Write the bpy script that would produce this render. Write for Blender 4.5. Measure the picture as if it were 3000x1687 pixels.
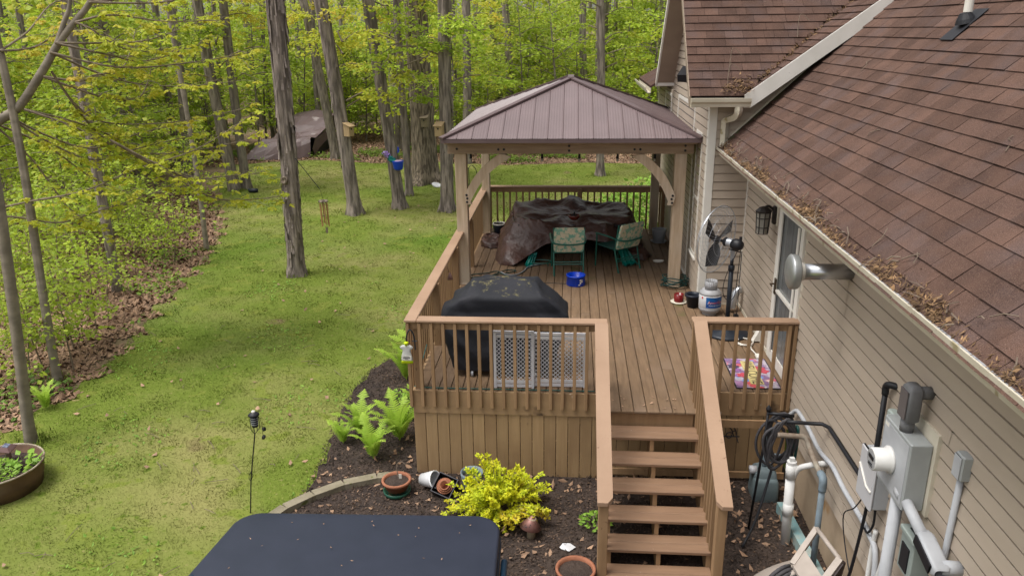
import bpy, math, random
import numpy as np
from mathutils import Vector, Matrix

for o in list(bpy.data.objects):
    bpy.data.objects.remove(o)
scene = bpy.context.scene
COL = scene.collection
R = math.radians

# ------------------------------------------------------------------ camera
CAM = Vector((0.0, 0.0, 4.1))            # deck floor is z = 0
PITCH, YAW, ROLL = 0.322593, 0.079891, 0.012833
FWD = Vector((-math.sin(YAW) * math.cos(PITCH), math.cos(YAW) * math.cos(PITCH), -math.sin(PITCH)))
RGT = Vector((math.cos(YAW), math.sin(YAW), 0.0))
DWN = FWD.cross(RGT)
c_, s_ = math.cos(ROLL), math.sin(ROLL)
RGT, DWN = c_ * RGT + s_ * DWN, -s_ * RGT + c_ * DWN
cd = bpy.data.cameras.new('camera')
cd.sensor_fit = 'HORIZONTAL'; cd.sensor_width = 36.0
cd.lens = 36.0 * 2259.4 / 3000.0
cd.clip_start = 0.1; cd.clip_end = 2000.0
cam = bpy.data.objects.new('camera', cd)
mw = Matrix((RGT, -DWN, -FWD)).transposed().to_4x4()
mw.translation = CAM
cam.matrix_world = mw
COL.objects.link(cam)
scene.camera = cam

# ------------------------------------------------------------------ sky and sun
SUN_DIR = Vector((0.36, 0.16, -1.0)).normalized()      # soft light from the upper left
to_sun = -SUN_DIR
elev = math.asin(to_sun.z)
azim = math.atan2(to_sun.x, to_sun.y)
world = bpy.data.worlds.new('World')
scene.world = world
world.use_nodes = True
wn, wl = world.node_tree.nodes, world.node_tree.links
wn.clear()
wo = wn.new('ShaderNodeOutputWorld'); wb = wn.new('ShaderNodeBackground')
sk = wn.new('ShaderNodeTexSky'); sk.sky_type = 'NISHITA'; sk.sun_disc = False
sk.sun_elevation = elev; sk.sun_rotation = azim
sk.air_density = 1.0; sk.dust_density = 4.0; sk.ozone_density = 1.0
hs = wn.new('ShaderNodeHueSaturation'); hs.inputs['Saturation'].default_value = 0.12   # thin even cloud
wl.new(sk.outputs[0], hs.inputs['Color']); wl.new(hs.outputs[0], wb.inputs['Color'])
wb.inputs['Strength'].default_value = 0.15
wl.new(wb.outputs[0], wo.inputs['Surface'])
sd = bpy.data.lights.new('sun', 'SUN'); sd.energy = 1.5; sd.angle = R(26); sd.color = (1.0, 0.96, 0.89)
sun = bpy.data.objects.new('sun', sd); COL.objects.link(sun)
sun.rotation_euler = SUN_DIR.to_track_quat('-Z', 'Y').to_euler()
vs = scene.view_settings
vs.view_transform = 'Standard'; vs.look = 'None'; vs.exposure = 0.6; vs.gamma = 1.0; vs.use_curve_mapping = False

# ------------------------------------------------------------------ scene helpers
ORG = {}
def thing(name, label, cat, loc=(0, 0, 0), group=None, rz=0.0):
    o = bpy.data.objects.new(name, None); COL.objects.link(o)
    o.empty_display_size = 0.2
    o.location = loc; o.rotation_euler = (0, 0, rz)
    o['label'] = label; o['category'] = cat
    if group: o['group'] = group
    ORG[o.name] = Vector(loc)
    return o
def tag(o, label, cat, group=None, kind=None):
    o['label'] = label; o['category'] = cat
    if group: o['group'] = group
    if kind: o['kind'] = kind
    return o

class MB:
    """collects geometry in world coordinates"""
    def __init__(s): s.v = []; s.f = []
    def add(s, vs_, fs):
        n = len(s.v); s.v += [tuple(p) for p in vs_]; s.f += [tuple(i + n for i in f) for f in fs]
        return s
    def box(s, a, b):
        x0, y0, z0 = a; x1, y1, z1 = b
        s.add([(x0,y0,z0),(x1,y0,z0),(x1,y1,z0),(x0,y1,z0),(x0,y0,z1),(x1,y0,z1),(x1,y1,z1),(x0,y1,z1)],
              [(3,2,1,0),(4,5,6,7),(0,1,5,4),(1,2,6,5),(2,3,7,6),(3,0,4,7)]); return s
    def bbox(s, a, b, r=0.01):
        """box with all edges chamfered by r"""
        x0, y0, z0 = a; x1, y1, z1 = b
        L = []
        def ring(z, i):
            return [(x0+i+r,y0+i,z),(x1-i-r,y0+i,z),(x1-i,y0+i+r,z),(x1-i,y1-i-r,z),(x1-i-r,y1-i,z),(x0+i+r,y1-i,z),(x0+i,y1-i-r,z),(x0+i,y0+i+r,z)]
        vs_ = ring(z0, r*.9) + ring(z0+r, 0) + ring(z1-r, 0) + ring(z1, r*.9)
        fs = [tuple(range(7,-1,-1)), tuple(range(24,32))]
        for k in range(3):
            for i in range(8):
                j = (i+1) % 8; fs.append((k*8+i, k*8+j, k*8+8+j, k*8+8+i))
        s.add(vs_, fs); return s
    def obox(s, c, ax, ay, az):
        """oriented box: centre and three half-axis vectors"""
        c, ax, ay, az = map(Vector, (c, ax, ay, az))
        P = [c + i*ax + j*ay + k*az for k in (-1,1) for i, j in ((-1,-1),(1,-1),(1,1),(-1,1))]
        s.add(P, [(3,2,1,0),(4,5,6,7),(0,1,5,4),(1,2,6,5),(2,3,7,6),(3,0,4,7)]); return s
    def bar(s, p0, p1, w, h, up=(0,0,1)):
        p0, p1, up = Vector(p0), Vector(p1), Vector(up)
        d = (p1-p0); L = d.length; d.normalize()
        sd_ = d.cross(up)
        if sd_.length < 1e-5: sd_ = Vector((1,0,0))
        sd_.normalize(); u = sd_.cross(d)
        return s.obox((p0+p1)/2, d*L/2, sd_*w/2, u*h/2)
    def tube(s, pts, r, n=8, cap=True):
        pts = [Vector(p) for p in pts]; m = len(pts)
        rs = r if hasattr(r, '__len__') else [r]*m
        t0 = (pts[1]-pts[0]).normalized()
        ref = Vector((0,0,1)) if abs(t0.z) < .9 else Vector((1,0,0))
        u = t0.cross(ref).normalized()
        vs_ = []
        for i, p in enumerate(pts):
            t = (pts[min(i+1,m-1)] - pts[max(i-1,0)])
            t = t.normalized() if t.length > 1e-9 else t0
            u = (u - t*u.dot(t))
            u = u.normalized() if u.length > 1e-6 else t.orthogonal().normalized()
            w = t.cross(u)
            for k in range(n):
                a = 2*math.pi*k/n; vs_.append(p + (u*math.cos(a) + w*math.sin(a))*rs[i])
        fs = []
        for i in range(m-1):
            for k in range(n):
                k2 = (k+1) % n; fs.append((i*n+k, i*n+k2, (i+1)*n+k2, (i+1)*n+k))
        if cap: fs += [tuple(range(n-1,-1,-1)), tuple(range((m-1)*n, m*n))]
        s.add(vs_, fs); return s
    def lathe(s, c, prof, n=24, axis=(0,0,1), ellipse=1.0):
        """profile: list of (radius, height) about an axis through c"""
        c = Vector(c); ax = Vector(axis).normalized()
        u = ax.orthogonal().normalized() if abs(ax.z) < .999 else Vector((1,0,0)); w = ax.cross(u)
        vs_ = []
        for r, h in prof:
            for k in range(n):
                a = 2*math.pi*k/n
                vs_.append(c + ax*h + u*(math.cos(a)*r) + w*(math.sin(a)*r*ellipse))
        fs = []
        for i in range(len(prof)-1):
            for k in range(n):
                k2 = (k+1) % n; fs.append((i*n+k, i*n+k2, (i+1)*n+k2, (i+1)*n+k))
        if prof[0][0] > 1e-6: fs.append(tuple(range(n-1,-1,-1)))
        if prof[-1][0] > 1e-6: fs.append(tuple(range((len(prof)-1)*n, len(prof)*n)))
        s.add(vs_, fs); return s
    def poly(s, pts): s.add(pts, [tuple(range(len(pts)))]); return s
    def prism(s, pts, off):
        n = len(pts); off = Vector(off)
        P = [Vector(p) for p in pts]
        fs = [tuple(range(n-1,-1,-1)), tuple(range(n,2*n))] + [(i,(i+1)%n,n+(i+1)%n,n+i) for i in range(n)]
        s.add(P + [p+off for p in P], fs); return s
    def grid(s, P):
        """P[i][j] points"""
        n, m = len(P), len(P[0])
        s.add([p for row in P for p in row], [(i*m+j, i*m+j+1, (i+1)*m+j+1, (i+1)*m+j) for i in range(n-1) for j in range(m-1)]); return s
    def xf(s, M_):
        s.v = [tuple(M_ @ Vector(p)) for p in s.v]; return s

def mk(name, v, f, mat, parent=None, smooth=False, local=False):
    """one mesh object; v in world coords (or local to the parent)"""
    me = bpy.data.meshes.new(name)
    off = Vector((0,0,0))
    if parent is not None and not local: off = ORG[parent.name]
    if off.length: v = [(p[0]-off.x, p[1]-off.y, p[2]-off.z) for p in v]
    me.from_pydata(v, [], f)
    me.validate(); 
    if mat is not None: me.materials.append(mat)
    if smooth: me.polygons.foreach_set('use_smooth', [True]*len(me.polygons))
    me.update()
    o = bpy.data.objects.new(name, me); COL.objects.link(o)
    if parent is not None:
        o.parent = parent
    ORG[o.name] = off.copy()
    return o
def part(name, mb, mat, parent=None, smooth=False, label=None, local=False):
    o = mk(name, mb.v, mb.f, mat, parent, smooth, local)
    if label: o['label'] = label
    return o
def solo(name, mb, mat, label, cat, group=None, smooth=False, kind=None, base=None):
    """a thing made of one mesh, its origin at its base"""
    b = Vector(base) if base else Vector((0,0,0))
    if not base:
        a = np.array(mb.v); b = Vector(((a[:,0].min()+a[:,0].max())/2, (a[:,1].min()+a[:,1].max())/2, a[:,2].min()))
    o = mk(name, [(p[0]-b.x,p[1]-b.y,p[2]-b.z) for p in mb.v], mb.f, mat, None, smooth)
    o.location = b; ORG[o.name] = b.copy()
    return tag(o, label, cat, group, kind)
def clone(src, parent, loc=None, rot=None, scale=None):
    c = src.copy(); COL.objects.link(c); c.parent = parent
    if loc is not None: c.location = loc
    if rot is not None: c.rotation_euler = rot
    if scale is not None: c.scale = scale
    ORG[c.name] = ORG.get(src.name, Vector((0,0,0))).copy()
    return c
def npmesh(name, V, F, mat, parent=None, tint=None, smooth=False):
    """big triangle or quad meshes from numpy arrays"""
    V = np.asarray(V, np.float32); F = np.asarray(F, np.int32)
    me = bpy.data.meshes.new(name)
    nf, k = F.shape
    me.vertices.add(len(V)); me.vertices.foreach_set('co', V.ravel())
    me.loops.add(nf*k); me.loops.foreach_set('vertex_index', F.ravel())
    me.polygons.add(nf); me.polygons.foreach_set('loop_start', np.arange(0, nf*k, k, dtype=np.int32))
    if smooth: me.polygons.foreach_set('use_smooth', np.ones(nf, bool))
    me.update(calc_edges=True)
    if tint is not None:
        at = me.attributes.new('tint', 'FLOAT', 'POINT'); at.data.foreach_set('value', np.asarray(tint, np.float32))
    me.materials.append(mat)
    o = bpy.data.objects.new(name, me); COL.objects.link(o)
    if parent is not None: o.parent = parent
    ORG[o.name] = Vector((0,0,0))
    return o
def text_geo(body, size=1.0):
    cu = bpy.data.curves.new('lettering', 'FONT'); cu.body = body; cu.size = size; cu.align_x = 'CENTER'; cu.align_y = 'CENTER'
    o = bpy.data.objects.new('lettering', cu); COL.objects.link(o)
    dg = bpy.context.evaluated_depsgraph_get()
    me = o.evaluated_get(dg).to_mesh()
    v = [tuple(p.co) for p in me.vertices]; f = [tuple(p.vertices) for p in me.polygons]
    o.evaluated_get(dg).to_mesh_clear()
    bpy.data.objects.remove(o); bpy.data.curves.remove(cu)
    return v, f
def smoothpts(P, k=4):
    """Catmull-Rom through control points"""
    P = [Vector(p) for p in P]; out = []
    for i in range(len(P)-1):
        p0, p1, p2, p3 = P[max(i-1,0)], P[i], P[i+1], P[min(i+2,len(P)-1)]
        for j in range(k):
            t = j/k
            out.append(0.5*((2*p1) + (p2-p0)*t + (2*p0-5*p1+4*p2-p3)*t*t + (3*p1-p0-3*p2+p3)*t**3))
    out.append(P[-1]); return out

# ------------------------------------------------------------------ materials
def M(name, c1, c2=None, scale=4.0, stretch=(1,1,1), rough=.7, bump=.15, bscale=None, metal=0.0, rand=0.0,
      world=False, spots=None, detail=5.0, spec=.35, c3=None, s3=.6, lo=.35, hi=.65, bdist=.01, bstretch=None, tint=0.0, coat=0.0):
    m = bpy.data.materials.new(name); m.use_nodes = True
    n, l = m.node_tree.nodes, m.node_tree.links
    b = n['Principled BSDF']
    b.inputs['Roughness'].default_value = rough; b.inputs['Metallic'].default_value = metal
    b.inputs['Specular IOR Level'].default_value = spec
    b.inputs['Coat Weight'].default_value = coat
    if world:
        co = n.new('ShaderNodeNewGeometry').outputs['Position']
    else:
        co = n.new('ShaderNodeTexCoord').outputs['Object']
    oi = n.new('ShaderNodeObjectInfo')
    off = n.new('ShaderNodeVectorMath'); off.operation = 'MULTIPLY_ADD'
    l.new(oi.outputs['Random'], off.inputs[0]); off.inputs[1].default_value = (0,0,0) if world else (31.7, 17.3, 23.1); l.new(co, off.inputs[2])
    co = off.outputs[0]
    def noise(sc, st=(1,1,1), det=detail):
        mp = n.new('ShaderNodeMapping'); mp.inputs['Scale'].default_value = st; l.new(co, mp.inputs[0])
        t = n.new('ShaderNodeTexNoise'); t.inputs['Scale'].default_value = sc; t.inputs['Detail'].default_value = det; l.new(mp.outputs[0], t.inputs['Vector'])
        return t.outputs['Fac']
    def ramp(fac, a, bb):
        r = n.new('ShaderNodeMapRange'); r.inputs['From Min'].default_value = a; r.inputs['From Max'].default_value = bb; l.new(fac, r.inputs['Value']); return r.outputs[0]
    def mix(fac, a, bb, mode='MIX'):
        x = n.new('ShaderNodeMix'); x.data_type = 'RGBA'; x.blend_type = mode
        for sock, val in ((x.inputs['Factor'], fac), (x.inputs['A'], a), (x.inputs['B'], bb)):
            if hasattr(val, 'is_output'): l.new(val, sock)
            elif isinstance(val, (int, float)): sock.default_value = val
            else: sock.default_value = (*val, 1)
        return x.outputs['Result']
    col = tuple(c1)
    if c2 is not None:
        col = mix(ramp(noise(scale, stretch), lo, hi), c1, c2)
    if c3 is not None:
        col = mix(ramp(noise(scale*s3*.37, (1,1,1), 4), .5, .72), col, c3)
    for (sc, thr, cc) in (spots or []):
        col = mix(ramp(noise(sc, (1,1,1), 3), thr, thr+.06), col, cc)
    if tint:
        at = n.new('ShaderNodeAttribute'); at.attribute_name = 'tint'
        k = n.new('ShaderNodeMath'); k.operation = 'MULTIPLY_ADD'; l.new(at.outputs['Fac'], k.inputs[0]); k.inputs[1].default_value = 2*tint; k.inputs[2].default_value = 1-tint
        h = n.new('ShaderNodeHueSaturation'); l.new(k.outputs[0], h.inputs['Value'])
        if hasattr(col, 'is_output'): l.new(col, h.inputs['Color'])
        else: h.inputs['Color'].default_value = (*col, 1)
        col = h.outputs[0]
    if rand:
        k = n.new('ShaderNodeMath'); k.operation = 'MULTIPLY_ADD'; l.new(oi.outputs['Random'], k.inputs[0]); k.inputs[1].default_value = 2*rand; k.inputs[2].default_value = 1-rand
        h = n.new('ShaderNodeHueSaturation'); l.new(k.outputs[0], h.inputs['Value'])
        if hasattr(col, 'is_output'): l.new(col, h.inputs['Color'])
        else: h.inputs['Color'].default_value = (*col, 1)
        col = h.outputs[0]
    if hasattr(col, 'is_output'): l.new(col, b.inputs['Base Color'])
    else: b.inputs['Base Color'].default_value = (*col, 1)
    if bump:
        bp = n.new('ShaderNodeBump'); bp.inputs['Strength'].default_value = bump; bp.inputs['Distance'].default_value = bdist
        l.new(noise(bscale or scale*3, bstretch or stretch, 6), bp.inputs['Height']); l.new(bp.outputs[0], b.inputs['Normal'])
    return m
def leafmat(name, cols, trans=.38, rough=.55, s1=6.0, s2=.9, rand=.12, world=False):
    """thin leaves: diffuse plus light passing through"""
    m = bpy.data.materials.new(name); m.use_nodes = True
    n, l = m.node_tree.nodes, m.node_tree.links
    b = n['Principled BSDF']; out = n['Material Output']
    b.inputs['Roughness'].default_value = rough; b.inputs['Specular IOR Level'].default_value = .25
    co = n.new('ShaderNodeNewGeometry').outputs['Position'] if world else n.new('ShaderNodeTexCoord').outputs['Object']
    oi = n.new('ShaderNodeObjectInfo')
    def noise(sc):
        t = n.new('ShaderNodeTexNoise'); t.inputs['Scale'].default_value = sc; t.inputs['Detail'].default_value = 3; l.new(co, t.inputs['Vector']); return t.outputs['Fac']
    def mr(f, a, bb):
        r = n.new('ShaderNodeMapRange'); r.inputs['From Min'].default_value = a; r.inputs['From Max'].default_value = bb; l.new(f, r.inputs['Value']); return r.outputs[0]
    def mix(f, a, bb):
        x = n.new('ShaderNodeMix'); x.data_type = 'RGBA'; l.new(f, x.inputs['Factor'])
        for sk_, v in ((x.inputs['A'], a), (x.inputs['B'], bb)):
            if hasattr(v, 'is_output'): l.new(v, sk_)
            else: sk_.default_value = (*v, 1)
        return x.outputs['Result']
    col = mix(mr(noise(s1), .38, .62), cols[0], cols[1])
    if len(cols) > 2: col = mix(mr(noise(s2), .52, .68), col, cols[2])
    k = n.new('ShaderNodeMath'); k.operation = 'MULTIPLY_ADD'; l.new(oi.outputs['Random'], k.inputs[0]); k.inputs[1].default_value = 2*rand; k.inputs[2].default_value = 1-rand
    h = n.new('ShaderNodeHueSaturation'); l.new(k.outputs[0], h.inputs['Value']); l.new(col, h.inputs['Color']); col = h.outputs[0]
    l.new(col, b.inputs['Base Color'])
    tr = n.new('ShaderNodeBsdfTranslucent'); l.new(col, tr.inputs['Color'])
    ms = n.new('ShaderNodeMixShader'); ms.inputs[0].default_value = trans
    l.new(b.outputs[0], ms.inputs[1]); l.new(tr.outputs[0], ms.inputs[2]); l.new(ms.outputs[0], out.inputs['Surface'])
    return m

m_deck   = M('deck_stain', (.195,.125,.073), (.140,.089,.052), 3.0, (9,1,9), .66, .25, 9, rand=.06, c3=(.19,.128,.084), s3=1.0, spots=[(1.3,.69,(.12,.10,.042)),(38,.70,(.07,.045,.03))], spec=.3)
m_cap    = M('rail_cap_paint', (.36,.235,.155), (.30,.19,.122), 1.6, (1,1,1), .66, .2, 30, rand=.04, spots=[(23,.69,(.22,.13,.08)),(6,.71,(.26,.165,.105))])
m_rail   = M('rail_paint', (.335,.21,.112), (.27,.165,.086), 3.0, (5,5,.6), .68, .25, 22, rand=.10, spots=[(9,.70,(.17,.10,.052))])
m_skirt  = M('skirt_paint', (.37,.245,.128), (.315,.205,.104), 2.5, (6,6,.5), .70, .3, 16, rand=.08, spots=[(7,.72,(.16,.095,.05))], c3=(.25,.155,.08), s3=1.2)
m_rim    = M('rim_paint', (.345,.225,.12), (.29,.185,.098), 2.5, (1,3,3), .66, .2, 14, spots=[(3.1,.63,(.10,.062,.035)),(5.0,.69,(.58,.52,.46))])
m_tread  = M('tread_paint', (.245,.148,.090), (.205,.122,.074), 2.4, (1,6,6), .55, .15, 14, rand=.06, spots=[(27,.74,(.42,.33,.27))])
m_under  = M('shaded_soil', (.05,.038,.03), (.035,.027,.022), 5, rough=.95)  # soil with the shade below the deck put into its colour; no mesh uses it
m_cedar  = M('cedar', (.50,.39,.28), (.385,.285,.19), 3.0, (7,7,.7), .72, .25, 10, rand=.08, c3=(.44,.37,.29), s3=1.0)
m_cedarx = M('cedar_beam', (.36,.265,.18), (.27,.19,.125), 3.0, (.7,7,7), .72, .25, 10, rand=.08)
m_metal_roof = M('brown_steel_roofing', (.172,.126,.126), (.148,.108,.108), 1.5, rough=.40, bump=.04, rand=.03, spec=.5, spots=[(11,.76,(.30,.26,.22))])
m_roof_trim = M('brown_steel_trim', (.12,.082,.082), (.10,.068,.068), 2, rough=.45, bump=.05)
m_bolt   = M('black_bolt', (.012,.012,.015), rough=.5, bump=0)
m_siding = M('vinyl_siding', (.425,.352,.280), (.39,.322,.256), 1.2, (1,1,3), .55, .06, 25, rand=.025)
m_white  = M('white_trim', (.72,.69,.63), (.64,.61,.55), 2.5, rough=.5, bump=.05)
m_cream  = M('cream_gutter', (.60,.55,.45), (.52,.47,.37), 3, rough=.45, bump=.05, spots=[(7,.63,(.33,.28,.17))])
m_fascia = M('white_fascia', (.70,.675,.63), (.62,.60,.55), 3, rough=.5, bump=.04, spots=[(16,.71,(.25,.22,.2))])
m_soffit = M('brown_soffit', (.30,.235,.175), (.26,.20,.15), 3, rough=.55)
m_shingle= M('asphalt_shingle', (.115,.068,.052), (.080,.049,.039), 3.4, (1,1,1), .95, .5, 170, world=True, tint=.15, c3=(.098,.068,.062), s3=2.2, spec=.06, spots=[(150,.56,(.15,.097,.077)),(110,.62,(.05,.033,.029))])
m_shbase = M('shingle_felt', (.05,.032,.028), (.04,.026,.024), 6, rough=.9)
m_moss   = M('moss', (.07,.075,.02), (.05,.04,.02), 20, rough=.95, bump=.5)
m_glass  = M('dark_window_glass', (.02,.023,.026), rough=.04, bump=0, spec=.8)
m_blind  = M('window_blinds', (.16,.17,.17), (.07,.075,.08), 3, (1,24,.05), .25, 0, spec=.6)
m_found  = M('parged_foundation', (.47,.355,.245), (.40,.30,.205), 3, rough=.9, bump=.25, bscale=30, spots=[(2.2,.60,(.36,.21,.09))])
def turf(name, bump, k):
    q = lambda *c: tuple(x*k for x in c)
    return M(name, q(.150,.198,.032), q(.275,.262,.092), .38, rough=.95, bump=bump, bscale=22, world=True, c3=q(.095,.165,.018), s3=1.4,
             spots=[(.62,.70,q(.20,.155,.075)), (3.1,.58,q(.19,.225,.042)), (7.0,.62,q(.13,.18,.026)), (19,.63,q(.26,.25,.085))], detail=7, lo=.42, hi=.66, spec=.1)
m_lawn   = turf('lawn_soil', .15, .86)
m_grass  = turf('grass_blades', 0, 1.02)
m_floor  = M('leaf_litter', (.24,.155,.10), (.13,.085,.056), 1.6, rough=.95, bump=.9, bscale=14, world=True, detail=9, bdist=.04, c3=(.085,.095,.03), s3=.45)
m_mulch  = M('dark_mulch', (.058,.040,.031), (.034,.024,.020), 5, rough=.95, bump=1.0, bscale=26, world=True, bdist=.03, detail=8)
m_chip   = M('mulch_chips', (.11,.072,.05), (.04,.028,.022), 1.0, rough=.9, bump=0, world=True, tint=.6)
m_deadleaf = M('dead_leaves', (.33,.21,.135), (.20,.12,.075), 2.2, rough=.85, bump=0, world=True, tint=.42)
m_twig   = M('grey_twigs', (.20,.155,.115), (.13,.095,.07), 8, rough=.9, bump=0, world=True)
m_needle = M('gutter_debris', (.25,.15,.075), (.11,.068,.036), 6, rough=.95, bump=0, world=True, tint=.5)
def barkmat(name, c1, c2, sc, st, bump=.8, spots=None, bd=.05):
    return M(name, c1, c2, sc, st, .92, bump, sc*1.6, bdist=bd, spots=spots, rand=.10, detail=7, lo=.38, hi=.6)
m_shag   = barkmat('shaggy_grey_bark', (.31,.255,.222), (.12,.097,.084), 5.0, (2.2,2.2,.35), 1.0)
m_oak    = barkmat('furrowed_oak_bark', (.27,.215,.16), (.085,.066,.048), 7.0, (2.4,2.4,.42), 1.0)
m_smooth = barkmat('smooth_maple_bark', (.27,.23,.18), (.18,.152,.118), 4.0, (1,1,1.6), .35, bd=.02)
m_bark   = barkmat('brown_bark', (.29,.245,.205), (.14,.115,.097), 6.0, (2,2,.4), .9)
m_limb   = M('thin_twig_bark', (.25,.20,.145), (.15,.117,.082), 12, rough=.9, bump=.2)
m_leafA  = leafmat('spring_leaves', [(.43,.53,.055),(.29,.41,.04),(.52,.51,.06)], .45, .5, 5.0, .8, .16)
m_leafB  = leafmat('young_maple_leaves', [(.58,.55,.06),(.46,.54,.055),(.60,.46,.07)], .50, .5, 4.0, .55, .10)
m_leafF  = leafmat('far_leaves', [(.48,.54,.08),(.31,.42,.05),(.58,.54,.10)], .45, .55, .55, .12, .05, True)
m_leafG  = leafmat('ground_leaves', [(.18,.29,.04),(.26,.38,.05),(.12,.21,.035)], .35, .5, 4, .8, .1, True)
m_fern   = leafmat('fern_fronds', [(.37,.55,.07),(.46,.62,.09),(.27,.45,.05)], .4, .5, 5, 1.2, .08)
m_spirea = leafmat('golden_spirea', [(.74,.73,.035),(.58,.66,.04),(.76,.56,.06)], .38, .5, 7, 3.0, 0)
m_plant  = leafmat('garden_leaves', [(.20,.36,.05),(.29,.46,.06),(.15,.27,.04)], .35, .45, 5, 1.0, .1)

# ------------------------------------------------------------------ ground
GZ = -1.17
def struct(o): o['kind'] = 'structure'; return o
g = MB()
N = 60
P = []
for i in range(N+1):
    row = []
    for j in range(N+1):
        x = -260 + 520*i/N; y = -120 + 520*j/N
        d = max(0, math.hypot(x, y-10) - 60)
        row.append((x, y, GZ + 0.0 if d == 0 else GZ + 0.012*d + .6*math.sin(x*.05)*min(1, d/30)))
    P.append(row)
g.grid(P)
struct(part('woodland_ground', g, m_floor))
LAWN = [(-8.3,-6),(-8.2,7.0),(-7.9,9.3),(-7.66,10.57),(-7.9,11.9),(-8.17,13.2),(-8.5,14.8),(-8.8,16.5),(-9.2,18.2),(-9.6,19.6),(-10.4,21.6),(-12.2,25.2),(-13.6,28.5),
        (-14.2,31.6),(-11.3,32.9),(-8.5,32.0),(-5.5,32.3),(-2.6,31.5),(.3,32.2),(3.2,31.8),(7,32.6),(14,33.0),(24,33),(24,-6)]
rng = random.Random(5)
lp = []
for i in range(len(LAWN)):
    a, b = Vector((*LAWN[i],0)), Vector((*LAWN[(i+1)%len(LAWN)],0))
    k = max(1, int((b-a).length/.35)) if i < 22 else 1
    for j in range(k):
        p = a.lerp(b, j/k)
        if i < 22: p += Vector((rng.uniform(-.16,.16), rng.uniform(-.16,.16), 0))
        lp.append((p.x, p.y, GZ+.012))
struct(part('lawn', MB().poly(lp), m_lawn))
BED = [(-2.1,14.2),(-2.45,12.9),(-2.9,12.1),(-3.2,11.3),(-3.3,10.5),(-3.28,9.77),(-3.2,8.9),(-3.11,8.2),(-3.16,7.7),(-3.42,7.2),(-3.3,6.4),(-2.9,5.2),(-2.2,3.6),(-.2,3.2),(.2,-4),(2.7,-4),(2.7,14.2)]
bp = []
for i in range(len(BED)):
    a, b = Vector((*BED[i],0)), Vector((*BED[(i+1)%len(BED)],0))
    k = max(1, int((b-a).length/.15)) if i < 13 else 1
    for j in range(k):
        p = a.lerp(b, j/k)
        if i < 13: p += Vector((rng.uniform(-.06,.06), rng.uniform(-.06,.06), 0))
        bp.append((p.x, p.y, GZ+.024))
struct(part('mulch_bed', MB().poly(bp), m_mulch))
def inside(poly, x, y):
    """vectorised point in polygon"""
    r = np.zeros(len(x), bool); n = len(poly)
    for i in range(n):
        x0, y0 = poly[i][:2]; x1, y1 = poly[(i+1)%n][:2]
        c = ((y0 > y) != (y1 > y)) & (x < (x1-x0)*(y-y0)/((y1-y0) if y1 != y0 else 1e-9) + x0)
        r ^= c
    return r
nr = np.random.RandomState(11)

# ------------------------------------------------------------------ deck
YF, YR, XL = 8.295, 16.40, -1.905
deck = thing('deck', 'raised brown stained wooden deck with railings, board skirt and front stairs', 'deck', (0, 12, GZ))
fr = MB()
for y in np.arange(8.8, 16.3, .6): fr.box((-1.86, y, -.24), (2.60, y+.04, -.035))
floor_ = part('floor', fr, m_rail, deck)
pitch = .1445
bx = -1.862
bmesh = {}
i = 0
while bx < 2.60:
    x1 = min(bx+.1375, 2.605)
    y0 = 7.90 if .40 < bx+.07 < 1.45 else (8.352 if bx < .4 else 8.475)
    jy = 8.9 + (i*2.37) % 6.2
    for (a, b) in ((y0, jy-.003), (jy+.003, 16.36)):
        part('deck_board', MB().bbox((bx, a, -.03), (x1, b, 0), .006), m_deck, floor_)
    bx += pitch; i += 1
# rim boards and skirt
rim = MB()
rim.box((XL+.02, 8.313, -.30), (.40, 8.350, -.006)); rim.box((1.44, 8.438, -.30), (2.61, 8.472, -.006))
rim.box((XL+.018, 8.352, -.30), (XL+.048, YR, -.006)); rim.box((XL+.05, 16.362, -.30), (2.0, 16.40, -.006))
part('rim_board', rim, m_rim, deck)
lrim = MB().box((.445, 7.935, -.20), (1.40, 7.968, -.032)); lrim.box((.40, 7.97, -.22), (.437, 8.31, -.032)); lrim.box((1.405, 7.97, -.22), (1.438, 8.43, -.032))
part('landing_rim', lrim, m_rail, deck)
skirt = part('skirt', MB().box((-1.86, 8.352, -.42), (2.60, 8.38, -.32)).box((-1.86, 8.352, -1.1), (2.60, 8.38, -1.02)), m_rail, deck)
sk0 = None
x = -1.888
while x < .36:
    if sk0 is None:
        sk0 = part('skirt_board', MB().bbox((x, 8.329, -1.22), (x+.139, 8.350, -.302), .004), m_skirt, skirt); x0_ = x
    else: clone(sk0, skirt, (x-x0_, 0, 0))
    x += .1447
x = .44
while x < 2.5:
    clone(sk0, skirt, (x-x0_, .065 if x < 1.3 else .118, 0)); x += .1447
sk1 = None; y = 8.42
while y < 16.3:
    if sk1 is None:
        sk1 = part('skirt_board', MB().bbox((XL+.03, y, -1.22), (XL+.046, y+.139, -.302), .004), m_skirt, skirt); y0_ = y
    else: clone(sk1, skirt, (0, y-y0_, 0))
    y += .1447
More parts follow.
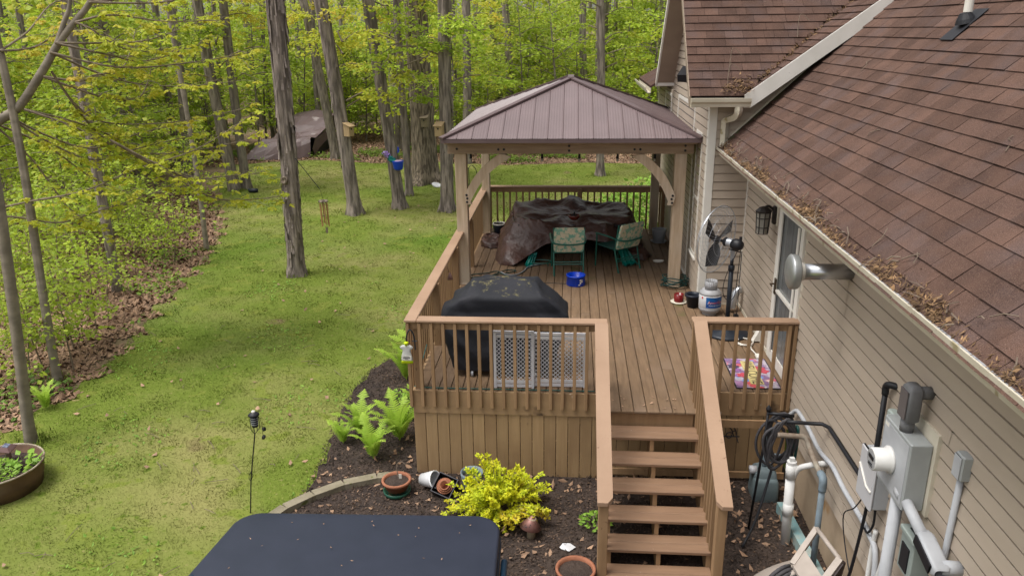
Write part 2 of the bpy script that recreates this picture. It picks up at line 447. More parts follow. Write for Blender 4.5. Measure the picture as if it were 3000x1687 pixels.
# railings
rl = MB()
rl.box((XL+.02, 8.315, .79), (.42, 8.352, .882)); rl.box((XL+.018, 8.36, .79), (XL+.054, YR-.05, .882)); rl.box((XL+.06, 16.362, .79), (1.98, 16.398, .882)); rl.box((1.42, 8.44, .79), (2.60, 8.476, .882))
for y in (8.356, 9.70, 11.5, 13.40, 16.27): rl.box((XL+.05, y, -.02), (XL+.14, y+.09, .884))
rl.box((.335, 8.356, -.02), (.425, 8.446, .884)); rl.box((1.43, 8.478, 0), (1.52, 8.568, .884)); rl.box((2.515, 8.478, 0), (2.60, 8.568, .884))
rl.box((.12, 16.27, 0), (.21, 16.36, .884)); rl.box((1.9, 16.27, 0), (1.98, 16.36, .884))
railing_ = part('railing', rl, m_rail, deck)
cp = [((XL-.028, 8.262, .886), (XL+.120, 16.47, .922)), ((XL+.122, 8.262, .885), (.432, 8.412, .921)), ((XL+.122, 16.33, .885), (1.985, 16.47, .921)), ((1.405, 8.388, .885), (2.622, 8.534, .921))]
for a, b in cp: part('rail_cap', MB().bbox(a, b, .009), m_cap, railing_)
b0 = part('baluster', MB().bbox((-.019, -.019, -.205), (.019, .019, .874), .004), m_rail, railing_, local=True)
ORG0 = ORG[deck.name]
def bal(x, y, z=0, first=[True]):
    L = (x-ORG0.x, y-ORG0.y, z-ORG0.z)
    if first[0]: b0.location = L; first[0] = False
    else: clone(b0, railing_, L)
for i in range(16): bal(-1.897+.1397*i, 8.293)
y = 8.45
while y < 16.3: bal(XL-.003, y); y += .1397
x = -1.75
while x < 1.95: bal(x, 16.42); x += .1397
for i in range(7): bal(1.615+.1485*i, 8.418)
bal(2.575, 8.418)
# stairs
stairs_m = MB()
def ty(i): return 7.90 - .27 - (i-1)*.2535      # front edge of tread i
for x in (.40, .90, 1.398):
    P = [(7.93, -.21)]
    for i in range(1, 7):
        P += [(ty(i)+.30 if i == 1 else ty(i-1)+.02, -.178*i-.04), (ty(i)+.02, -.178*i-.04)]
    P += [(ty(6)+.02, GZ-.04), (ty(6)+.32, GZ-.04), (7.93, -.52)]
    stairs_m.prism([(x, a, b) for a, b in P], (.042, 0, 0))
stairs = part('stairs', stairs_m, m_rail, deck)
t0 = None
for i in range(1, 7):
    for k in range(2):
        ya = ty(i) + k*.137
        if t0 is None: t0 = part('tread', MB().bbox((.386, ya, -.178*i-.038), (1.438, ya+.133, -.178*i), .006), m_tread, stairs); ty0 = (ya, i)
        else: clone(t0, stairs, (0, ya-ty0[0], -.178*(i-ty0[1])))
for xa in (.282, 1.412):
    v = []
    cut = .05
    x0, x1 = xa, xa+.150
    inner = x1 if xa < 1 else x0
    yt = 8.258 if xa < 1 else 8.384
    sl = (.882+.245)/(yt-6.40)
    def rz(y): return -.245 + sl*(y-6.40)
    if xa < 1: pl = [(x0, 6.40), (x1-cut, 6.40), (x1, 6.40+cut), (x1, yt), (x0, yt)]
    else: pl = [(x0+cut, 6.40), (x1, 6.40), (x1, yt), (x0, yt), (x0, 6.40+cut)]
    mb = MB().prism([(a, b, rz(b)) for a, b in pl], (0, 0, .04))
    part('rail_cap', mb, m_cap, stairs)
    xs = xa+.062
    sm = MB().prism([(xs, 6.48, rz(6.48)-.09), (xs, 8.25, rz(8.25)-.09), (xs, 8.25, rz(8.25)-.003), (xs, 6.48, rz(6.48)-.003)], (.035, 0, 0))
    part('stair_rail', sm, m_rail, stairs)
    part('newel_post', MB().bbox((xa+.015, 6.435, -1.30), (xa+.112, 6.535, rz(6.435)-.002), .006), m_rail, stairs)
    y = 6.66; k = 0
    while y < 8.22:
        zt = rz(y)-.02
        xo = xs+.037 if xa < 1 else xs-.037
        part('baluster', MB().box((xo-.018, y-.019, zt-1.0 if zt-1.0 > -1.2 else -1.2), (xo+.018, y+.019, zt)), m_rail, stairs)
        y += .137; k += 1

# ------------------------------------------------------------------ gazebo
gz = thing('gazebo', 'cedar gazebo with brown ribbed metal hip roof standing on the deck', 'gazebo', (-.04, 14.2, 0))
gx0, gx1 = -1.895, 1.812
for (x0, y0) in ((gx0, 12.385), (gx1-.185, 12.385), (gx0+.02, 15.87), (gx1-.165-.02, 15.87)):
    w = .185 if y0 < 13 else .165
    part('post', MB().bbox((x0, y0, 0), (x0+w, y0+w, 2.218), .006).bbox((x0-.012, y0-.012, .002), (x0+w+.012, y0+w+.012, .02), .004), m_cedar, gz)
m_ = MB().bbox((-2.0, 12.345, 2.219), (1.905, 12.384, 2.385), .004); part('beam', m_, m_cedarx, gz)
part('beam', MB().bbox((-2.0, 16.04, 2.219), (1.905, 16.08, 2.385), .004), m_cedarx, gz)
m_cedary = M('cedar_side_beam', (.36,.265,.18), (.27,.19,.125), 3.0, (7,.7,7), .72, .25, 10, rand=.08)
for x0 in (gx0-.045, gx1+.005): part('beam', MB().bbox((x0, 12.387, 2.219), (x0+.04, 16.037, 2.385), .004), m_cedary, gz)
part('fascia_board', MB().bbox((-2.035, 12.20, 2.388), (1.94, 12.24, 2.446), .004).box((-2.035, 12.245, 2.395), (1.94, 12.40, 2.42)), m_cedarx, gz)
for k in range(4): part('rafter', MB().bar((-1.9+1.24*k, 12.45, 2.44), (-.04, 14.1+.15*k, 3.16), .05, .09), m_cedarx, gz)
def brace(xa, xb, y0, y1):
    """arched brace: low end on the post at xa, high end on the beam at xb"""
    O, I = [], []
    for k in range(11):
        t = k/10
        bow = .085*math.sin(math.pi*t)
        x = xa + (xb-xa)*t; z = 1.50 + .72*t
        d = Vector((xb-xa, .72)).normalized(); nrm = Vector((-d.y, d.x))
        if nrm.y < 0: nrm = -nrm
        c = Vector((x, z)) + nrm*bow
        O.append(c + nrm*.072); I.append(c - nrm*.072)
    I[-1].y = min(I[-1].y, 2.215); O[-1].y = 2.215
    P = [(p.x, y0, min(p.y, 2.216)) for p in O] + [(p.x, y0, min(p.y, 2.216)) for p in reversed(I)]
    P += [(xa+(.07 if xb > xa else -.07), y0, 1.40), (xa-(.02 if xb > xa else -.02), y0, 1.40)]
    return MB().prism(P, (0, y1-y0, 0))
for xa, xb, ya in ((-1.70, -1.03, 12.318), (1.60, 1.0, 12.318)):
    b = brace(xa, xb, ya, ya+.065); part('brace', b, m_cedar, gz)
bl = [(-1.85, 2.30, 12.345), (-1.18, 2.29, 12.345), (-1.09, 2.29, 12.345), (-.05, 2.345, 12.345), (-.05, 2.27, 12.345), (.98, 2.29, 12.345), (1.07, 2.29, 12.345), (1.77, 2.345, 12.345), (1.77, 2.27, 12.345),
      (-1.705, 1.44, 12.318), (-1.70, 1.50, 12.318), (-1.71, 1.555, 12.318), (1.605, 1.44, 12.318), (1.595, 1.50, 12.318), (1.61, 1.555, 12.318)]
q0 = None
for x, z, y in bl:
    if q0 is None: q0 = part('bolt', MB().lathe((x, y, z), [(.019, 0), (.019, .008), (.0, .012)], 10, (0,-1,0)), m_bolt, gz); qb = (x, y, z)
    else: clone(q0, gz, (x-qb[0], y-qb[1], z-qb[2]))
# roof
EX0, EX1, EY0, EY1, EZ = -2.04, 1.965, 11.98, 16.72, 2.505
RX, RY0, RY1, RZ = -.04, 14.02, 14.68, 3.275
part('eave_trim', MB().box((EX0, EY0, EZ-.065), (EX1, EY0+.03, EZ-.006)).box((EX0, EY1-.03, EZ-.065), (EX1, EY1, EZ-.006)).box((EX0, EY0+.03, EZ-.065), (EX0+.03, EY1-.03, EZ-.006)).box((EX1-.03, EY0+.03, EZ-.065), (EX1, EY1-.03, EZ-.006)), m_roof_trim, gz)
roof = part('roof', MB().add([(EX0+.03,EY0+.03,EZ-.05),(EX1-.03,EY0+.03,EZ-.05),(EX1-.03,EY1-.03,EZ-.05),(EX0+.03,EY1-.03,EZ-.05),(RX,RY0,RZ-.05),(RX,RY1,RZ-.05)],
     [(0,1,4),(1,2,5,4),(2,3,5),(3,0,4,5)]), m_roof_trim, gz)
def panel(p0, p1, topf, nrm):
    """ribbed panel between eave points p0..p1; topf(t) gives the point up the slope"""
    mb = MB(); rows = []
    nrm = Vector(nrm).normalized()
    K = 12
    ts = [0, .03, .075] + [.075 + .925*q/10 for q in range(1, 11)]
    for k, t in enumerate(ts):
        h = .003 if k % 2 else .0
        if k == 1: h = .013
        rows.append((Vector(p0).lerp(Vector(p1), t) + nrm*h, topf(t) + nrm*h))
    mb.grid([[a, b] for a, b in rows]); return mb
def face_panels(A, B, apexA, apexB, n):
    """trapezoid eave A-B, top apexA-apexB, split in n strips running straight up the slope"""
    A, B, TA, TB = Vector(A), Vector(B), Vector(apexA), Vector(apexB)
    e = (B-A); L = e.length; e.normalize()
    tA, tB = (TA-A).dot(e), (TB-A).dot(e)
    up = (TA-A) - e*tA; nrm = e.cross(up)
    if nrm.z < 0: nrm = -nrm
    def top(s):
        f = s/tA if s < tA else ((L-s)/(L-tB) if s > tB else 1.0)
        return A + e*s + up*max(f, 0.0)
    cuts = [L*i/n for i in range(n+1)]
    for i in range(n):
        a, b = cuts[i], cuts[i+1]
        mb = panel(A+e*a, A+e*b, lambda t: top(a+(b-a)*t), nrm)
        part('roof_panel', mb, m_metal_roof, roof)
face_panels((EX0,EY0,EZ), (EX1,EY0,EZ), (RX,RY0,RZ), (RX,RY0+.001,RZ), 17)
face_panels((EX1,EY1,EZ), (EX0,EY1,EZ), (RX,RY1,RZ), (RX,RY1,RZ), 17)
face_panels((EX0,EY1,EZ), (EX0,EY0,EZ), (RX,RY1,RZ), (RX,RY0,RZ), 20)
face_panels((EX1,EY0,EZ), (EX1,EY1,EZ), (RX,RY0,RZ), (RX,RY1,RZ), 20)
for a, b in (((EX0,EY0,EZ),(RX,RY0,RZ)), ((EX1,EY0,EZ),(RX,RY0,RZ)), ((EX0,EY1,EZ),(RX,RY1,RZ)), ((EX1,EY1,EZ),(RX,RY1,RZ)), ((RX,RY0-.04,RZ),(RX,RY1+.04,RZ))):
    a, b = Vector(a), Vector(b)
    part('ridge_cap', MB().bar(a+Vector((0,0,.012)), b+Vector((0,0,.022)), .11, .028), m_roof_trim, roof)

# ------------------------------------------------------------------ house
house = thing('house', 'beige vinyl sided house with brown shingle roofs beside the deck', 'house', (5, 9, GZ))
XW, XB, YB = 2.63, 2.0, 11.56         # near wall, block side wall, block front wall
SH = .127
def lapY(x, y0, y1, z, proud=.016, h=SH):
    """siding board running along y, facing -x"""
    g_ = .021
    return MB().add([(x-.002,y0,z+h),(x-.002,y1,z+h),(x-.002,y1,z+h-g_),(x-.002,y0,z+h-g_),(x-.024,y0,z+h-g_),(x-.024,y1,z+h-g_),(x-.033,y1,z+.002),(x-.033,y0,z+.002),(x-.002,y0,z),(x-.002,y1,z)], [(0,1,2,3),(3,2,5,4),(4,5,6,7),(7,6,9,8)])
def lapX(y, x0, x1, z, x0t=None, x1t=None, h=SH):
    x0t = x0 if x0t is None else x0t; x1t = x1 if x1t is None else x1t
    g_ = .014; k_ = 1-g_/h; xa, xb = x0+(x0t-x0)*k_, x1+(x1t-x1)*k_
    return MB().add([(x0t,y-.002,z+h),(x1t,y-.002,z+h),(xb,y-.002,z+h-g_),(xa,y-.002,z+h-g_),(xa,y-.016,z+h-g_),(xb,y-.016,z+h-g_),(x1,y-.026,z+.002),(x0,y-.026,z+.002),(x0,y-.002,z),(x1,y-.002,z)], [(3,2,1,0),(4,5,2,3),(7,6,5,4),(8,9,6,7)])
wall1 = part('wall', MB().box((XW, -2, -.43), (XW+.14, YB+.1, 2.47)), m_siding, house)
rng = random.Random(8)
z = -.42; r = 0
while z < 2.38:
    sy = rng.choice([4.9, 5.6, 6.5, 7.1, 7.7, 10.2])
    part('siding_board', lapY(XW, -1.9, sy, z), m_siding, wall1)
    part('siding_board', lapY(XW-.004, sy-.02, YB-.03, z), m_siding, wall1)
    z += SH; r += 1
part('foundation', MB().box((XW+.02, -2, -1.6), (XW+.16, 8.45, -.431)).box((XB+.1, YB+.03, -1.6), (5.5, 18.3, -.12)), m_found, house)
# block walls
wall2 = part('wall', MB().prism([(XB,YB,-.11),(6.2,YB,-.11),(6.2,YB,5.8),(5.2,YB,5.2),(2.42,YB,3.17),(XB,YB,3.12)], (0,.12,0)), m_siding, house)
z = -.10
while z < 4.5:
    def xl(zz): return XB if zz < 3.05 else max(XB, 2.40+(zz-3.08)/.73)
    if xl(z) < 4.7: part('siding_board', lapX(YB, xl(z), XW-.03 if z < 2.30 else 4.8, z, xl(z+SH)), m_siding, wall2)
    z += SH
wall3 = part('wall', MB().prism([(XB,YB+.12,-.11),(XB,18.5,-.11),(XB,18.5,2.92),(XB,15.86,3.0),(XB,13.56,5.35),(XB,YB+.12,3.3)], (.12,0,0)), m_siding, house)
z = -.10
while z < 5.2:
    if z < 2.85: ya, yb = YB+.005, 18.45
    else: ya, yb = max(YB+.005, 11.25+(z-3.15)/1.03+.1), min(15.9, 15.85-(z-3.05)/1.03)
    part('siding_board', lapY(XB, ya, yb, z), m_siding, wall3); z += SH
part('corner_trim', MB().bbox((XB-.03, YB-.032, -.10), (XB+.085, YB-.004, 3.05), .004).bbox((XB-.032, YB-.003, -.10), (XB-.004, YB+.085, 3.05), .004), m_white, house)
part('corner_trim', MB().box((XW-.045, YB-.045, -.10), (XW-.006, YB-.017, 2.36)), m_white, house)
part('corner_trim', MB().box((XB-.03, 18.44, -.10), (XB-.004, 18.52, 2.9)), m_white, house)
part('base_trim', MB().box((XB+.09, YB-.03, 0.002), (XW-.05, YB-.018, .035)).box((XW-.04, 8.6, .002), (XW-.018, YB-.05, .05)), m_cream, house)
# ---- near roof
NX0, NZ0, NS = 2.13, 2.415, .955
cosn = 1/math.sqrt(1+NS*NS)
def nroof(x, y, h=0): return Vector((x, y, NZ0 + NS*(x-NX0))) + Vector((-NS*cosn, 0, cosn))*h
m_base = MB().prism([nroof(NX0+.05, -2, -.01), nroof(6.2, -2, -.01), nroof(6.2, YB-.005, -.01), nroof(NX0+.05, YB-.005, -.01)], (0,0,-.04))
roof1 = part('roof', m_base, m_shbase, house)
part('roof_deck', MB().prism([nroof(5.0, -2, .006), nroof(6.2, -2, .006), nroof(6.2, YB-.005, .006), nroof(5.0, YB-.005, .006)], (0,0,-.01)), m_shingle, house)
EXPO = .162; TW = .305
tabs = []
rng = random.Random(21)
ncourse = int((5.0-NX0)/(EXPO*cosn))
for ci in range(ncourse):
    xa = NX0 - .03 + ci*EXPO*cosn
    off = (0 if ci % 2 == 0 else TW/2) + rng.uniform(-.02, .02)
    y = 1.0 + off
    while y < YB-.02:
        y1 = min(y+TW-.006, YB-.012)
        if y1-y > .04: tabs.append((xa, y, y1))
        y += TW
def tabgeo(xa, ya, yb, h=.0):
    """one shingle tab as a thin slab lying on the roof, lower edge lifted"""
    L = EXPO*cosn*1.06
    lo, hi = .017+h, .004
    A = [nroof(xa, ya, lo), nroof(xa, yb, lo), nroof(xa+L, yb, hi), nroof(xa+L, ya, hi)]
    B = [nroof(xa+.004, ya, lo-.007), nroof(xa+.004, yb, lo-.007)]
    return A + B, [(3,2,1,0), (0,1,5,4), (0,4,3,3) if False else (0,4,3), (1,2,5)]
def toframe(p):
    d = Vector(p) - CAM; w = d.dot(FWD)
    return (1500+2259.4*d.dot(RGT)/w, 843.5+2259.4*d.dot(DWN)/w, w) if w > .2 else (-1e4, -1e4, 1e4)
def inframe(p):
    u, v, w = toframe(p); return -40 < u < 3040 and -40 < v < 1727
vis = sorted([t for t in tabs if inframe(nroof(t[0]+.06, (t[1]+t[2])/2))], key=lambda t: toframe(nroof(t[0]+.06, t[1]))[2])
single = set(vis[:235])
O = ORG[house.name]
tv, tf, tt = [], [], []
variants = []
TP = 7
for k in range(TP):
    v, f = tabgeo(0, 0, TW-.006, rng.uniform(-.003, .004))
    base = nroof(0, 0, 0)
    me = bpy.data.meshes.new('shingle'); me.from_pydata([tuple(p-base) for p in v], [], f)
    at = me.attributes.new('tint', 'FLOAT', 'POINT'); at.data.foreach_set('value', [k/(TP-1)]*len(v)); me.materials.append(m_shingle)
    variants.append(me)
for t in tabs:
    if t in single and t[2]-t[1] > TW-.02:
        o = bpy.data.objects.new('shingle', rng.choice(variants)); COL.objects.link(o); o.parent = roof1
        o.location = nroof(t[0], t[1], 0) - O
        o.rotation_euler = (0, 0, rng.uniform(-.006, .006))
    else:
        v, f = tabgeo(*t, rng.uniform(-.003, .004)); n0 = len(tv); tv += v; tf += [tuple(i+n0 for i in q) for q in f]; tt += [rng.random()]*len(v)
def tinted(name, v, f, tints, mat, parent, kind=None):
    o = mk(name, v, f, mat, parent)
    me = o.data
    at = me.attributes.new('tint', 'FLOAT', 'POINT'); at.data.foreach_set('value', tints)
    if kind: o['kind'] = kind
    return o
tinted('shingle_field', tv, tf, tt, m_shingle, roof1, 'stuff')
# ---- block roofs: slope A faces the camera, slope B faces left, with a valley between
AY0, AZ0, AS = 11.22, 3.185, 1.03
BX0, BZ0, BS = 2.36, 3.185, .73
roof2 = part('roof', MB().prism([(1.64,AY0+.03,AZ0-.02),(2.40,AY0+.03,AZ0-.02),(2.40+2.35/.73*1.03,AY0+2.35,AZ0+2.35*1.03-.02),(1.64,AY0+2.35,AZ0+2.35*1.03-.02)], (0,0,-.06))
   .prism([(1.64,AY0+2.35,AZ0+2.35*1.03-.02),(5.6,AY0+2.35,AZ0+2.35*1.03-.02),(5.6,15.87,3.16),(1.64,15.87,3.16)], (0,0,-.06))
   .prism([(2.38,AY0+.04,BZ0-.035),(5.6,AY0+.04,BZ0+.73*3.22-.035),(5.6,AY0+2.3,BZ0+.73*3.22-.035),(5.5,AY0+2.2,BZ0+.73*3.1-.035)], (0,0,-.05)), m_shbase, house)
rng = random.Random(31)
tv, tf, tt = [], [], []
cosa = 1/math.sqrt(1+AS*AS)
n_single = 0
y = AY0; ci = 0
EA = .150
while y < AY0+2.3:
    zc = AZ0 + AS*(y-AY0)
    xv = 2.38 + (zc-BZ0)/BS          # valley
    yb = y + EA*cosa*1.06
    xs = 1.63; wid = []
    while xs < min(xv, 5.4):
        w = rng.choice([.14, .2, .26, .30]); x1 = min(xs+w-.004, xv+.05)
        def pA(x, yy, h): return Vector((x, yy, AZ0+AS*(yy-AY0))) + Vector((0,-AS*cosa,cosa))*h
        lo = .015+rng.uniform(0, .005)
        v = [pA(xs,y,lo), pA(x1,y,lo), pA(x1,yb,.002), pA(xs,yb,.002), pA(xs,y,lo-.007), pA(x1,y,lo-.007)]
        f = [(0,1,2,3), (4,5,1,0), (0,3,4), (1,5,2)]
        if inframe(v[0]) and n_single < 62:
            tinted('shingle', v, f, [rng.random()]*6, m_shingle, roof2); n_single += 1
        else:
            k = len(tv); tv += v; tf += [tuple(i+k for i in q) for q in f]; tt += [rng.random()]*6
        xs += w
    y += EA*cosa; ci += 1
cosb = 1/math.sqrt(1+BS*BS)
x = BX0+.02
while x < 5.3:
    zc = BZ0 + BS*(x-BX0); yv = AY0 + (zc-AZ0)/AS
    yy = AY0-.0
    while yy < yv+.02:
        y1 = min(yy+.24, yv+.06)
        def pB(xx, y_, h): return Vector((xx, y_, BZ0+BS*(xx-BX0))) + Vector((-BS*cosb,0,cosb))*h
        xb = x+EA*cosb*1.06
        v = [pB(x,yy,.020), pB(x,y1,.020), pB(xb,y1,.003), pB(xb,yy,.003), pB(x,yy,.011), pB(x,y1,.011)]
        k = len(tv); tv += v; tf += [tuple(i+k for i in q) for q in ((3,2,1,0),(0,1,5,4),(0,4,3),(1,2,5))]; tt += [rng.random()]*6
        yy += .245
    x += EA*cosb
tinted('shingle_field', tv, tf, tt, m_shingle, roof2, 'stuff')
# rake board of the front gable, rakes and soffits of the side gable
part('rake_board', MB().prism([(2.375,AY0-.03,3.03),(2.375,AY0-.03,3.205),(5.3,AY0-.03,3.205+.73*2.925),(5.3,AY0-.03,2.985+.73*2.925),(2.46,AY0-.03,3.03)], (0,.035,0)), m_fascia, house)
part('rake_soffit', MB().prism([(2.46,AY0+.006,3.03),(5.3,AY0+.006,2.985+.73*2.925),(5.3,YB-.02,2.985+.73*2.925),(2.46,YB-.02,3.03)], (0,0,.015)), m_white, house)
part('wall_flashing', MB().prism([(2.30,YB-.04,NZ0+NS*(2.30-NX0)+.012),(4.7,YB-.04,NZ0+NS*(4.7-NX0)+.012),(4.7,YB-.04,NZ0+NS*(4.7-NX0)+.055),(2.28,YB-.04,NZ0+NS*(2.28-NX0)+.055)], (0,.022,0)), m_cream, house)
for (ya, za, yb, zb) in ((AY0, AZ0, AY0+2.33, AZ0+2.40), (15.87, 3.14, AY0+2.33, AZ0+2.40)):
    part('rake_board' if ya > 15 else 'roof_edge', MB().prism([(1.62,ya,za-.14),(1.62,ya,za+.0),(1.62,yb,zb+.0),(1.62,yb,zb-.14)], (.03,0,0)), m_white if ya > 15 else m_soffit, house)
    part('rake_soffit', MB().prism([(1.652,ya,za-.135),(1.652,yb,zb-.135),(XB-.02,yb,zb-.135),(XB-.02,ya,za-.135)], (0,0,.02)), m_soffit, house)
part('eave_return', MB().box((1.655, 15.80, 3.02), (XB-.02, 15.90, 3.17)).box((1.655, 15.91, 3.0), (1.78, 15.99, 3.10)), m_white, house)
part('soffit', MB().box((1.66, AY0+.04, 3.035), (2.42, YB-.02, 3.055)), m_white, house)
def gutter(name, a, b, out, mat=None):
    """K-style gutter from a to b; out = outward unit vector; a, b at the back top edge"""
    a, b, out = Vector(a), Vector(b), Vector(out)
    prof = [(0,0),(0,-.118),(.072,-.118),(.082,-.075),(.112,-.045),(.118,0),(.106,0),(.100,-.040),(.072,-.07),(.064,-.108),(.010,-.108),(.010,0)]
    P = [a + out*p + Vector((0,0,q)) for p, q in prof]
    return part(name, MB().prism(P, b-a), mat or m_cream, house)
gutter('gutter', (1.64, AY0-.005, 3.165), (2.455, AY0-.005, 3.165), (0,-1,0))
gutter('gutter', (NX0+.085, -2, 2.445), (NX0+.085, YB-.02, 2.445), (-1,0,0))
part('fascia', MB().box((NX0+.088, -2, 2.335), (NX0+.105, YB-.02, 2.43)).box((1.66, AY0, 3.06), (2.44, AY0+.02, 3.165)), m_cream, house)
part('soffit', MB().box((NX0+.107, -2, 2.335), (XW-.02, YB-.02, 2.35)), m_soffit, house)
ds = smoothpts([(2.30, AY0-.06, 3.05), (2.30, AY0-.05, 2.97), (2.28, AY0+.05, 2.90), (2.20, YB-.09, 2.84), (2.19, YB-.07, 2.76), (2.19, YB-.07, 2.52), (2.18, YB-.10, 2.44)], 3)
part('downspout', MB().tube(ds, .056, 4), m_cream, house)
part('gutter_guard', MB().box((NX0-.022, -2, 2.432), (NX0+.07, YB-.05, 2.436)), M('grey_mesh_guard', (.36,.36,.37), (.22,.22,.23), 60, rough=.7), house)
# rear shed roof
part('porch_roof', MB().prism([(1.55,16.1,2.96),(3.0,16.1,3.75),(3.0,18.9,3.75),(1.55,18.9,2.96)], (0,0,.05)), m_shingle, house)
gutter('gutter', (1.56, 16.1, 2.98), (1.56, 18.9, 2.98), (-1,0,0))
# windows and doors in the block side wall
def window(name, y0, y1, z0, z1, x, mull=(), mat=None, fw=.055, xsign=-1):
    w = part(name, MB().box((x-.040,y0,z0),(x-.004,y0+fw,z1)).box((x-.040,y1-fw,z0),(x-.004,y1,z1)).box((x-.040,y0+fw,z0),(x-.004,y1-fw,z0+fw)).box((x-.040,y0+fw,z1-fw),(x-.004,y1-fw,z1)), m_white, house)
    zs = [z0+fw] + [q for q in mull] + [z1-fw]
    for i in range(len(zs)-1):
        part('pane', MB().box((x-.024,y0+fw,zs[i]+.012),(x-.020,y1-fw,zs[i+1]-.012)), mat or m_glass, w)
    for q in mull: part('mullion', MB().box((x-.044,y0+fw+.002,q-.022),(x-.006,y1-fw-.002,q+.022)), m_white, w)
    return w
window('window', 12.0, 12.56, .62, 2.58, XB, (1.55,))
window('sliding_door', 12.86, 14.96, .02, 2.93, XB, (2.12,), m_blind)
window('window', 15.95, 17.05, 2.0, 2.86, XB, (2.45,))
part('sill', MB().box((XB-.06, 11.97, .585), (XB-.012, 12.59, .615)), m_white, house)
# entry door in the near wall
dr = part('door', MB().box((XW-.055,8.50,.02),(XW-.018,8.62,2.05)).box((XW-.055,9.46,.02),(XW-.018,9.58,2.05)).box((XW-.055,8.62,1.95),(XW-.018,9.46,2.05)).box((XW-.05,8.62,.02),(XW-.018,9.46,.16)).box((XW-.075,8.62,.955),(XW-.025,9.46,.985)), m_white, house)
part('pane', MB().box((XW-.038,8.622,.162),(XW-.030,9.458,1.948)), m_blind, dr)
part('storm_frame', MB().box((XW-.07,8.64,.165),(XW-.056,8.70,1.94)).box((XW-.07,9.38,.165),(XW-.056,9.44,1.94)), m_white, dr)
m_brass = M('bronze', (.10,.07,.045), rough=.4, metal=.7, bump=0)
part('handle', MB().box((XW-.085,9.36,.92),(XW-.070,9.42,1.12)).tube([(XW-.08,9.39,1.05),(XW-.14,9.39,1.05),(XW-.14,9.30,1.05)], .010, 6), m_brass, dr)
part('door_trim', MB().box((XW-.03,8.44,-.02),(XW-.018,8.498,2.09)), m_cream, house)
# floodlight under the side eave
part('flood_light', MB().bar((1.86, 13.2, 3.45), (1.74, 12.9, 3.33), .17, .12).tube([(1.97,13.3,3.5),(1.86,13.2,3.45)], .03, 8), m_bolt, house)
# vent stack on the near roof
vp = nroof(3.89, 8.40, .02)
part('vent_boot', MB().lathe(vp, [(.10,.0),(.085,.04),(.055,.09),(.05,.10)], 16, (-.25,0,1)).prism([nroof(3.72,8.26,.022), nroof(4.02,8.26,.022), nroof(4.02,8.54,.022), nroof(3.72,8.54,.022)], (0,0,.006)), m_bolt, house)
part('vent_stack', MB().lathe(vp+Vector((0,0,.10)), [(.042,0),(.042,.42),(.034,.42),(.034,.38),(0,.38)], 16), m_white, house)

# ------------------------------------------------------------------ objects on the deck
def sheet(name, top, mid, hem, mat, center, label=None, cat=None, parent=None, wr=.012, seed=1, nA=150, frq=1.0):
    """draped sheet from rings of control points (closed rings, same count); wrinkled"""
    rg = random.Random(seed)
    ph = [(rg.uniform(3,9), rg.uniform(3,9), rg.uniform(3,9), rg.uniform(0,6), rg.uniform(.4,1)) for _ in range(9)]
    wav = []
    for o_ in range(26):
        fr_ = 2.0*1.13**o_; th = rg.uniform(0, 6.28); el = rg.uniform(-.6,.6)
        wav.append((Vector((math.cos(th)*math.cos(el), math.sin(th)*math.cos(el), math.sin(el)))*fr_, rg.uniform(0,6.28), 2.6/fr_))
    def wrinkle(p):
        q = p*frq + Vector((.12*math.sin(5*p.y*frq), .12*math.sin(4*p.x*frq), 0))
        return sum(w*(.55-abs(math.sin(k.dot(q)+f))) for k, f, w in wav)
    def ring(C):
        C = [Vector(c) for c in C]; n = len(C); out = []
        for k in range(nA):
            t = k/nA*n; i = int(t); f = t-i
            p0, p1, p2, p3 = C[(i-1)%n], C[i%n], C[(i+1)%n], C[(i+2)%n]
            out.append(0.5*((2*p1)+(p2-p0)*f+(2*p0-5*p1+4*p2-p3)*f*f+(3*p1-p0-3*p2+p3)*f**3))
        return out
    T, Mi, H = ring(top), ring(mid), ring(hem)
    C = Vector(center)
    rows = []
    for t in (.02,.12,.22,.32,.42,.52,.62,.72,.82,.9,.96): rows.append([C.lerp(p, t) for p in T])
    rows.append(T)
    for t in (.07,.15,.25,.35,.45,.55,.65,.75,.87): rows.append([a.lerp(b, t) for a, b in zip(T, Mi)])
    rows.append(Mi)
    for t in (.15,.3,.45,.6,.75,.9,1): rows.append([a.lerp(b, t) for a, b in zip(Mi, H)])
    V, F = [], []
    for ri, r_ in enumerate(rows):
        for k, p in enumerate(r_):
            d = (p - C); d.z *= .3
            d = d.normalized() if d.length > 1e-6 else Vector((0,0,1))
            nrm = (Vector((0,0,1)) if ri < 9 else (d+Vector((0,0,1))*(1.2 if ri < 14 else 0)).normalized())
            amp = wr*(1 if ri < 11 else 1.5)
            q = p + nrm*wrinkle(p)*amp
            q.z = max(q.z, .006)
            V.append(tuple(q))
    for i in range(len(rows)-1):
        for k in range(nA):
            k2 = (k+1)%nA; F.append((i*nA+k, (i+1)*nA+k, (i+1)*nA+k2, i*nA+k2))
    F.append(tuple(range(nA)))
    mb = MB(); mb.v, mb.f = V, F
    if parent is not None: return part(name, mb, mat, parent, True)
    return solo(name, mb, mat, label, cat, smooth=True)

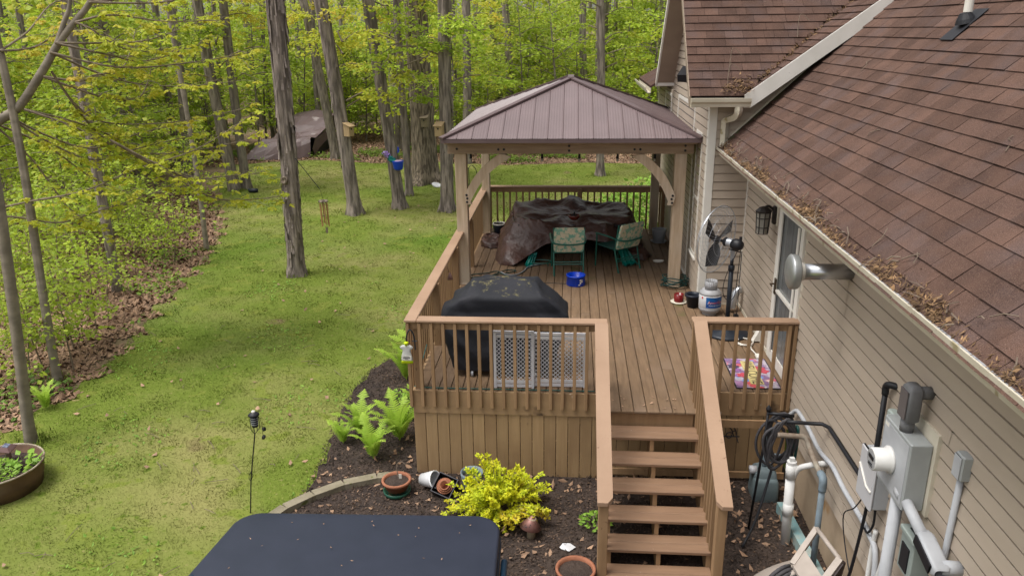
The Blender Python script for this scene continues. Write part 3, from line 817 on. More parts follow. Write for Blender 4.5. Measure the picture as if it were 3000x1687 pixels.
m_tarp = M('brown_tarp', (.085,.040,.030), (.056,.028,.022), 3, rough=.40, bump=.9, bscale=13, spec=.45, bdist=.02)
m_teal = M('teal_tarp', (.0,.20,.155), (.0,.12,.10), 4, rough=.35, bump=.3, spec=.5)
top = [(-.87,15.3,.83),(-.3,15.35,.89),(.4,15.35,.86),(1.0,15.2,.84),(1.13,14.75,.80),(1.10,14.3,.74),(.75,13.98,.70),(.2,13.9,.665),(-.3,13.92,.675),(-.75,14.05,.72),(-1.10,14.3,.77),(-1.22,14.75,.76)]
mid = [(-1.05,15.6,.5),(-.3,15.65,.5),(.45,15.65,.5),(1.2,15.5,.5),(1.30,14.9,.42),(1.24,14.3,.40),(.85,13.86,.52),(.3,13.80,.55),(-.40,13.75,.47),(-.85,13.72,.38),(-1.30,14.0,.36),(-1.42,14.75,.40)]
hem = [(-1.2,15.75,.02),(-.3,15.8,.02),(.5,15.8,.02),(1.3,15.6,.02),(1.36,14.9,.01),(1.30,14.3,.02),(.95,13.78,.34),(.35,13.74,.42),(-.42,13.68,.36),(-.85,13.50,.16),(-1.16,13.42,.01),(-1.46,14.3,.01)]
tt_ = thing('covered_table', 'patio table covered by a crumpled dark brown tarp under the gazebo', 'table', (0, 14.6, 0))
part('tabletop', MB().bbox((-1.0, 14.08, .60), (1.0, 15.2, .635), .01), m_bolt, tt_)
for x, y in ((-.85,14.2),(.85,14.2),(-.85,15.1),(.85,15.1)): part('leg', MB().tube([(x,y,0),(x,y,.6)], .02, 8), m_bolt, tt_)
tp = sheet('tarp', top, mid, hem, m_tarp, (0,14.65,.775), parent=tt_, wr=.036, seed=4, frq=1.35)
sheet('tarp_end', [(1.10,14.1,.20),(1.35,14.05,.22),(1.42,14.25,.2),(1.25,14.4,.25)], [(1.05,14.0,.12),(1.38,13.95,.12),(1.5,14.25,.1),(1.28,14.5,.15)], [(1.02,13.95,.01),(1.4,13.9,.01),(1.55,14.25,.01),(1.28,14.55,.01)], m_tarp, (1.28,14.2,.26), parent=tt_, wr=.03, seed=9, nA=40, frq=2)
# folded tarp by the left rail
sheet('tarp_bundle', [(-1.75,14.9,.16),(-1.5,14.85,.17),(-1.45,15.2,.18),(-1.72,15.3,.17)], [(-1.78,14.8,.10),(-1.40,14.72,.10),(-1.38,15.3,.1),(-1.78,15.42,.1)], [(-1.78,14.75,.01),(-1.33,14.62,.01),(-1.3,15.35,.01),(-1.78,15.5,.01)], m_tarp, (-1.6,15.05,.2), 'crumpled purple brown tarp bundle at the foot of the rear gazebo post', 'tarp', wr=.03, seed=5, nA=48, frq=2.2)
def hangcloth(name, P, mat, label, cat, seed):
    """bunched cloth: strip of pleats between top pts and bottom pts"""
    rg = random.Random(seed); rows = []
    T, B = P
    n = 22
    for j in range(9):
        t = j/8; row = []
        for k in range(n):
            s = k/(n-1)
            p = Vector(T[0]).lerp(Vector(T[1]), s).lerp(Vector(B[0]).lerp(Vector(B[1]), s), t)
            p += Vector((.02*math.sin(s*23+t*2), -.045*abs(math.sin(s*11+t*1.3)) - .05*t*t*math.sin(s*5), .012*math.sin(s*17+t*7)))
            p.z = max(p.z, .008); row.append(p)
        rows.append(row)
    row = []
    for k in range(n):
        p = Vector(rows[-1][k]); row.append((p.x+.03*math.sin(k), p.y-.10-.04*math.sin(k*1.7), max(.01, p.z-.01+.03*abs(math.sin(k*1.1)))))
    rows.append(row)
    solo(name, MB().grid(rows), mat, label, cat, smooth=True)
hangcloth('teal_cloth', (((.80,13.86,.40),(.98,13.88,.36)), ((.92,13.66,.03),(1.22,13.68,.03))), m_teal, 'bunched shiny teal tarp hanging at the right side of the covered table', 'tarp', 3)
hangcloth('teal_cloth', (((-.78,13.70,.16),(-.62,13.72,.20)), ((-.84,13.56,.02),(-.66,13.58,.02))), m_teal, 'small bunch of teal tarp poking out below the brown tarp at its front left', 'tarp', 6)
# bowl on the table
tz = thing('planter_bowl', 'small dark red bowl with a dead plant on the tarp covered table', 'bowl', (.05, 14.15, .72))
part('bowl', MB().lathe((.05,14.15,.715), [(.05,0),(.075,.015),(.108,.06),(.115,.095),(.105,.095),(.095,.06),(0,.05)], 20), M('oxblood_glaze', (.10,.018,.012), rough=.25, bump=0), tz, True)
part('soil', MB().lathe((.05,14.15,.78), [(.09,0),(.05,.02),(0,.025)], 12), m_mulch, tz)
part('dead_plant', MB().tube([(.05,14.15,.79),(.055,14.15,.87)], .018, 6).tube([(.07,14.14,.79),(.10,14.12,.835)], .012, 5).tube([(.03,14.14,.79),(0,14.13,.83)], .012, 5), m_bolt, tz)

# chairs
m_green = M('green_powder_coat', (.008,.105,.075), (.006,.08,.058), 8, rough=.35, bump=0, spec=.5)
m_sling = M('green_sling', (.006,.06,.046), (.004,.045,.036), 40, rough=.6, bump=.1)
m_floral = M('floral_fabric', (.52,.47,.33), (.16,.34,.25), 15, rough=.85, bump=.1, lo=.47, hi=.56, spots=[(23,.60,(.55,.50,.36)),(31,.66,(.30,.28,.06))], detail=3)
def chair(label, loc, rz, s=1.0):
    c = thing('patio_chair', label, 'chair', loc, 'green patio chairs with floral cushions', rz)
    # local: chair faces +y, back towards -y
    L = dict(local=True)
    back = lambda t: Vector((0, -.23-.13*t, .42+.46*t))
    bk = MB()
    rows = []
    for i in range(9):
        t = i/8; p = back(t) ; w = .262 - (.02 if i in (0,8) else 0)
        rows.append([(x*w/.262, p.y-.035+.02*abs(x)*2, p.z) for x in (-.262,-.13,0,.13,.262)])
    rows2 = [[(a, b-.045, c_) for a, b, c_ in r_] for r_ in rows]
    bk.grid(rows); bk.grid([list(reversed(r_)) for r_ in rows2])
    e = [r_[0] for r_ in rows]; e2 = [r_[0] for r_ in rows2]; bk.grid([e2, e])
    e = [r_[-1] for r_ in rows]; e2 = [r_[-1] for r_ in rows2]; bk.grid([e, e2])
    bk.grid([rows2[-1], rows[-1]]); bk.grid([rows[0], rows2[0]])
    part('back_cushion', bk, m_floral, c, True, **L)
    part('seat', MB().bbox((-.25,-.25,.385), (.25,.25,.41), .01), m_sling, c, **L)
    part('back_sling', MB().obox((0,-.25,.50), (.24,0,0), (0,.006,0), (0,-.05,.13)), m_sling, c, **L)
    for s_ in (-1, 1):
        part('leg', MB().tube([(s_*.27,.26,0),(s_*.27,.24,.40),(s_*.27,.235,.60)], .014, 8), m_green, c, **L)
        part('leg', MB().tube([(s_*.255,-.36,0),(s_*.262,-.25,.40),(s_*.262,-.34,.86)], .014, 8), m_green, c, **L)
        part('armrest', MB().tube(smoothpts([(s_*.27,.24,.60),(s_*.30,.20,.625),(s_*.305,-.12,.63),(s_*.27,-.36,.60),(s_*.14,-.40,.58),(0,-.41,.575)], 4), .015, 8), m_green, c, **L)
    part('stretcher', MB().tube([(-.258,-.31,.20),(.258,-.31,.20)], .010, 6).tube([(-.258,-.30,.24),(.258,-.30,.24)], .010, 6).tube([(-.262,-.25,.395),(.262,-.25,.395)], .013, 6).tube([(-.27,.25,.395),(.27,.25,.395)], .013, 6), m_green, c, **L)
    return c
chair('green metal patio chair with floral back cushion seen straight from behind', (-.06, 13.28, 0), R(4))
chair('green metal patio chair with floral cushion turned sideways at the table corner', (.82, 13.55, 0), R(38))
ST = thing('footstool', 'dark green metal footstool lying under the edge of the tarp', 'stool', (-.55, 13.62, 0))
part('rim', MB().tube([( -.55+.2*math.cos(a), 13.62+.12*math.sin(a), .05) for a in np.linspace(0,2*math.pi,17)], .012, 6), m_green, ST)
for a in (.5, 2.2, 3.9, 5.4): part('leg', MB().tube([(-.55+.2*math.cos(a),13.62+.12*math.sin(a),.05),(-.55+.22*math.cos(a),13.62+.13*math.sin(a),0)], .01, 6), m_green, ST)

# blue bowl
bb = thing('dog_bowl', 'bright blue plastic bucket bowl with white print on the deck floor', 'bowl', (.088, 12.46, 0))
m_blue = M('blue_plastic', (.0,.045,.52), (.0,.04,.46), 4, rough=.3, bump=0, spec=.5)
part('bowl', MB().lathe((.088,12.46,.002), [(.155,0),(.162,.01),(.15,.15),(.162,.155),(.162,.175),(.138,.175),(.136,.06),(0,.055)], 32), m_blue, bb, True)
pv = MB()
rg = random.Random(2)
for k in range(9):
    a = R(-62+rg.uniform(-11,13)); z = .035+.09*rg.random(); r = .1645
    w, h = rg.uniform(.014,.03), rg.uniform(.012,.03)
    c = Vector((.088+r*math.cos(a), 12.46+r*math.sin(a), z)); t = Vector((-math.sin(a), math.cos(a), 0))
    pv.add([c-t*w/2-Vector((0,0,h/2)), c+t*w/2-Vector((0,0,h/2)), c+t*w/2+Vector((0,0,h/2)), c-t*w/2+Vector((0,0,h/2))], [(0,1,2,3)])
part('print', pv, m_white, bb)
# white tray, pots
solo('foam_tray', MB().lathe((1.61,13.83,.002), [(.085,0),(.10,.03),(.105,.032),(.09,.012),(0,.010)], 20, ellipse=.6), m_white, 'small white foam tray left on the deck boards', 'tray', smooth=True)
m_terra = M('terracotta', (.34,.135,.075), (.28,.11,.06), 8, rough=.8, bump=.15)
m_plast = M('grey_plastic', (.33,.34,.36), (.29,.30,.32), 6, rough=.5, bump=.05)
m_navy = M('navy_plastic', (.012,.016,.026), rough=.4, bump=0)
def pot(name, label, c, r0, r1, h, mat, soil=True, axis=(0,0,1), cat='pot', rim=.0):
    t = thing(name, label, cat, c)
    part('body', MB().lathe(c, [(r0,.0),(r1,h-rim) if rim else (r1,h*.9),(r1+(.012 if rim else 0),h-rim),(r1+(.012 if rim else 0),h),(r1-.014,h),(r1-.018,h*.8),(r0-.008,.02),(0,.018)], 24, axis), mat, t, True)
    if soil: part('soil', MB().lathe(Vector(c)+Vector(axis).normalized()*h*.78, [(r1-.02,0),(r1*.5,.01),(0,.014)], 14, axis), m_mulch, t)
    return t
gp = pot('flower_pot', 'light grey plastic pot on a saucer beside the rear gazebo post', (1.765,15.28,.0), .105, .145, .27, m_plast)
part('saucer', MB().lathe((1.765,15.28,.001), [(.14,0),(.165,.025),(.155,.025),(.13,.008),(0,.006)], 24), m_plast, gp, True)
bk = pot('bucket', 'dark navy bucket behind the left end of the covered table', (-1.48,15.4,0), .10, .135, .33, m_navy, False)
part('rim', MB().lathe((-1.48,15.4,.318), [(.139,0),(.139,.02),(.12,.02),(.12,0)], 24), m_white, bk)
pot('flower_pot', 'black and green ceramic pot on a white foot beside the house corner', (1.885,11.42,0), .075, .115, .21, m_navy, False, rim=.03)
pd = thing('candle_jar', 'red glass jar on a dish beside the gazebo post', 'jar', (1.70, 11.62, 0))
part('jar', MB().lathe((1.70,11.62,.012), [(.07,0),(.075,.02),(.075,.13),(.065,.13),(.06,.02),(0,.015)], 20), M('red_glass', (.16,.012,.012), rough=.15, bump=0), pd, True)
part('dish', MB().lathe((1.70,11.62,.001), [(.09,0),(.13,.015),(.125,.02),(0,.008)], 20), m_cream, pd, True)
# hose coil at gazebo post
m_hose = M('dark_green_hose', (.012,.045,.04), rough=.45, bump=0)
pts = []
for k in range(120):
    a = k/120*2*math.pi*5.2; pts.append((1.73+(.20+.03*math.sin(k*.7))*math.cos(a), 12.40+(.17+.02*math.cos(k*.5))*math.sin(a), .02+.035*k/120*5+.012*math.sin(k)))
solo('green_cord_coil', MB().tube(pts, .010, 6), m_hose, 'coil of dark green cord around the foot of the right gazebo post', 'cord', smooth=True)
# cords on the deck
solo('extension_cord', MB().tube(smoothpts([(-.55,13.55,.012),(-.75,13.42,.012),(-.86,13.05,.012),(-1.05,12.85,.012),(-1.2,12.95,.012),(-1.32,13.12,.012),(-1.5,13.0,.012),(-1.72,12.92,.012),(-1.78,12.75,.012),(-1.5,12.80,.012),(-1.2,12.98,.012),(-.98,13.15,.012),(-1.15,13.2,.012),(-1.4,12.85,.012)], 5), .008, 6), m_hose, 'tangled dark green extension cord on the deck left of the chairs', 'cord', smooth=True)
solo('extension_cord', MB().tube(smoothpts([(-.5,13.58,.02),(-.66,13.5,.02),(-.78,13.38,.02),(-.84,13.12,.02),(-.95,12.92,.02),(-1.12,12.9,.02),(-1.24,13.06,.02)], 5), .009, 6), m_plast, 'pale grey cord curling out from under the brown tarp', 'cord', smooth=True)
solo('thin_cable', MB().tube([(-.75,12.52,.006),(-.3,12.50,.006),(-.08,12.47,.006)], .005, 5), m_bolt, 'thin dark cable running to the blue bowl', 'cable')

# grill under a cover
m_cover = M('black_vinyl_cover', (.013,.014,.018), (.020,.020,.025), 2, rough=.68, bump=.3, bscale=9, bdist=.02, spec=.25)
mm = m_cover.node_tree; nn, ll = mm.nodes, mm.links
# pollen lying on the upward facing parts of the cover
geo = nn.new('ShaderNodeNewGeometry'); sep = nn.new('ShaderNodeSeparateXYZ'); ll.new(geo.outputs['Normal'], sep.inputs[0])
nz = nn.new('ShaderNodeTexNoise'); nz.inputs['Scale'].default_value = 5.5; nz.inputs['Detail'].default_value = 9; nz.inputs['Roughness'].default_value = .78
ll.new(geo.outputs['Position'], nz.inputs['Vector'])
ml = nn.new('ShaderNodeMath'); ml.operation = 'MULTIPLY'; ll.new(sep.outputs['Z'], ml.inputs[0]); ll.new(nz.outputs['Fac'], ml.inputs[1])
mr = nn.new('ShaderNodeMapRange'); mr.inputs['From Min'].default_value = .51; mr.inputs['From Max'].default_value = .63; mr.inputs['To Max'].default_value = .7; ll.new(ml.outputs[0], mr.inputs['Value'])
bsd = nn['Principled BSDF']; old = bsd.inputs['Base Color'].links[0].from_socket
mx = nn.new('ShaderNodeMix'); mx.data_type = 'RGBA'; ll.new(mr.outputs[0], mx.inputs['Factor']); ll.new(old, mx.inputs['A']); mx.inputs['B'].default_value = (.30,.26,.10,1); ll.new(mx.outputs['Result'], bsd.inputs['Base Color'])
gr = thing('covered_grill', 'barbecue grill under a black cover dusted with yellow pollen behind the front rail', 'grill', (-.82, 9.05, 0))
def loft(secs, n=48, wr=.006, seed=1):
    """secs: (z, x0, x1, y0, y1, corner radius)"""
    rg = random.Random(seed); ph = [(rg.uniform(4,11), rg.uniform(4,11), rg.uniform(2,7), rg.uniform(0,6)) for _ in range(6)]
    V = []
    for (z, x0, x1, y0, y1, rr) in secs:
        cx, cy = (x0+x1)/2, (y0+y1)/2; hx, hy = (x1-x0)/2, (y1-y0)/2
        per = 2*(2*hx+2*hy)
        for k in range(n):
            a = 2*math.pi*k/n; ca, sa = math.cos(a), math.sin(a)
            e = max(.10, min(1.0, rr))
            px = cx + hx*math.copysign(abs(ca)**e, ca); py = cy + hy*math.copysign(abs(sa)**e, sa)
            w = sum(.6-1.4*abs(math.sin(p*px+q_*py+r_*1.7*z+s_)) for p, q_, r_, s_ in ph)*wr
            V.append((px+w*ca, py+w*sa, z+w*.8))
    F = []
    for i in range(len(secs)-1):
        for k in range(n):
            k2 = (k+1)%n; F.append((i*n+k, i*n+k2, (i+1)*n+k2, (i+1)*n+k))
    F.append(tuple(range((len(secs)-1)*n, len(secs)*n)))
    mb = MB(); mb.v, mb.f = V, F; return mb
secs = [(.10,-1.47,-.17,8.70,9.38,.22),(.25,-1.50,-.15,8.69,9.39,.22),(.45,-1.56,-.10,8.69,9.40,.2),(.62,-1.60,-.06,8.70,9.42,.22),(.74,-1.63,-.01,8.71,9.43,.24),(.80,-1.62,-.015,8.73,9.42,.26),(.84,-1.56,-.06,8.75,9.41,.26),
        (.93,-1.48,-.14,8.74,9.41,.25),(1.02,-1.37,-.26,8.74,9.40,.24),(1.055,-1.31,-.32,8.77,9.38,.24),(1.10,-1.27,-.36,8.90,9.35,.24),(1.145,-1.24,-.40,9.05,9.32,.25),(1.16,-1.20,-.44,9.10,9.29,.3),(1.165,-1.0,-.6,9.15,9.25,.5)]
fine = []
for a_, b_ in zip(secs[:-1], secs[1:]):
    kk = max(1, int((b_[0]-a_[0])/.025))
    for q in range(kk): fine.append(tuple(x_+(y_-x_)*q/kk for x_, y_ in zip(a_, b_)))
fine.append(secs[-1])
part('cover', loft(fine, 150, .0075, 5), m_cover, gr, True)
for x in (-1.21, -.42):
    for y in (8.74, 9.3): part('wheel', MB().lathe((x, y, .04), [(.012,-.012),(.04,-.012),(.04,.012),(.012,.012)], 14, (1,0,0)).tube([(x,y,.04),(x,y,.14)], .012, 6), m_plast, gr)
# pet gates leaning behind the rail
m_gate = M('grey_white_gate', (.78,.78,.81), (.68,.68,.72), 6, rough=.6, bump=.1)
def gate(label, x0, x1, y0, tilt, hgt):
    t = thing('pet_gate', label, 'gate', ((x0+x1)/2, y0, 0), 'pet gate panels against the front rail')
    def P(x, z, d=0): return Vector((x, y0 + z*tilt + d, z+.004))
    def slat(xa, za, xb, zb, w, d=0, th=.014):
        a, b = P(xa, za, d), P(xb, zb, d); return MB().bar(a, b, th, w, up=(0, 0, 1) if abs(xa-xb) > abs(za-zb) else (1, 0, 0))
    for z in (.025, .075): part('bottom_slat', slat(x0, z, x1, z, .038), m_gate, t)
    for z in (hgt-.025, hgt-.075): part('top_slat', slat(x0, z, x1, z, .038), m_gate, t)
    for x in (x0+.015, x1-.015): part('stile', slat(x, 0, x, hgt, .032, -.016, .016), m_gate, t)
    mesh = MB(); za, zb = .10, hgt-.10; pt = .052
    xa, xb = x0+.03, x1-.03
    for s_ in (1, -1):
        c = -3.0
        while c < 3:
            # line x = c + s*(z)
            pts = []
            for z in np.linspace(za, zb, 2): pts.append((c + s_*z, z))
            (xA, zA), (xB, zB) = pts
            lo_, hi_ = 0.0, 1.0
            dx = xB-xA
            t0, t1 = sorted(((xa-xA)/dx, (xb-xA)/dx)); t0, t1 = max(0, t0), min(1, t1)
            if t1-t0 > .02:
                a, b = P(xA+dx*t0, zA+(zB-zA)*t0, .006*s_*.4), P(xA+dx*t1, zA+(zB-zA)*t1, .006*s_*.4)
                mesh.bar(a, b, .003, .0075, up=(0,0,1))
            c += pt
    o = part('wire_mesh', mesh, m_gate, t); o['kind'] = 'stuff'
    return t
gate('left white pet gate panel with diamond mesh, in front of the covered grill', -.905, -.425, 8.44, .015, .735)
gate('right white pet gate panel with diamond mesh, partly behind the left panel', -.45, .195, 8.485, .02, .70)
# hanging fly trap bag
bg = thing('fly_trap', 'clear fly trap bag with bright yellow cap hanging on the deck corner', 'fly trap', (-1.905, 8.21, .38))
m_bag = M('clear_bag', (.50,.50,.48), (.40,.40,.38), 9, rough=.2, bump=.3, bscale=12)
m_lime = M('lime_plastic', (.50,.62,.01), rough=.35, bump=0)
bx_, by_ = -1.905, 8.215
prof = [(.0,.070,.012),(.06,.068,.024),(.12,.055,.020),(.165,.046,.014),(.185,.075,.014),(.205,.078,.012),(.225,.05,.012)]
def bagsec(rows, mat, nm):
    mb = MB(); n = 16; V = []
    for z, w, d in rows:
        for k in range(n):
            a = 2*math.pi*k/n; V.append((bx_+w*math.copysign(abs(math.cos(a))**.5, math.cos(a)), by_+d*math.sin(a), .40+z))
    F = [(i*n+k, i*n+(k+1)%n, (i+1)*n+(k+1)%n, (i+1)*n+k) for i in range(len(rows)-1) for k in range(n)] + [tuple(range(n-1,-1,-1)), tuple(range((len(rows)-1)*n, len(rows)*n))]
    mb.v, mb.f = V, F; part(nm, mb, mat, bg, True)
bagsec(prof, m_bag, 'bag')
bagsec([(-.004,.071,.018),(.024,.070,.0215),(.034,.066,.0225)], m_lime, 'bait')
part('cap', MB().lathe((bx_,by_,.62), [(.018,0),(.022,.02),(.026,.025),(.028,.04),(.016,.045),(0,.045)], 16), m_lime, bg, True)
part('label_panel', MB().box((bx_-.058, by_-.030, .448), (bx_+.058, by_-.027, .505)), m_white, bg)
lm = MB()
for z, w in ((.492,.035),(.478,.044),(.474,.040),(.462,.020)): lm.box((bx_-w, by_-.033, z), (bx_+w, by_-.0305, z+.004))
part('print', lm, M('dark_print', (.02,.025,.05), rough=.5, bump=0), bg)
part('hanger', MB().tube(smoothpts([(bx_-.01,by_+.06,.62),(bx_-.005,8.255,.70),(bx_+.02,8.25,.78),(bx_+.05,8.255,.80),(bx_+.085,8.262,.72),(bx_+.095,8.262,.55)], 4), .009, 6).tube([(bx_+.06,8.262,.66),(bx_+.12,8.262,.66)], .007, 5), m_navy, bg)
solo('green_wire', MB().tube(smoothpts([(-1.80,8.9,.35),(-1.845,8.52,.10),(-1.835,8.43,.03),(-1.75,8.372,.012),(-.5,8.368,.012),(.30,8.366,.012)], 5), .007, 6), M('green_wire', (.02,.10,.08), rough=.5, bump=0), 'thin green wire running along the front edge of the deck floor', 'wire')
# copper wind bell on left rail, shepherd hook
solo('rail_bell', MB().lathe((-1.755,10.62,.66), [(.045,0),(.03,.05),(.01,.10),(0,.105)], 14).tube([(-1.77,10.62,.76),(-1.79,10.62,.88)], .004, 4), M('rose_copper', (.20,.11,.095), rough=.5, bump=0), 'small copper bell hanging inside the left deck rail', 'bell', smooth=True)
sh = MB().tube(smoothpts([(-1.97,14.6,-.2),(-1.97,14.6,1.45),(-1.98,14.6,1.58),(-1.92,14.6,1.66),(-1.84,14.6,1.6),(-1.82,14.6,1.5)], 4), .007, 6).tube([(-1.97,14.6,.95),(-2.06,14.6,.95),(-2.06,14.6,.8)], .005, 5)
solo('shepherd_hook', sh, m_bolt, 'thin black shepherd hook beside the left deck rail behind the gazebo post', 'hook')
# string of light bulbs
sl_ = thing('string_light', 'string of dark socket bulbs hanging under the front gazebo beam', 'lights', (-.05, 12.9, 2.2))
cab = []
xs_ = [-1.70,-1.10,-.50,.12,.75,1.36]
for i, x in enumerate(xs_):
    cab.append((x, 12.9, 2.20))
    if i < 5: cab.append(((x+xs_[i+1])/2, 12.9, 2.185))
part('cable', MB().tube(smoothpts(cab, 4), .006, 5), m_bolt, sl_)
m_bulb = M('clear_bulb', (.45,.42,.36), rough=.1, bump=0)
for x in xs_:
    s_ = part('socket', MB().lathe((x,12.9,2.06), [(.010,.13),(.018,.10),(.020,.02),(.026,0),(.015,0)], 10), m_bolt, sl_)
    part('bulb', MB().lathe((x,12.9,2.0), [(0,0),(.018,.012),(.022,.03),(.014,.058)], 10), m_bulb, s_, True)

# propane tank
pt_ = thing('propane_tank', 'white and grey propane tank with blue label beside the house corner', 'gas tank', (2.095, 11.14, 0))
m_tankw = M('tank_white', (.62,.62,.63), (.55,.55,.56), 6, rough=.4, bump=.04)
m_tankg = M('tank_grey', (.34,.34,.35), (.29,.29,.30), 6, rough=.45, bump=.04)
TC = Vector((2.095, 11.14, 0))
part('body', MB().lathe(TC, [(.10,.03),(.145,.05),(.162,.09),(.164,.12)], 32), m_tankg, pt_, True)
part('shoulder', MB().lathe(TC, [(.164,.315),(.158,.345),(.125,.385),(.06,.405),(0,.41)], 32), m_tankg, pt_, True)
part('wrap_label', MB().lathe(TC, [(.164,.12),(.1655,.122),(.1655,.313),(.164,.315)], 32), m_tankw, pt_, True)
part('foot_ring', MB().lathe(TC, [(.105,0),(.11,.035),(.10,.035),(.098,0)], 24), m_tankg, pt_)
for a0, a1 in ((R(200),R(330)), (R(20),R(150))):
    col = MB()
    for k in range(8):
        a, b = a0+(a1-a0)*k/8, a0+(a1-a0)*(k+1)/8
        for r_, q in ((.095,0),):
            A = [TC+Vector((.095*math.cos(t), .095*math.sin(t), z)) for t, z in ((a,.385),(b,.385),(b,.52),(a,.52))]
            B = [TC+Vector((.100*math.cos(t), .100*math.sin(t), z)) for t, z in ((a,.385),(b,.385),(b,.52),(a,.52))]
            col.add(A+B, [(3,2,1,0),(4,5,6,7),(0,1,5,4),(1,2,6,5),(2,3,7,6),(3,0,4,7)])
    part('collar', col, m_tankg, pt_, True)
part('valve', MB().lathe(TC+Vector((0,0,.40)), [(.018,0),(.018,.06),(.03,.065),(.03,.085),(0,.085)], 12).tube([TC+Vector((0,0,.44)), TC+Vector((-.03,-.05,.44))], .012, 8), M('valve_metal', (.20,.19,.17), rough=.4, metal=.6, bump=0), pt_)
def wrapgeo(v, f, r, ac, zc):
    return [(TC.x + r*math.cos(ac + p[0]/r), TC.y + r*math.sin(ac + p[0]/r), zc + p[1]) for p in v], f
bl_ = MB(); n = 14
for k in range(n):
    a, b = R(240)+R(106)*k/n, R(240)+R(106)*(k+1)/n
    bl_.add([TC+Vector((.1668*math.cos(t), .1668*math.sin(t), z)) for t, z in ((a,.138),(b,.138),(b,.302),(a,.302))], [(0,1,2,3)])
part('label_panel', bl_, M('label_blue', (.005,.045,.22), (.01,.12,.38), 12, rough=.35, bump=0), pt_)
m_lw = M('lettering_white', (.75,.75,.75), rough=.5, bump=0); m_lr = M('lettering_red', (.55,.03,.03), rough=.5, bump=0)
for body, size, z, mt, r_ in (('AmeriGas', .062, .222, m_lw, .1676), ('AmeriGas', .059, .2225, m_lr, .1684), ('PROPANE EXCHANGE', .022, .176, m_lw, .1676)):
    v, f = text_geo(body, size); v, f = wrapgeo(v, f, r_, R(292), z)
    mb = MB(); mb.v, mb.f = v, f; part('lettering', mb, mt, pt_)
mb = MB().lathe(TC+Vector((.1665*math.cos(R(218)), .1665*math.sin(R(218)), .285)), [(0,.002),(.016,.001)], 8, (math.cos(R(218)), math.sin(R(218)), 0)); part('emblem', mb, m_lr, pt_)

# pedestal fan
fn = thing('pedestal_fan', 'large black pedestal fan with wire guard in front of the house corner', 'fan', (2.20, 10.33, 0))
m_fan = M('fan_navy', (.018,.023,.032), (.014,.018,.026), 5, rough=.4, bump=.03)
m_wire = M('chrome_wire', (.42,.44,.47), rough=.3, metal=.6, bump=0)
part('base', MB().lathe((2.20,10.33,.0), [(.30,0),(.305,.02),(.28,.045),(.06,.06),(.035,.10)], 40), m_fan, fn, True)
part('pole', MB().tube([(2.20,10.33,.05),(2.20,10.33,.98)], .032, 14).lathe((2.20,10.33,.93), [(.033,0),(.044,.005),(.044,.07),(.033,.075)], 14).tube([(2.20,10.33,1.0),(2.20,10.33,1.10)], .024, 12), m_fan, fn, True)
part('bracket', MB().box((2.175,10.31,1.08),(2.225,10.35,1.24)), m_wire, fn)
ax = Vector((-.74,.66,.06)).normalized(); fc = Vector((2.00, 10.46, 1.335))
mo = fc - ax*.30
part('motor', MB().lathe(mo, [(.0,-.10),(.05,-.09),(.075,-.05),(.08,.0),(.075,.03),(.062,.035),(.062,.17),(.05,.185),(.02,.19),(.02,.30)], 20, ax), m_bolt, fn, True)
part('motor_label', MB().lathe(mo, [(.0628,.06),(.0628,.13)], 20, ax), m_wire, fn)
part('switch', MB().tube([mo-ax*.06+Vector((0,0,.06)), mo-ax*.06+Vector((0,0,.12))], .02, 8).tube([mo-ax*.08+Vector((0,0,-.09)), mo+ax*.1+Vector((0,0,-.09))], .008, 6), m_bolt, fn)
u1 = ax.orthogonal().normalized(); u2 = ax.cross(u1)
up = Vector((0,0,1)); u2 = (up - ax*up.dot(ax)).normalized(); u1 = u2.cross(ax)
for k in range(3):
    a = R(-85+120*k); d = u1*math.cos(a) + u2*math.sin(a); t = ax.cross(d)
    rows = []
    for i in range(7):
        s = .05 + .33*i/6; w = (.03 + .085*math.sin(min(1, i/4.5)*math.pi*.62))
        tw = .55 - .3*i/6
        tv_ = (t*math.cos(tw) + ax*math.sin(tw))
        sw = .03*i/6
        rows.append([fc + d*s + tv_*(q*w) + t*sw for q in (-1,-.5,0,.5,1)])
    part('blade', MB().grid(rows).grid([[p + ax*.004 for p in reversed(r_)] for r_ in rows]), m_bolt, fn, True)
part('hub', MB().lathe(fc, [(.05,-.03),(.055,.02),(.03,.04),(0,.045)], 16, ax), m_bolt, fn, True)
def guard(dep, prof_r, rings, nrad):
    mb = MB()
    def gp_(r, a):
        h = dep*math.sqrt(max(0, 1-(r/.47)**2.6))
        return fc + ax*h + (u1*math.cos(a)+u2*math.sin(a))*r
    for r_ in rings: mb.tube([gp_(r_, 2*math.pi*k/40) for k in range(41)], .0022, 4, False)
    for k in range(nrad):
        a = 2*math.pi*k/nrad; mb.tube([gp_(r_, a) for r_ in (.07,.19,.30,.39,.45,.47)], .0014, 4, False)
    return mb
part('guard', guard(.10, None, (.07,.13,.20,.27,.34,.40,.44), 48), m_wire, fn)
part('guard', guard(-.10, None, (.09,.22,.35), 48), m_wire, fn)
part('guard_rim', MB().tube([fc + (u1*math.cos(a)+u2*math.sin(a))*.472 for a in np.linspace(0, 2*math.pi, 49)], .006, 6, False), m_wire, fn)
part('power_cord', MB().tube(smoothpts([mo-ax*.02+Vector((0,-.02,-.08)), (2.12,10.28,.85), (2.10,10.27,.62), (2.18,10.24,.52), (2.26,10.27,.6), (2.28,10.28,.9), mo-ax*.05+Vector((.02,0,-.07))], 5), .006, 5)
     .tube(smoothpts([mo-ax*.07+Vector((.02,0,-.08)), (2.315,10.30,.9), (2.33,10.36,.4), (2.33,10.40,.25)], 4), .006, 5).box((2.30,10.36,.14),(2.36,10.44,.26)), m_bolt, fn)
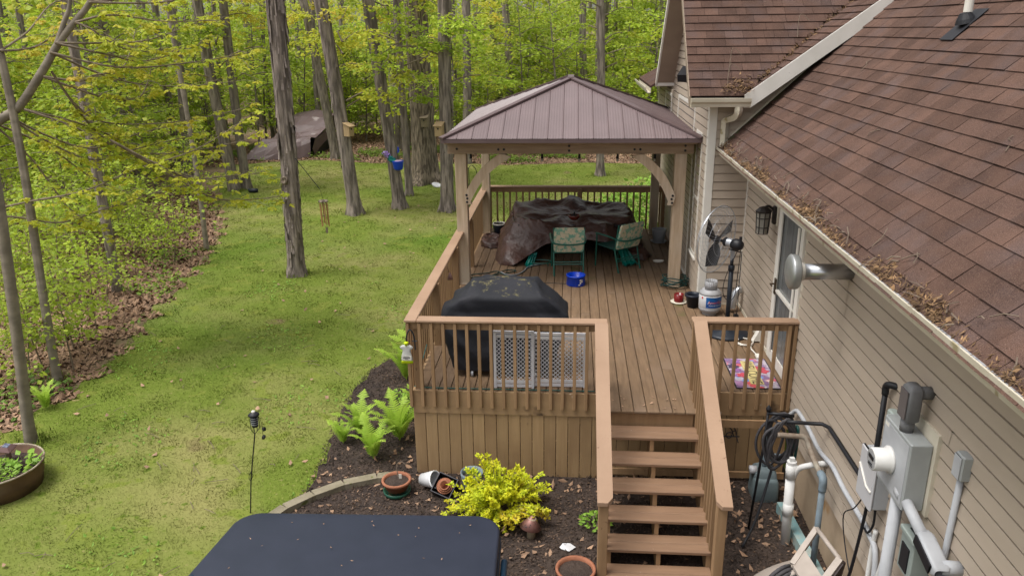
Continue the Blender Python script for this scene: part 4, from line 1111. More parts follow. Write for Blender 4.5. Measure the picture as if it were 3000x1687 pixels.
# duct elbow
m_galv = M('galvanised_steel', (.55,.56,.58), (.44,.45,.47), 5, rough=.28, metal=.9, bump=.05)
el = []
for k in range(9):
    a = R(90)*k/8; el.append((2.44+.12-.12*math.cos(a)*1.0, 11.22+.05*k/8, .06+.30*math.sin(a)*.95))
solo('duct_elbow', MB().tube(el, [.058,.062,.058,.062,.058,.062,.058,.060,.060], 18, False), m_galv, 'short galvanised duct elbow standing on the deck beside the wall', 'duct', smooth=True)
# welcome mat
wm = thing('door_mat', 'colourful door mat with the word welcome in front of the side door', 'door mat', (2.26, 8.99, 0))
m_mat = M('mat_print', (.20,.12,.22), (.40,.35,.40), 7, rough=.95, bump=.3, bscale=90, lo=.44, hi=.56, spots=[(5,.57,(.55,.09,.10)),(6.3,.60,(.14,.24,.50)),(9,.64,(.72,.66,.62)),(15,.66,(.03,.02,.05))], detail=3)
part('mat', MB().bbox((2.005,8.56,.002),(2.515,9.42,.014), .004), m_mat, wm)
part('border', MB().box((1.99,8.545,.0015),(2.53,9.435,.008)), m_bolt, wm)
# print on the mat: blobs, flowers
rg = random.Random(12); pal = [(.34,.05,.07),(.11,.17,.34),(.40,.37,.40),(.20,.09,.23),(.27,.14,.25),(.05,.035,.07)]
pm = [M('mat_ink', c, tuple(min(1,q*1.5) for q in c), 40, rough=.95, bump=0) for c in pal]
for k in range(20):
    c = (rg.uniform(2.06,2.46), rg.uniform(8.62,9.36))
    if abs(c[0]-2.27) < .10: continue
    r_ = rg.uniform(.03,.07); mt = rg.choice(pm)
    part('print', MB().poly([(c[0]+r_*(1+.18*math.cos(5*t))*math.cos(t), c[1]+r_*(1+.18*math.cos(5*t))*math.sin(t), .0150+k*.0002) for t in np.linspace(0,2*math.pi,20,endpoint=False)]), mt, wm)
part('banner', MB().box((2.185,8.65,.0145),(2.345,9.33,.0195)), M('mat_cream', (.50,.41,.18), rough=.95, bump=0), wm)
v, f = text_geo('WELCOME', .17)
mb = MB(); mb.v = [(2.265 + p[1]*1.0, 8.99 - p[0]*.80, .0205) for p in v]; mb.f = f
part('lettering', mb, m_bolt, wm)
# white cord heap
pts = []
for k in range(60):
    a = k/60*2*math.pi*3.2; pts.append((2.39+.11*math.cos(a)+.01*math.sin(k), 9.98+.13*math.sin(a)+.01*math.cos(k*1.3), .012+.02*k/60))
pts += [(2.42,9.75,.015),(2.44,9.62,.015),(2.46,9.52,.015)]
wc = thing('extension_cord', 'coiled white cord on the deck between the fan and the mat', 'cord', (2.39, 9.95, 0))
part('cord', MB().tube(pts, .008, 6), m_white, wc, True)
part('plug', MB().bbox((2.42,9.42,.004),(2.49,9.54,.045), .012), m_white, wc)
solo('pet_door_ramp', MB().prism([(2.50,10.0,.02),(2.615,10.0,.02),(2.615,10.0,.26)], (0,.10,0)), m_white, 'small white wedge bracket leaning against the wall near the door', 'bracket')
# wall lantern
wl_ = thing('wall_lantern', 'dark bronze lantern lamp mounted on the siding beside the door', 'wall lamp', (2.61, 9.80, 1.7))
m_bronze = M('dark_bronze', (.022,.017,.015), rough=.5, bump=0)
part('back_plate', MB().bbox((2.585,9.72,1.70),(2.612,9.86,2.02), .006), m_cream, wl_)
part('mount', MB().bbox((2.545,9.745,1.72),(2.584,9.835,1.95), .01).tube(smoothpts([(2.55,9.79,1.90),(2.49,9.79,1.95),(2.44,9.79,1.935)], 4), .016, 8), m_bronze, wl_)
part('lamp_shade', MB().lathe((2.43,9.79,1.60), [(.10,.27),(.105,.29),(.06,.33),(.02,.345),(0,.345)], 8), m_bronze, wl_)
part('glass', MB().lathe((2.43,9.79,1.60), [(.072,.01),(.086,.27)], 8), M('frosted_glass', (.22,.205,.18), rough=.3, bump=0), wl_)
cg = MB()
for k in range(8):
    a = 2*math.pi*k/8; cg.tube([(2.43+.075*math.cos(a),9.79+.075*math.sin(a),1.60),(2.43+.09*math.cos(a),9.79+.09*math.sin(a),1.875)], .006, 4)
for z, r_ in ((1.60,.078),(1.68,.082),(1.80,.088)): cg.tube([(2.43+r_*math.cos(a),9.79+r_*math.sin(a),z) for a in np.linspace(0,2*math.pi,9)], .006, 4)
part('cage', cg, m_bronze, wl_)
# exhaust pipe with cap
ev = thing('exhaust_vent', 'shiny galvanised exhaust pipe with round cap sticking out of the wall under the gutter', 'vent', (2.62, 7.05, 1.93))
part('pipe', MB().tube([(2.62,7.05,1.935),(2.14,7.05,1.93)], .075, 24), m_galv, ev, True)
part('collar', MB().tube([(2.16,7.05,1.93),(2.10,7.05,1.93)], .085, 24), m_white, ev, True)
m_galvd = M('dull_galvanised', (.42,.43,.43), (.33,.34,.33), 7, rough=.42, metal=.7, bump=.05)
part('cap', MB().lathe((2.11,7.05,1.93), [(.10,0),(.155,.0),(.163,.012),(.158,.024),(.166,.036),(.160,.048),(.166,.060),(.158,.072),(.135,.085),(.06,.095),(0,.097)], 36, (-1,0,0)), m_galvd, ev, True)

# ------------------------------------------------------------------ utilities on and beside the near wall
m_elec = M('grey_enamel', (.33,.345,.345), (.29,.305,.305), 5, rough=.5, bump=.04)
m_pvcg = M('pvc_grey', (.42,.43,.45), (.36,.37,.39), 6, rough=.5, bump=.03)
m_pvcd = M('pvc_dark_grey', (.15,.15,.155), (.125,.125,.13), 9, rough=.6, bump=.06)
m_pvcw = M('pvc_white', (.66,.655,.64), (.58,.57,.55), 5, rough=.45, bump=.03)
em = thing('electric_meter', 'grey electric meter box with round glass meter and conduits on the siding', 'electric meter', (2.55, 5.25, .7))
part('backing_board', MB().box((2.575,4.98,.72),(2.612,5.55,1.38)), m_cream, em)
part('box', MB().bbox((2.42,5.02,.74),(2.574,5.50,1.28), .008), m_elec, em)
part('cover_seam', MB().box((2.417,5.045,.77),(2.4195,5.475,1.25)), m_pvcg, em)
part('meter', MB().lathe((2.418,5.30,1.0), [(.105,0),(.105,.02),(.088,.025),(.088,.13),(.08,.14)], 32, (-1,0,0)), m_pvcw, em, True)
part('meter_face', MB().lathe((2.278,5.30,1.0), [(.08,0),(0,.001)], 28, (-1,0,0)), M('meter_dial', (.34,.35,.36), (.26,.27,.28), 30, rough=.2, bump=0), em)
part('display', MB().box((2.272,5.255,1.005),(2.276,5.345,1.035)).box((2.272,5.27,.965),(2.276,5.33,.972)).box((2.272,5.26,.950),(2.276,5.34,.955)), m_bolt, em)
part('seal_label', MB().box((2.4165,5.40,1.215),(2.4185,5.47,1.245)), m_white, em)
def LB(t, c, w, h, d, axis, mat):
    """conduit body: rounded box with a raised cover plate"""
    c = Vector(c)
    part('conduit_body', loft([(-h/2,-w*.35,w*.35,-d*.35,d*.35,.5),(-h*.46,-w/2,w/2,-d/2,d/2,.4),(h*.46,-w/2,w/2,-d/2,d/2,.4),(h/2,-w*.35,w*.35,-d*.35,d*.35,.5)], 28, 0).xf(Matrix.Translation(c) @ axis), mat, t, True)
part('conduit_body', loft([(1.36,2.44,2.50,5.19,5.29,.5),(1.385,2.42,2.525,5.165,5.315,.4),(1.62,2.42,2.525,5.165,5.315,.4),(1.65,2.44,2.51,5.19,5.29,.5)], 28, 0), m_pvcd, em, True)
part('conduit_cover', loft([(1.395,2.408,2.421,5.18,5.30,.4),(1.61,2.408,2.421,5.18,5.30,.4)], 20, 0), M('cover_plate', (.12,.105,.105), rough=.5, bump=0), em)
part('conduit', MB().tube([(2.47,5.24,1.28),(2.47,5.24,1.37)], .048, 16), m_pvcd, em, True)
part('conduit', MB().tube([(2.50,5.24,1.585),(2.612,5.24,1.585)], .048, 16), m_pvcd, em, True)
part('conduit', MB().tube([(2.47,5.20,.745),(2.47,5.20,-1.2)], .046, 16), m_pvcg, em, True)
part('conduit', MB().tube([(2.46,5.14,.83),(2.46,4.74,.74)], .040, 16).tube([(2.46,5.16,.835),(2.46,5.08,.817)], .052, 16), m_pvcg, em, True)
l2 = Matrix.Translation((2.47,4.60,.70)) @ Matrix.Rotation(R(-76), 4, 'X')
part('conduit_body', loft([(-.17,-.045,.045,-.03,.03,.6),(-.15,-.06,.06,-.045,.045,.45),(.12,-.06,.06,-.045,.045,.45),(.17,-.045,.045,-.035,.035,.6)], 28, 0).xf(l2), m_pvcg, em, True)
part('conduit_cover', loft([(-.14,-.075,-.062,-.04,.04,.4),(.12,-.075,-.062,-.04,.04,.4)], 20, 0).xf(l2), m_bolt, em)
part('conduit', MB().tube([(2.49,4.49,.67),(2.612,4.48,.67)], .05, 16), m_pvcg, em, True)
# small outlet with conduit
ob = thing('outlet_box', 'small grey outlet box on a thin conduit high on the siding', 'outlet', (2.57, 4.75, 1.2))
part('box', MB().bbox((2.54,4.57,1.27),(2.612,4.68,1.45), .01), m_elec, ob)
part('cover', MB().bbox((2.53,4.58,1.28),(2.5395,4.67,1.44), .004), m_pvcg, ob)
part('conduit', MB().tube([(2.58,4.63,1.27),(2.58,4.66,-.2)], .022, 12), m_pvcg, ob, True)
# disconnect box
db = thing('disconnect_box', 'grey green disconnect box with black flap low on the siding', 'electric box', (2.53, 4.98, .42))
m_gg = M('grey_green_enamel', (.27,.31,.29), (.23,.265,.25), 5, rough=.5, bump=.04)
part('box', MB().bbox((2.47,4.84,.26),(2.612,5.05,.60), .008), m_gg, db)
part('lid', MB().bbox((2.455,4.83,.575),(2.612,5.06,.612), .006), m_gg, db)
part('flap', MB().box((2.46,4.885,.30),(2.4695,5.005,.50)), m_bolt, db)
part('top_plate', MB().box((2.50,4.89,.6125),(2.58,5.0,.618)), m_bolt, db)
part('whip', MB().tube(smoothpts([(2.54,4.95,.265),(2.54,4.95,.1),(2.50,4.95,-.3),(2.50,4.98,-.6)], 4), .022, 10), m_pvcg, db, True)
# telecom box
tb = thing('telecom_box', 'light grey plastic telecom box with black cables on the siding', 'telecom box', (2.55, 5.78, .3))
part('box', MB().bbox((2.485,5.62,.33),(2.612,5.92,.78), .012), m_pvcg, tb)
part('lid', MB().bbox((2.455,5.61,.32),(2.4845,5.93,.79), .012), M('telecom_grey', (.46,.455,.47), rough=.5, bump=0), tb)
part('latch', MB().tube([(2.45,5.90,.62),(2.45,5.72,.50),(2.45,5.62,.50)], .008, 6), m_white, tb)
part('cable', MB().tube(smoothpts([(2.55,5.72,.33),(2.55,5.70,.15),(2.54,5.76,.02),(2.55,5.85,.0)], 4), .010, 6).tube(smoothpts([(2.54,5.84,.33),(2.53,5.86,.0),(2.52,5.93,-.5),(2.48,5.98,-.95)], 4), .014, 6)
     .tube(smoothpts([(2.53,5.88,.33),(2.50,6.0,.1),(2.50,6.2,-.1),(2.52,6.15,-.35),(2.53,5.9,-.6),(2.53,5.6,-.7)], 4), .006, 5), m_bolt, tb)
bx2 = thing('junction_box', 'pale green grey junction box on the siding behind the meter', 'electric box', (2.6, 5.62, 1.0))
part('box', MB().bbox((2.54,5.56,.88),(2.612,5.76,1.20), .012), M('pale_green_enamel', (.36,.41,.38), rough=.5, bump=0), bx2)
# black pipes
bp_ = thing('black_pipe', 'black plastic pipe with an elbow rising up the siding', 'pipe', (2.55, 5.9, .5))
part('riser', MB().tube([(2.55,5.86,.30),(2.55,5.86,1.28)], .022, 12), m_bolt, bp_, True)
part('elbow', MB().tube(smoothpts([(2.55,5.86,1.27),(2.55,5.86,1.34),(2.56,5.82,1.37),(2.61,5.78,1.37)], 4), .028, 12), m_bolt, bp_, True)
hp = thing('black_pipe', 'horizontal black pipe with a bend running along the siding from the pump', 'pipe', (2.5, 7.4, .2))
part('run', MB().tube([(2.50,7.95,-.10),(2.50,6.98,.39),(2.52,6.90,.42),(2.55,6.05,.44)] if False else smoothpts([(2.20,7.16,.31),(2.40,7.14,.31)], 2) + [Vector((2.54,7.13,.31)), Vector((2.575,7.03,.325)), Vector((2.58,6.2,.32)), Vector((2.58,5.93,.32))], .020, 10), m_bolt, hp, True)
# grey flex conduit along foundation
fx = MB().tube(smoothpts([(2.5,8.14,-.15),(2.56,8.05,-.02),(2.57,7.9,0),(2.575,7.58,-.01),(2.575,7.2,-.04),(2.575,6.82,.02),(2.575,6.47,-.01),(2.575,6.1,-.01),(2.57,5.8,-.02),(2.56,5.58,-.15),(2.55,5.5,-1.1)], 6), .024, 12)
solo('grey_conduit', fx, m_pvcg, 'curved grey conduit running low along the siding to the ground', 'conduit', smooth=True)
for nm, lab, pp in (('white_conduit', 'thin white conduit below the telecom box', [(2.57,5.68,.10),(2.57,5.70,-.1),(2.55,5.66,-.5),(2.54,5.70,-1.15)]), ('white_conduit', 'thin white conduit slanting down beside the thick riser', [(2.58,5.44,.32),(2.58,5.46,.1),(2.55,5.60,-.7),(2.54,5.66,-1.15)])):
    solo(nm, MB().tube(smoothpts(pp, 4), .020, 10), m_pvcw, lab, 'conduit', smooth=True)
solo('switch_box', MB().bbox((2.55,5.39,.36),(2.612,5.47,.60), .008), m_pvcg, 'small grey switch box below the electric meter', 'electric box')
# white cleanout pipe
wp = thing('cleanout_pipe', 'thick white PVC pipe with square cap standing in the soil', 'pipe', (2.325, 7.17, GZ))
part('pipe', MB().tube([(2.325,7.17,GZ-.02),(2.31,7.2,-.30)], .048, 20), m_pvcw, wp, True)
part('coupling', MB().tube([(2.321,7.18,-.80),(2.319,7.183,-.66)], .055, 20), m_pvcw, wp, True)
part('coupling', MB().tube([(2.3125,7.195,-.36),(2.309,7.2,-.20)], .055, 20), m_pvcw, wp, True)
part('plug', MB().tube([(2.309,7.2,-.2),(2.308,7.2,-.165)], .049, 20).box((2.285,7.18,-.165),(2.333,7.224,-.125)), m_pvcw, wp)
part('branch', MB().tube(smoothpts([(2.32,7.19,-.44),(2.36,7.17,-.25),(2.45,7.10,-.15),(2.64,7.0,-.05)], 4), .030, 14), m_pvcw, wp, True)
# blue grey gas pipes and pump
m_bpipe = M('weathered_blue_pipe', (.17,.22,.26), (.12,.145,.16), 9, rough=.6, bump=.2, spots=[(7,.66,(.20,.12,.06))])
m_teal2 = M('flaking_teal_paint', (.20,.36,.38), (.30,.33,.30), 9, rough=.7, bump=.3)
bpz = thing('gas_pipe', 'weathered blue grey pipe with elbows beside the foundation', 'pipe', (2.45, 6.7, GZ))
part('riser', MB().tube([(2.45,6.64,-1.2),(2.45,6.66,-.12)], .030, 14), m_bpipe, bpz, True)
part('elbow', MB().tube(smoothpts([(2.45,6.66,-.16),(2.45,6.66,-.07),(2.45,6.69,-.03),(2.45,6.76,-.03)], 4), .038, 14), m_bpipe, bpz, True)
part('run', MB().tube(smoothpts([(2.16,7.29,.09),(2.32,7.27,.09),(2.42,7.26,.085),(2.45,7.22,.06),(2.45,7.15,.03),(2.45,6.98,-.01),(2.45,6.80,-.03),(2.45,6.74,-.03)], 4), .028, 12), M('rusty_pipe', (.30,.27,.22), (.17,.12,.085), 10, rough=.7, bump=.2), bpz, True)
solo('concrete_curb', MB().bar((2.42,7.75,-1.10),(2.50,6.35,-1.10), .10, .16), m_teal2, 'flaking teal painted concrete strip along the foundation', 'curb')
pp_ = thing('gas_meter', 'blue grey pump box with pipes standing behind the white pipe', 'gas meter', (2.29, 8.0, GZ))
part('body', loft([(-1.16,2.15,2.43,7.92,8.20,.25),(-1.10,2.14,2.44,7.91,8.21,.22),(-.90,2.15,2.43,7.92,8.20,.22),(-.86,2.17,2.41,7.94,8.18,.3)], 32, 0), M('pump_blue_grey', (.125,.165,.175), (.10,.13,.14), 6, rough=.55, bump=.08), pp_, True)
part('lid', loft([(-.86,2.16,2.42,7.96,8.22,.3),(-.80,2.17,2.41,7.98,8.21,.3),(-.77,2.22,2.36,8.02,8.18,.4)], 28, 0), M('pump_lid', (.105,.135,.145), rough=.55, bump=0), pp_, True)
part('riser', MB().tube(smoothpts([(2.29,8.1,-.78),(2.28,8.12,-.5),(2.28,8.12,-.36),(2.36,8.12,-.30)], 4), .028, 12).tube([(2.30,8.05,-.62),(2.48,8.02,-.62)], .05, 14), m_bpipe, pp_, True)
part('index_window', MB().lathe((2.14,8.06,-.80), [(.05,-.05),(.05,.03),(0,.03)], 14, (-1,0,0)), M('clear_plastic', (.42,.42,.44), rough=.1, bump=0), pp_, True)
# hose hung over hook
hz_ = thing('grey_hose', 'grey garden hose hanging in loops from a black stand', 'hose', (2.2, 7.4, GZ))
m_ghose = M('grey_hose_rubber', (.062,.058,.062), (.045,.042,.046), 30, rough=.75, bump=.1)
pts = []
for k in range(220):
    a = k/220*2*math.pi*9.5; j = math.sin(k*.37)
    pts.append((2.20+(.125+.035*j)*math.cos(a)+.05*math.sin(a*.15), 7.40+.09*math.sin(a*.5)-.05*math.sin(a)*.4, -.06+(.27+.05*math.cos(k*.23))*math.sin(a)))
part('loops', MB().tube(pts, .015, 7), m_ghose, hz_, True)
part('stand', MB().tube([(2.08,7.42,.30),(2.07,7.43,-.1),(1.98,7.38,-1.18)], .014, 6).tube([(2.07,7.42,.27),(2.34,7.40,.25)], .018, 8).lathe((2.08,7.42,.29), [(.02,0),(.03,.03),(.012,.06),(0,.08)], 10).tube(smoothpts([(2.17,7.38,-.33),(2.12,7.34,-.55),(2.0,7.2,-.9),(1.85,7.05,-1.13)],4), .014, 6), m_bolt, hz_, True)
solo('green_hose', MB().tube(smoothpts([(2.40,7.55,-1.13),(2.40,7.45,-.6),(2.42,7.45,-.1),(2.42,7.47,.06),(2.42,7.54,.03),(2.43,7.60,-.3),(2.44,7.65,-.8)], 5), .016, 8), M('teal_hose', (.008,.055,.05), rough=.45, bump=0), 'dark green hose looped over the pipes by the foundation', 'hose', smooth=True)
# decorative black iron trellis on the right skirt
dt = MB()
for r_ in (.20, .16): dt.tube([(1.80+r_*math.cos(a), 8.38, -.52+r_*.8*math.sin(a)) for a in np.linspace(0, math.pi, 15)], .008, 5)
for a in np.linspace(.3, math.pi-.3, 6): dt.tube([(1.80+.16*math.cos(a),8.38,-.52+.128*math.sin(a)),(1.80+.20*math.cos(a),8.38,-.52+.16*math.sin(a))], .006, 4)
for cx in (1.68, 1.80, 1.92):
    dt.tube([(cx+.05*math.cos(a)*(1-t*.5), 8.38-.08*0, -.54+.05*math.sin(a)*(1-t*.5)) for t, a in [(k/14, k/14*7) for k in range(15)]], .007, 4)
dt.tube([(1.58,8.38,-.55),(2.04,8.38,-.55)], .008, 5).tube([(1.60,8.38,-.53),(1.60,8.25,-.56)], .006, 4).tube([(2.0,8.38,-.53),(2.0,8.25,-.56)], .006, 4)
solo('iron_plant_holder', dt, m_bolt, 'scrolled black iron plant holder on the dark skirt boards', 'plant holder')
# hose reel, lower right
hr = thing('hose_reel', 'beige and brown hose reel cart with grey hose at the foundation', 'hose reel', (2.15, 6.1, GZ))
m_beige = M('beige_plastic', (.40,.345,.30), (.35,.30,.26), 8, rough=.5, bump=.04)
m_dkbr = M('dark_brown_plastic', (.035,.022,.022), rough=.35, bump=0)
H = [(2.36,6.42,-.42),(2.43,5.97,-.42),(2.13,5.70,-.62),(2.08,6.14,-.62)]
hb = MB()
hb.bar(H[0], H[3], .05, .035); hb.bar(H[1], H[2], .06, .045)
part('handle', MB().tube([H[0], H[1]], .022, 10), m_beige, hr, True)
part('tray', MB().add([Vector(H[3])+Vector((0,0,0)), Vector(H[2]), Vector(H[2]).lerp(Vector(H[1]), .45), Vector(H[3]).lerp(Vector(H[0]), .45)] + [Vector(H[3])+Vector((0,0,-.03)), Vector(H[2])+Vector((0,0,-.03)), Vector(H[2]).lerp(Vector(H[1]), .45)+Vector((0,0,-.03)), Vector(H[3]).lerp(Vector(H[0]), .45)+Vector((0,0,-.03))], [(3,2,1,0),(4,5,6,7),(0,1,5,4),(1,2,6,5),(2,3,7,6),(3,0,4,7)]), m_beige, hr)
part('side_frame', hb, m_beige, hr)
part('leg', MB().bar((2.45,5.97,-.44), (2.40,6.05,-1.15), .05, .05).bar((2.14,5.68,-.64),(2.30,5.72,-1.15), .05, .05).bar((2.44,5.95,-.45),(2.14,5.68,-.65), .05, .04), m_dkbr, hr)
part('reel_flange', MB().lathe((2.02,6.28,-.86), [(.0,0),(.06,.0),(.06,.02),(.22,.02),(.27,.0),(.28,.02),(.27,.045),(.22,.05),(0,.05)], 32, (-.3,.35,.6)), m_beige, hr, True)
pts = []
cR = Vector((2.05,6.08,-.88)); axr = Vector((-.3,.5,.15)).normalized(); ur = axr.orthogonal().normalized(); wr_ = axr.cross(ur)
for k in range(160):
    a = k/160*2*math.pi*7; pts.append(cR + axr*(-.14+.28*k/160) + (ur*math.cos(a)+wr_*math.sin(a))*.185)
part('wound_hose', MB().tube(pts, .019, 7), m_ghose, hr, True)

# ------------------------------------------------------------------ garden in front of the deck
tub = thing('hot_tub', 'hot tub with a flat navy blue vinyl cover in the foreground', 'hot tub', (-1.83, 4.95, GZ), rz=R(2.0))
m_vinyl = M('navy_vinyl', (.023,.028,.046), (.019,.024,.040), 4, rough=.5, bump=.10, bscale=220, spots=[(70,.77,(.08,.08,.09))])
def rrect(hx, hy, r, n=8):
    P = []
    for cx, cy, a0 in ((hx-r,hy-r,0),(-hx+r,hy-r,90),(-hx+r,-hy+r,180),(hx-r,-hy+r,270)):
        for k in range(n+1):
            a = R(a0+90*k/n); P.append((cx+r*math.cos(a), cy+r*math.sin(a)))
    return P
def rslab(z0, z1, hx, hy, r, b=.02):
    mb = MB(); rings = []
    for z, i in ((z0,0),(z1-b,0),(z1-b*.3,b*.3),(z1,b)):
        rings.append([(x*(1-i/hx), y*(1-i/hy), z) for x, y in rrect(hx, hy, r)])
    n = len(rings[0]); V = [p for q in rings for p in q]
    F = [(i*n+k, i*n+(k+1)%n, (i+1)*n+(k+1)%n, (i+1)*n+k) for i in range(3) for k in range(n)] + [tuple(range(3*n, 4*n)), tuple(range(n-1,-1,-1))]
    mb.v, mb.f = V, F; return mb
part('cabinet', rslab(0, .84, 1.14, 1.10, .25), m_dkbr, tub, local=True)
def skew(mb):
    # the left side splays outward towards the near end
    mb.v = [((x - .34*max(0, (.75-y))*(.5 if x < 0 else 0)*(1 if x < 0 else 0)) if x < -.6 else x, y, z) for x, y, z in mb.v]; return mb
part('cover', skew(rslab(.83, .955, 1.25, 1.17, .24, .025)), m_vinyl, tub, True, local=True)
part('fold_seam', MB().box((-1.30,-.21,.956),(1.17,-.19,.959)), m_vinyl, tub, local=True)
part('cover_skirt', skew(rslab(.76, .832, 1.26, 1.18, .24, .004)), m_vinyl, tub, True, local=True)
m_lift = M('navy_lifter', (.012,.040,.075), rough=.35, bump=0)
part('lifter_arm', MB().tube([(-1.24,.66,.92),(-1.56,-1.2,.97)], .026, 10), m_lift, tub, True, local=True)
part('lifter_arm', MB().tube([(1.30,.70,.80),(1.30,-.6,.84)], .03, 10).bbox((1.26,.05,.30),(1.36,.30,.80), .01), m_lift, tub, True, local=True)
# curved stone edging
ed = [(-2.02,8.18),(-2.35,8.12),(-2.72,7.95),(-3.02,7.70),(-3.26,7.42),(-3.42,7.1),(-3.5,6.7)]
eds = [Vector((a,b,0)) for a, b in ed]
for i in range(len(eds)-1):
    a, b = eds[i], eds[i+1]; d = (b-a).normalized()*.006
    if i == 0: edg = thing('stone_edging', 'curved mossy concrete edging along the flower bed', 'edging', (-2.7, 7.9, GZ)); m_edge = M('mossy_concrete', (.26,.225,.16), (.19,.165,.11), 6, rough=.95, bump=.5, bscale=30, spots=[(5,.64,(.10,.11,.03))])
    part('edging_block', MB().bar((a+d)+Vector((0,0,GZ+.045)), (b-d)+Vector((0,0,GZ+.045)), .125, .10), m_edge, edg)
# pots in the bed
t1 = pot('flower_pot', 'wide terracotta bowl pot with dead leaves on a green saucer', (-2.04,7.86,GZ+.09), .12, .165, .13, m_terra, True, rim=.03)
part('saucer', MB().lathe((-2.04,7.86,GZ+.024), [(.13,0),(.16,.02),(.165,.06),(.15,.06),(.13,.02),(0,.015)], 28), M('green_glaze', (.015,.07,.045), rough=.3, bump=0), t1, True)
part('plant_tag', MB().box((-2.02,7.90,GZ+.18),(-1.985,7.905,GZ+.26)), m_white, t1)
part('dead_stem', MB().tube(smoothpts([(-2.03,7.92,GZ+.18),(-2.05,7.95,GZ+.35),(-1.99,7.95,GZ+.40),(-1.93,7.93,GZ+.37)], 4), .006, 5), m_twig, t1)
pot('flower_pot', 'white pot with purple rim lying on its side against the skirt', (-1.76,8.02,GZ+.12), .075, .105, .20, m_tankw, False, axis=(1,-.45,.35))
sq = thing('square_planter', 'tilted black square planter holding nested terracotta pots', 'planter', (-1.46, 7.88, GZ))
Mq = Matrix.Translation((-1.46,7.90,GZ+.10)) @ Matrix.Rotation(R(42), 4, 'X') @ Matrix.Rotation(R(-22), 4, 'Z')
m_ebony = M('ebony_plastic', (.025,.022,.03), rough=.4, bump=0)
part('shell', MB().box((-.125,-.125,-.1),(-.115,.125,.1)).box((.115,-.125,-.1),(.125,.125,.1)).box((-.115,-.125,-.1),(.115,-.115,.1)).box((-.115,.115,-.1),(.115,.125,.1)).box((-.115,-.115,-.1),(.115,.115,-.09)).xf(Mq), m_ebony, sq)
for k, r_ in enumerate((.092,.074,.056)):
    part('nested_pot', MB().lathe((0,0,-.085+.02*k), [(r_*.75,0),(r_,.13),(r_+.006,.13),(r_+.006,.155),(r_-.008,.155),(r_*.72,.02),(0,.02)], 22).xf(Mq), m_terra, sq, True)
gb = pot('bucket', 'blue grey bucket with grass growing in it behind the yellow shrub', (-1.14,7.92,GZ+.024), .095, .135, .29, M('blue_grey_bucket', (.20,.25,.28), (.16,.20,.23), 7, rough=.55, bump=.08), True)
tf_ = MB(); rg = random.Random(3)
for k in range(40):
    a = rg.uniform(0, 6.28); r_ = rg.uniform(0,.09); x, y = -1.14+r_*math.cos(a), 7.92+r_*math.sin(a); h = rg.uniform(.05,.16)
    tf_.add([(x-.005,y,GZ+.25),(x+.005,y,GZ+.25),(x+rg.uniform(-.05,.05),y+rg.uniform(-.05,.05),GZ+.25+h)], [(0,1,2)])
part('grass_tuft', tf_, m_plant, gb)
pot('flower_pot', 'terracotta pot with yellow leaves at the foot of the stairs', (.085,6.42,GZ+.02), .13, .19, .17, m_terra, True, rim=.03)
cl = thing('path_light', 'copper cone path light with punched holes beside the yellow shrub', 'path light', (-.38, 7.14, GZ))
m_cop = M('copper', (.25,.125,.105), (.20,.10,.085), 8, rough=.5, metal=.5, bump=.05)
CC = Vector((-.38,7.14,GZ+.27)); ca = Vector((.18,.12,1)).normalized()
part('shade', MB().lathe(CC, [(.118,-.13),(.121,-.128),(.06,-.05),(.012,.008),(0,.012)], 28, ca), m_cop, cl, True)
hl = MB(); rg = random.Random(4)
uu = ca.orthogonal().normalized(); vv = ca.cross(uu)
for k in range(26):
    a = rg.uniform(0, 6.28); h = rg.uniform(-.115,-.045); r_ = .012+(.008-h)*(.118/.138)
    p = CC + ca*(h+.006) + (uu*math.cos(a)+vv*math.sin(a))*(r_+.003); tt0 = (-uu*math.sin(a)+vv*math.cos(a)); dn = (ca*-.76 + (uu*math.cos(a)+vv*math.sin(a))*.65)
    hl.add([p-tt0*.003-dn*.007, p+tt0*.003-dn*.007, p+tt0*.003+dn*.007, p-tt0*.003+dn*.007], [(0,1,2,3)])
part('holes', hl, m_bolt, cl)
part('stem', MB().tube([CC-ca*.02, (-.40,7.11,GZ)], .045, 12), M('pale_clay', (.36,.29,.20), rough=.9), cl, True)
solo('torn_paper', MB().prism([(-.09,6.93,GZ+.03),(.02,6.87,GZ+.04),(.09,6.95,GZ+.035),(.03,7.0,GZ+.045),(.0,7.01,GZ+.04),(-.05,6.99,GZ+.05)], (0,0,.003)), m_tankw, 'torn white paper scrap lying on the mulch', 'litter')
# solar bug lantern on a pole
bz = thing('garden_torch', 'black garden torch lantern on a thin pole standing in the lawn', 'lantern', (-3.66, 7.38, GZ))
pl_ = [(-3.66,7.38,GZ),(-3.60,7.39,-.70),(-3.49,7.40,-.13)]
part('pole', MB().tube([Vector(pl_[0]), Vector(pl_[1]), Vector(pl_[2])], .007, 6).tube(smoothpts([(-3.60,7.39,-.74),(-3.625,7.39,-.70),(-3.595,7.39,-.62),(-3.575,7.39,-.66),(-3.60,7.39,-.72)],3), .004, 4), m_bolt, bz)
LC = Vector((-3.475,7.40,-.01))
ck = MB()
for k in range(4):
    a = R(45+90*k); ck.tube(smoothpts([(-3.49,7.40,-.13), LC+Vector((.05*math.cos(a),.05*math.sin(a),-.05)), LC+Vector((.045*math.cos(a),.045*math.sin(a),.10))], 4), .004, 4)
part('cradle', ck, m_bolt, bz)
part('lamp', MB().lathe(LC, [(.035,-.03),(.038,0),(.038,.11),(.03,.11)], 16), m_navy, bz, True)
for z in (0, .025, .05, .075): part('grille', MB().lathe(LC+Vector((0,0,z)), [(.041,0),(.041,.008)], 16), m_plast, bz)
part('lamp_shade', MB().lathe(LC+Vector((0,0,.11)), [(.062,0),(.06,.012),(.03,.035),(0,.04)], 18), m_bolt, bz, True)
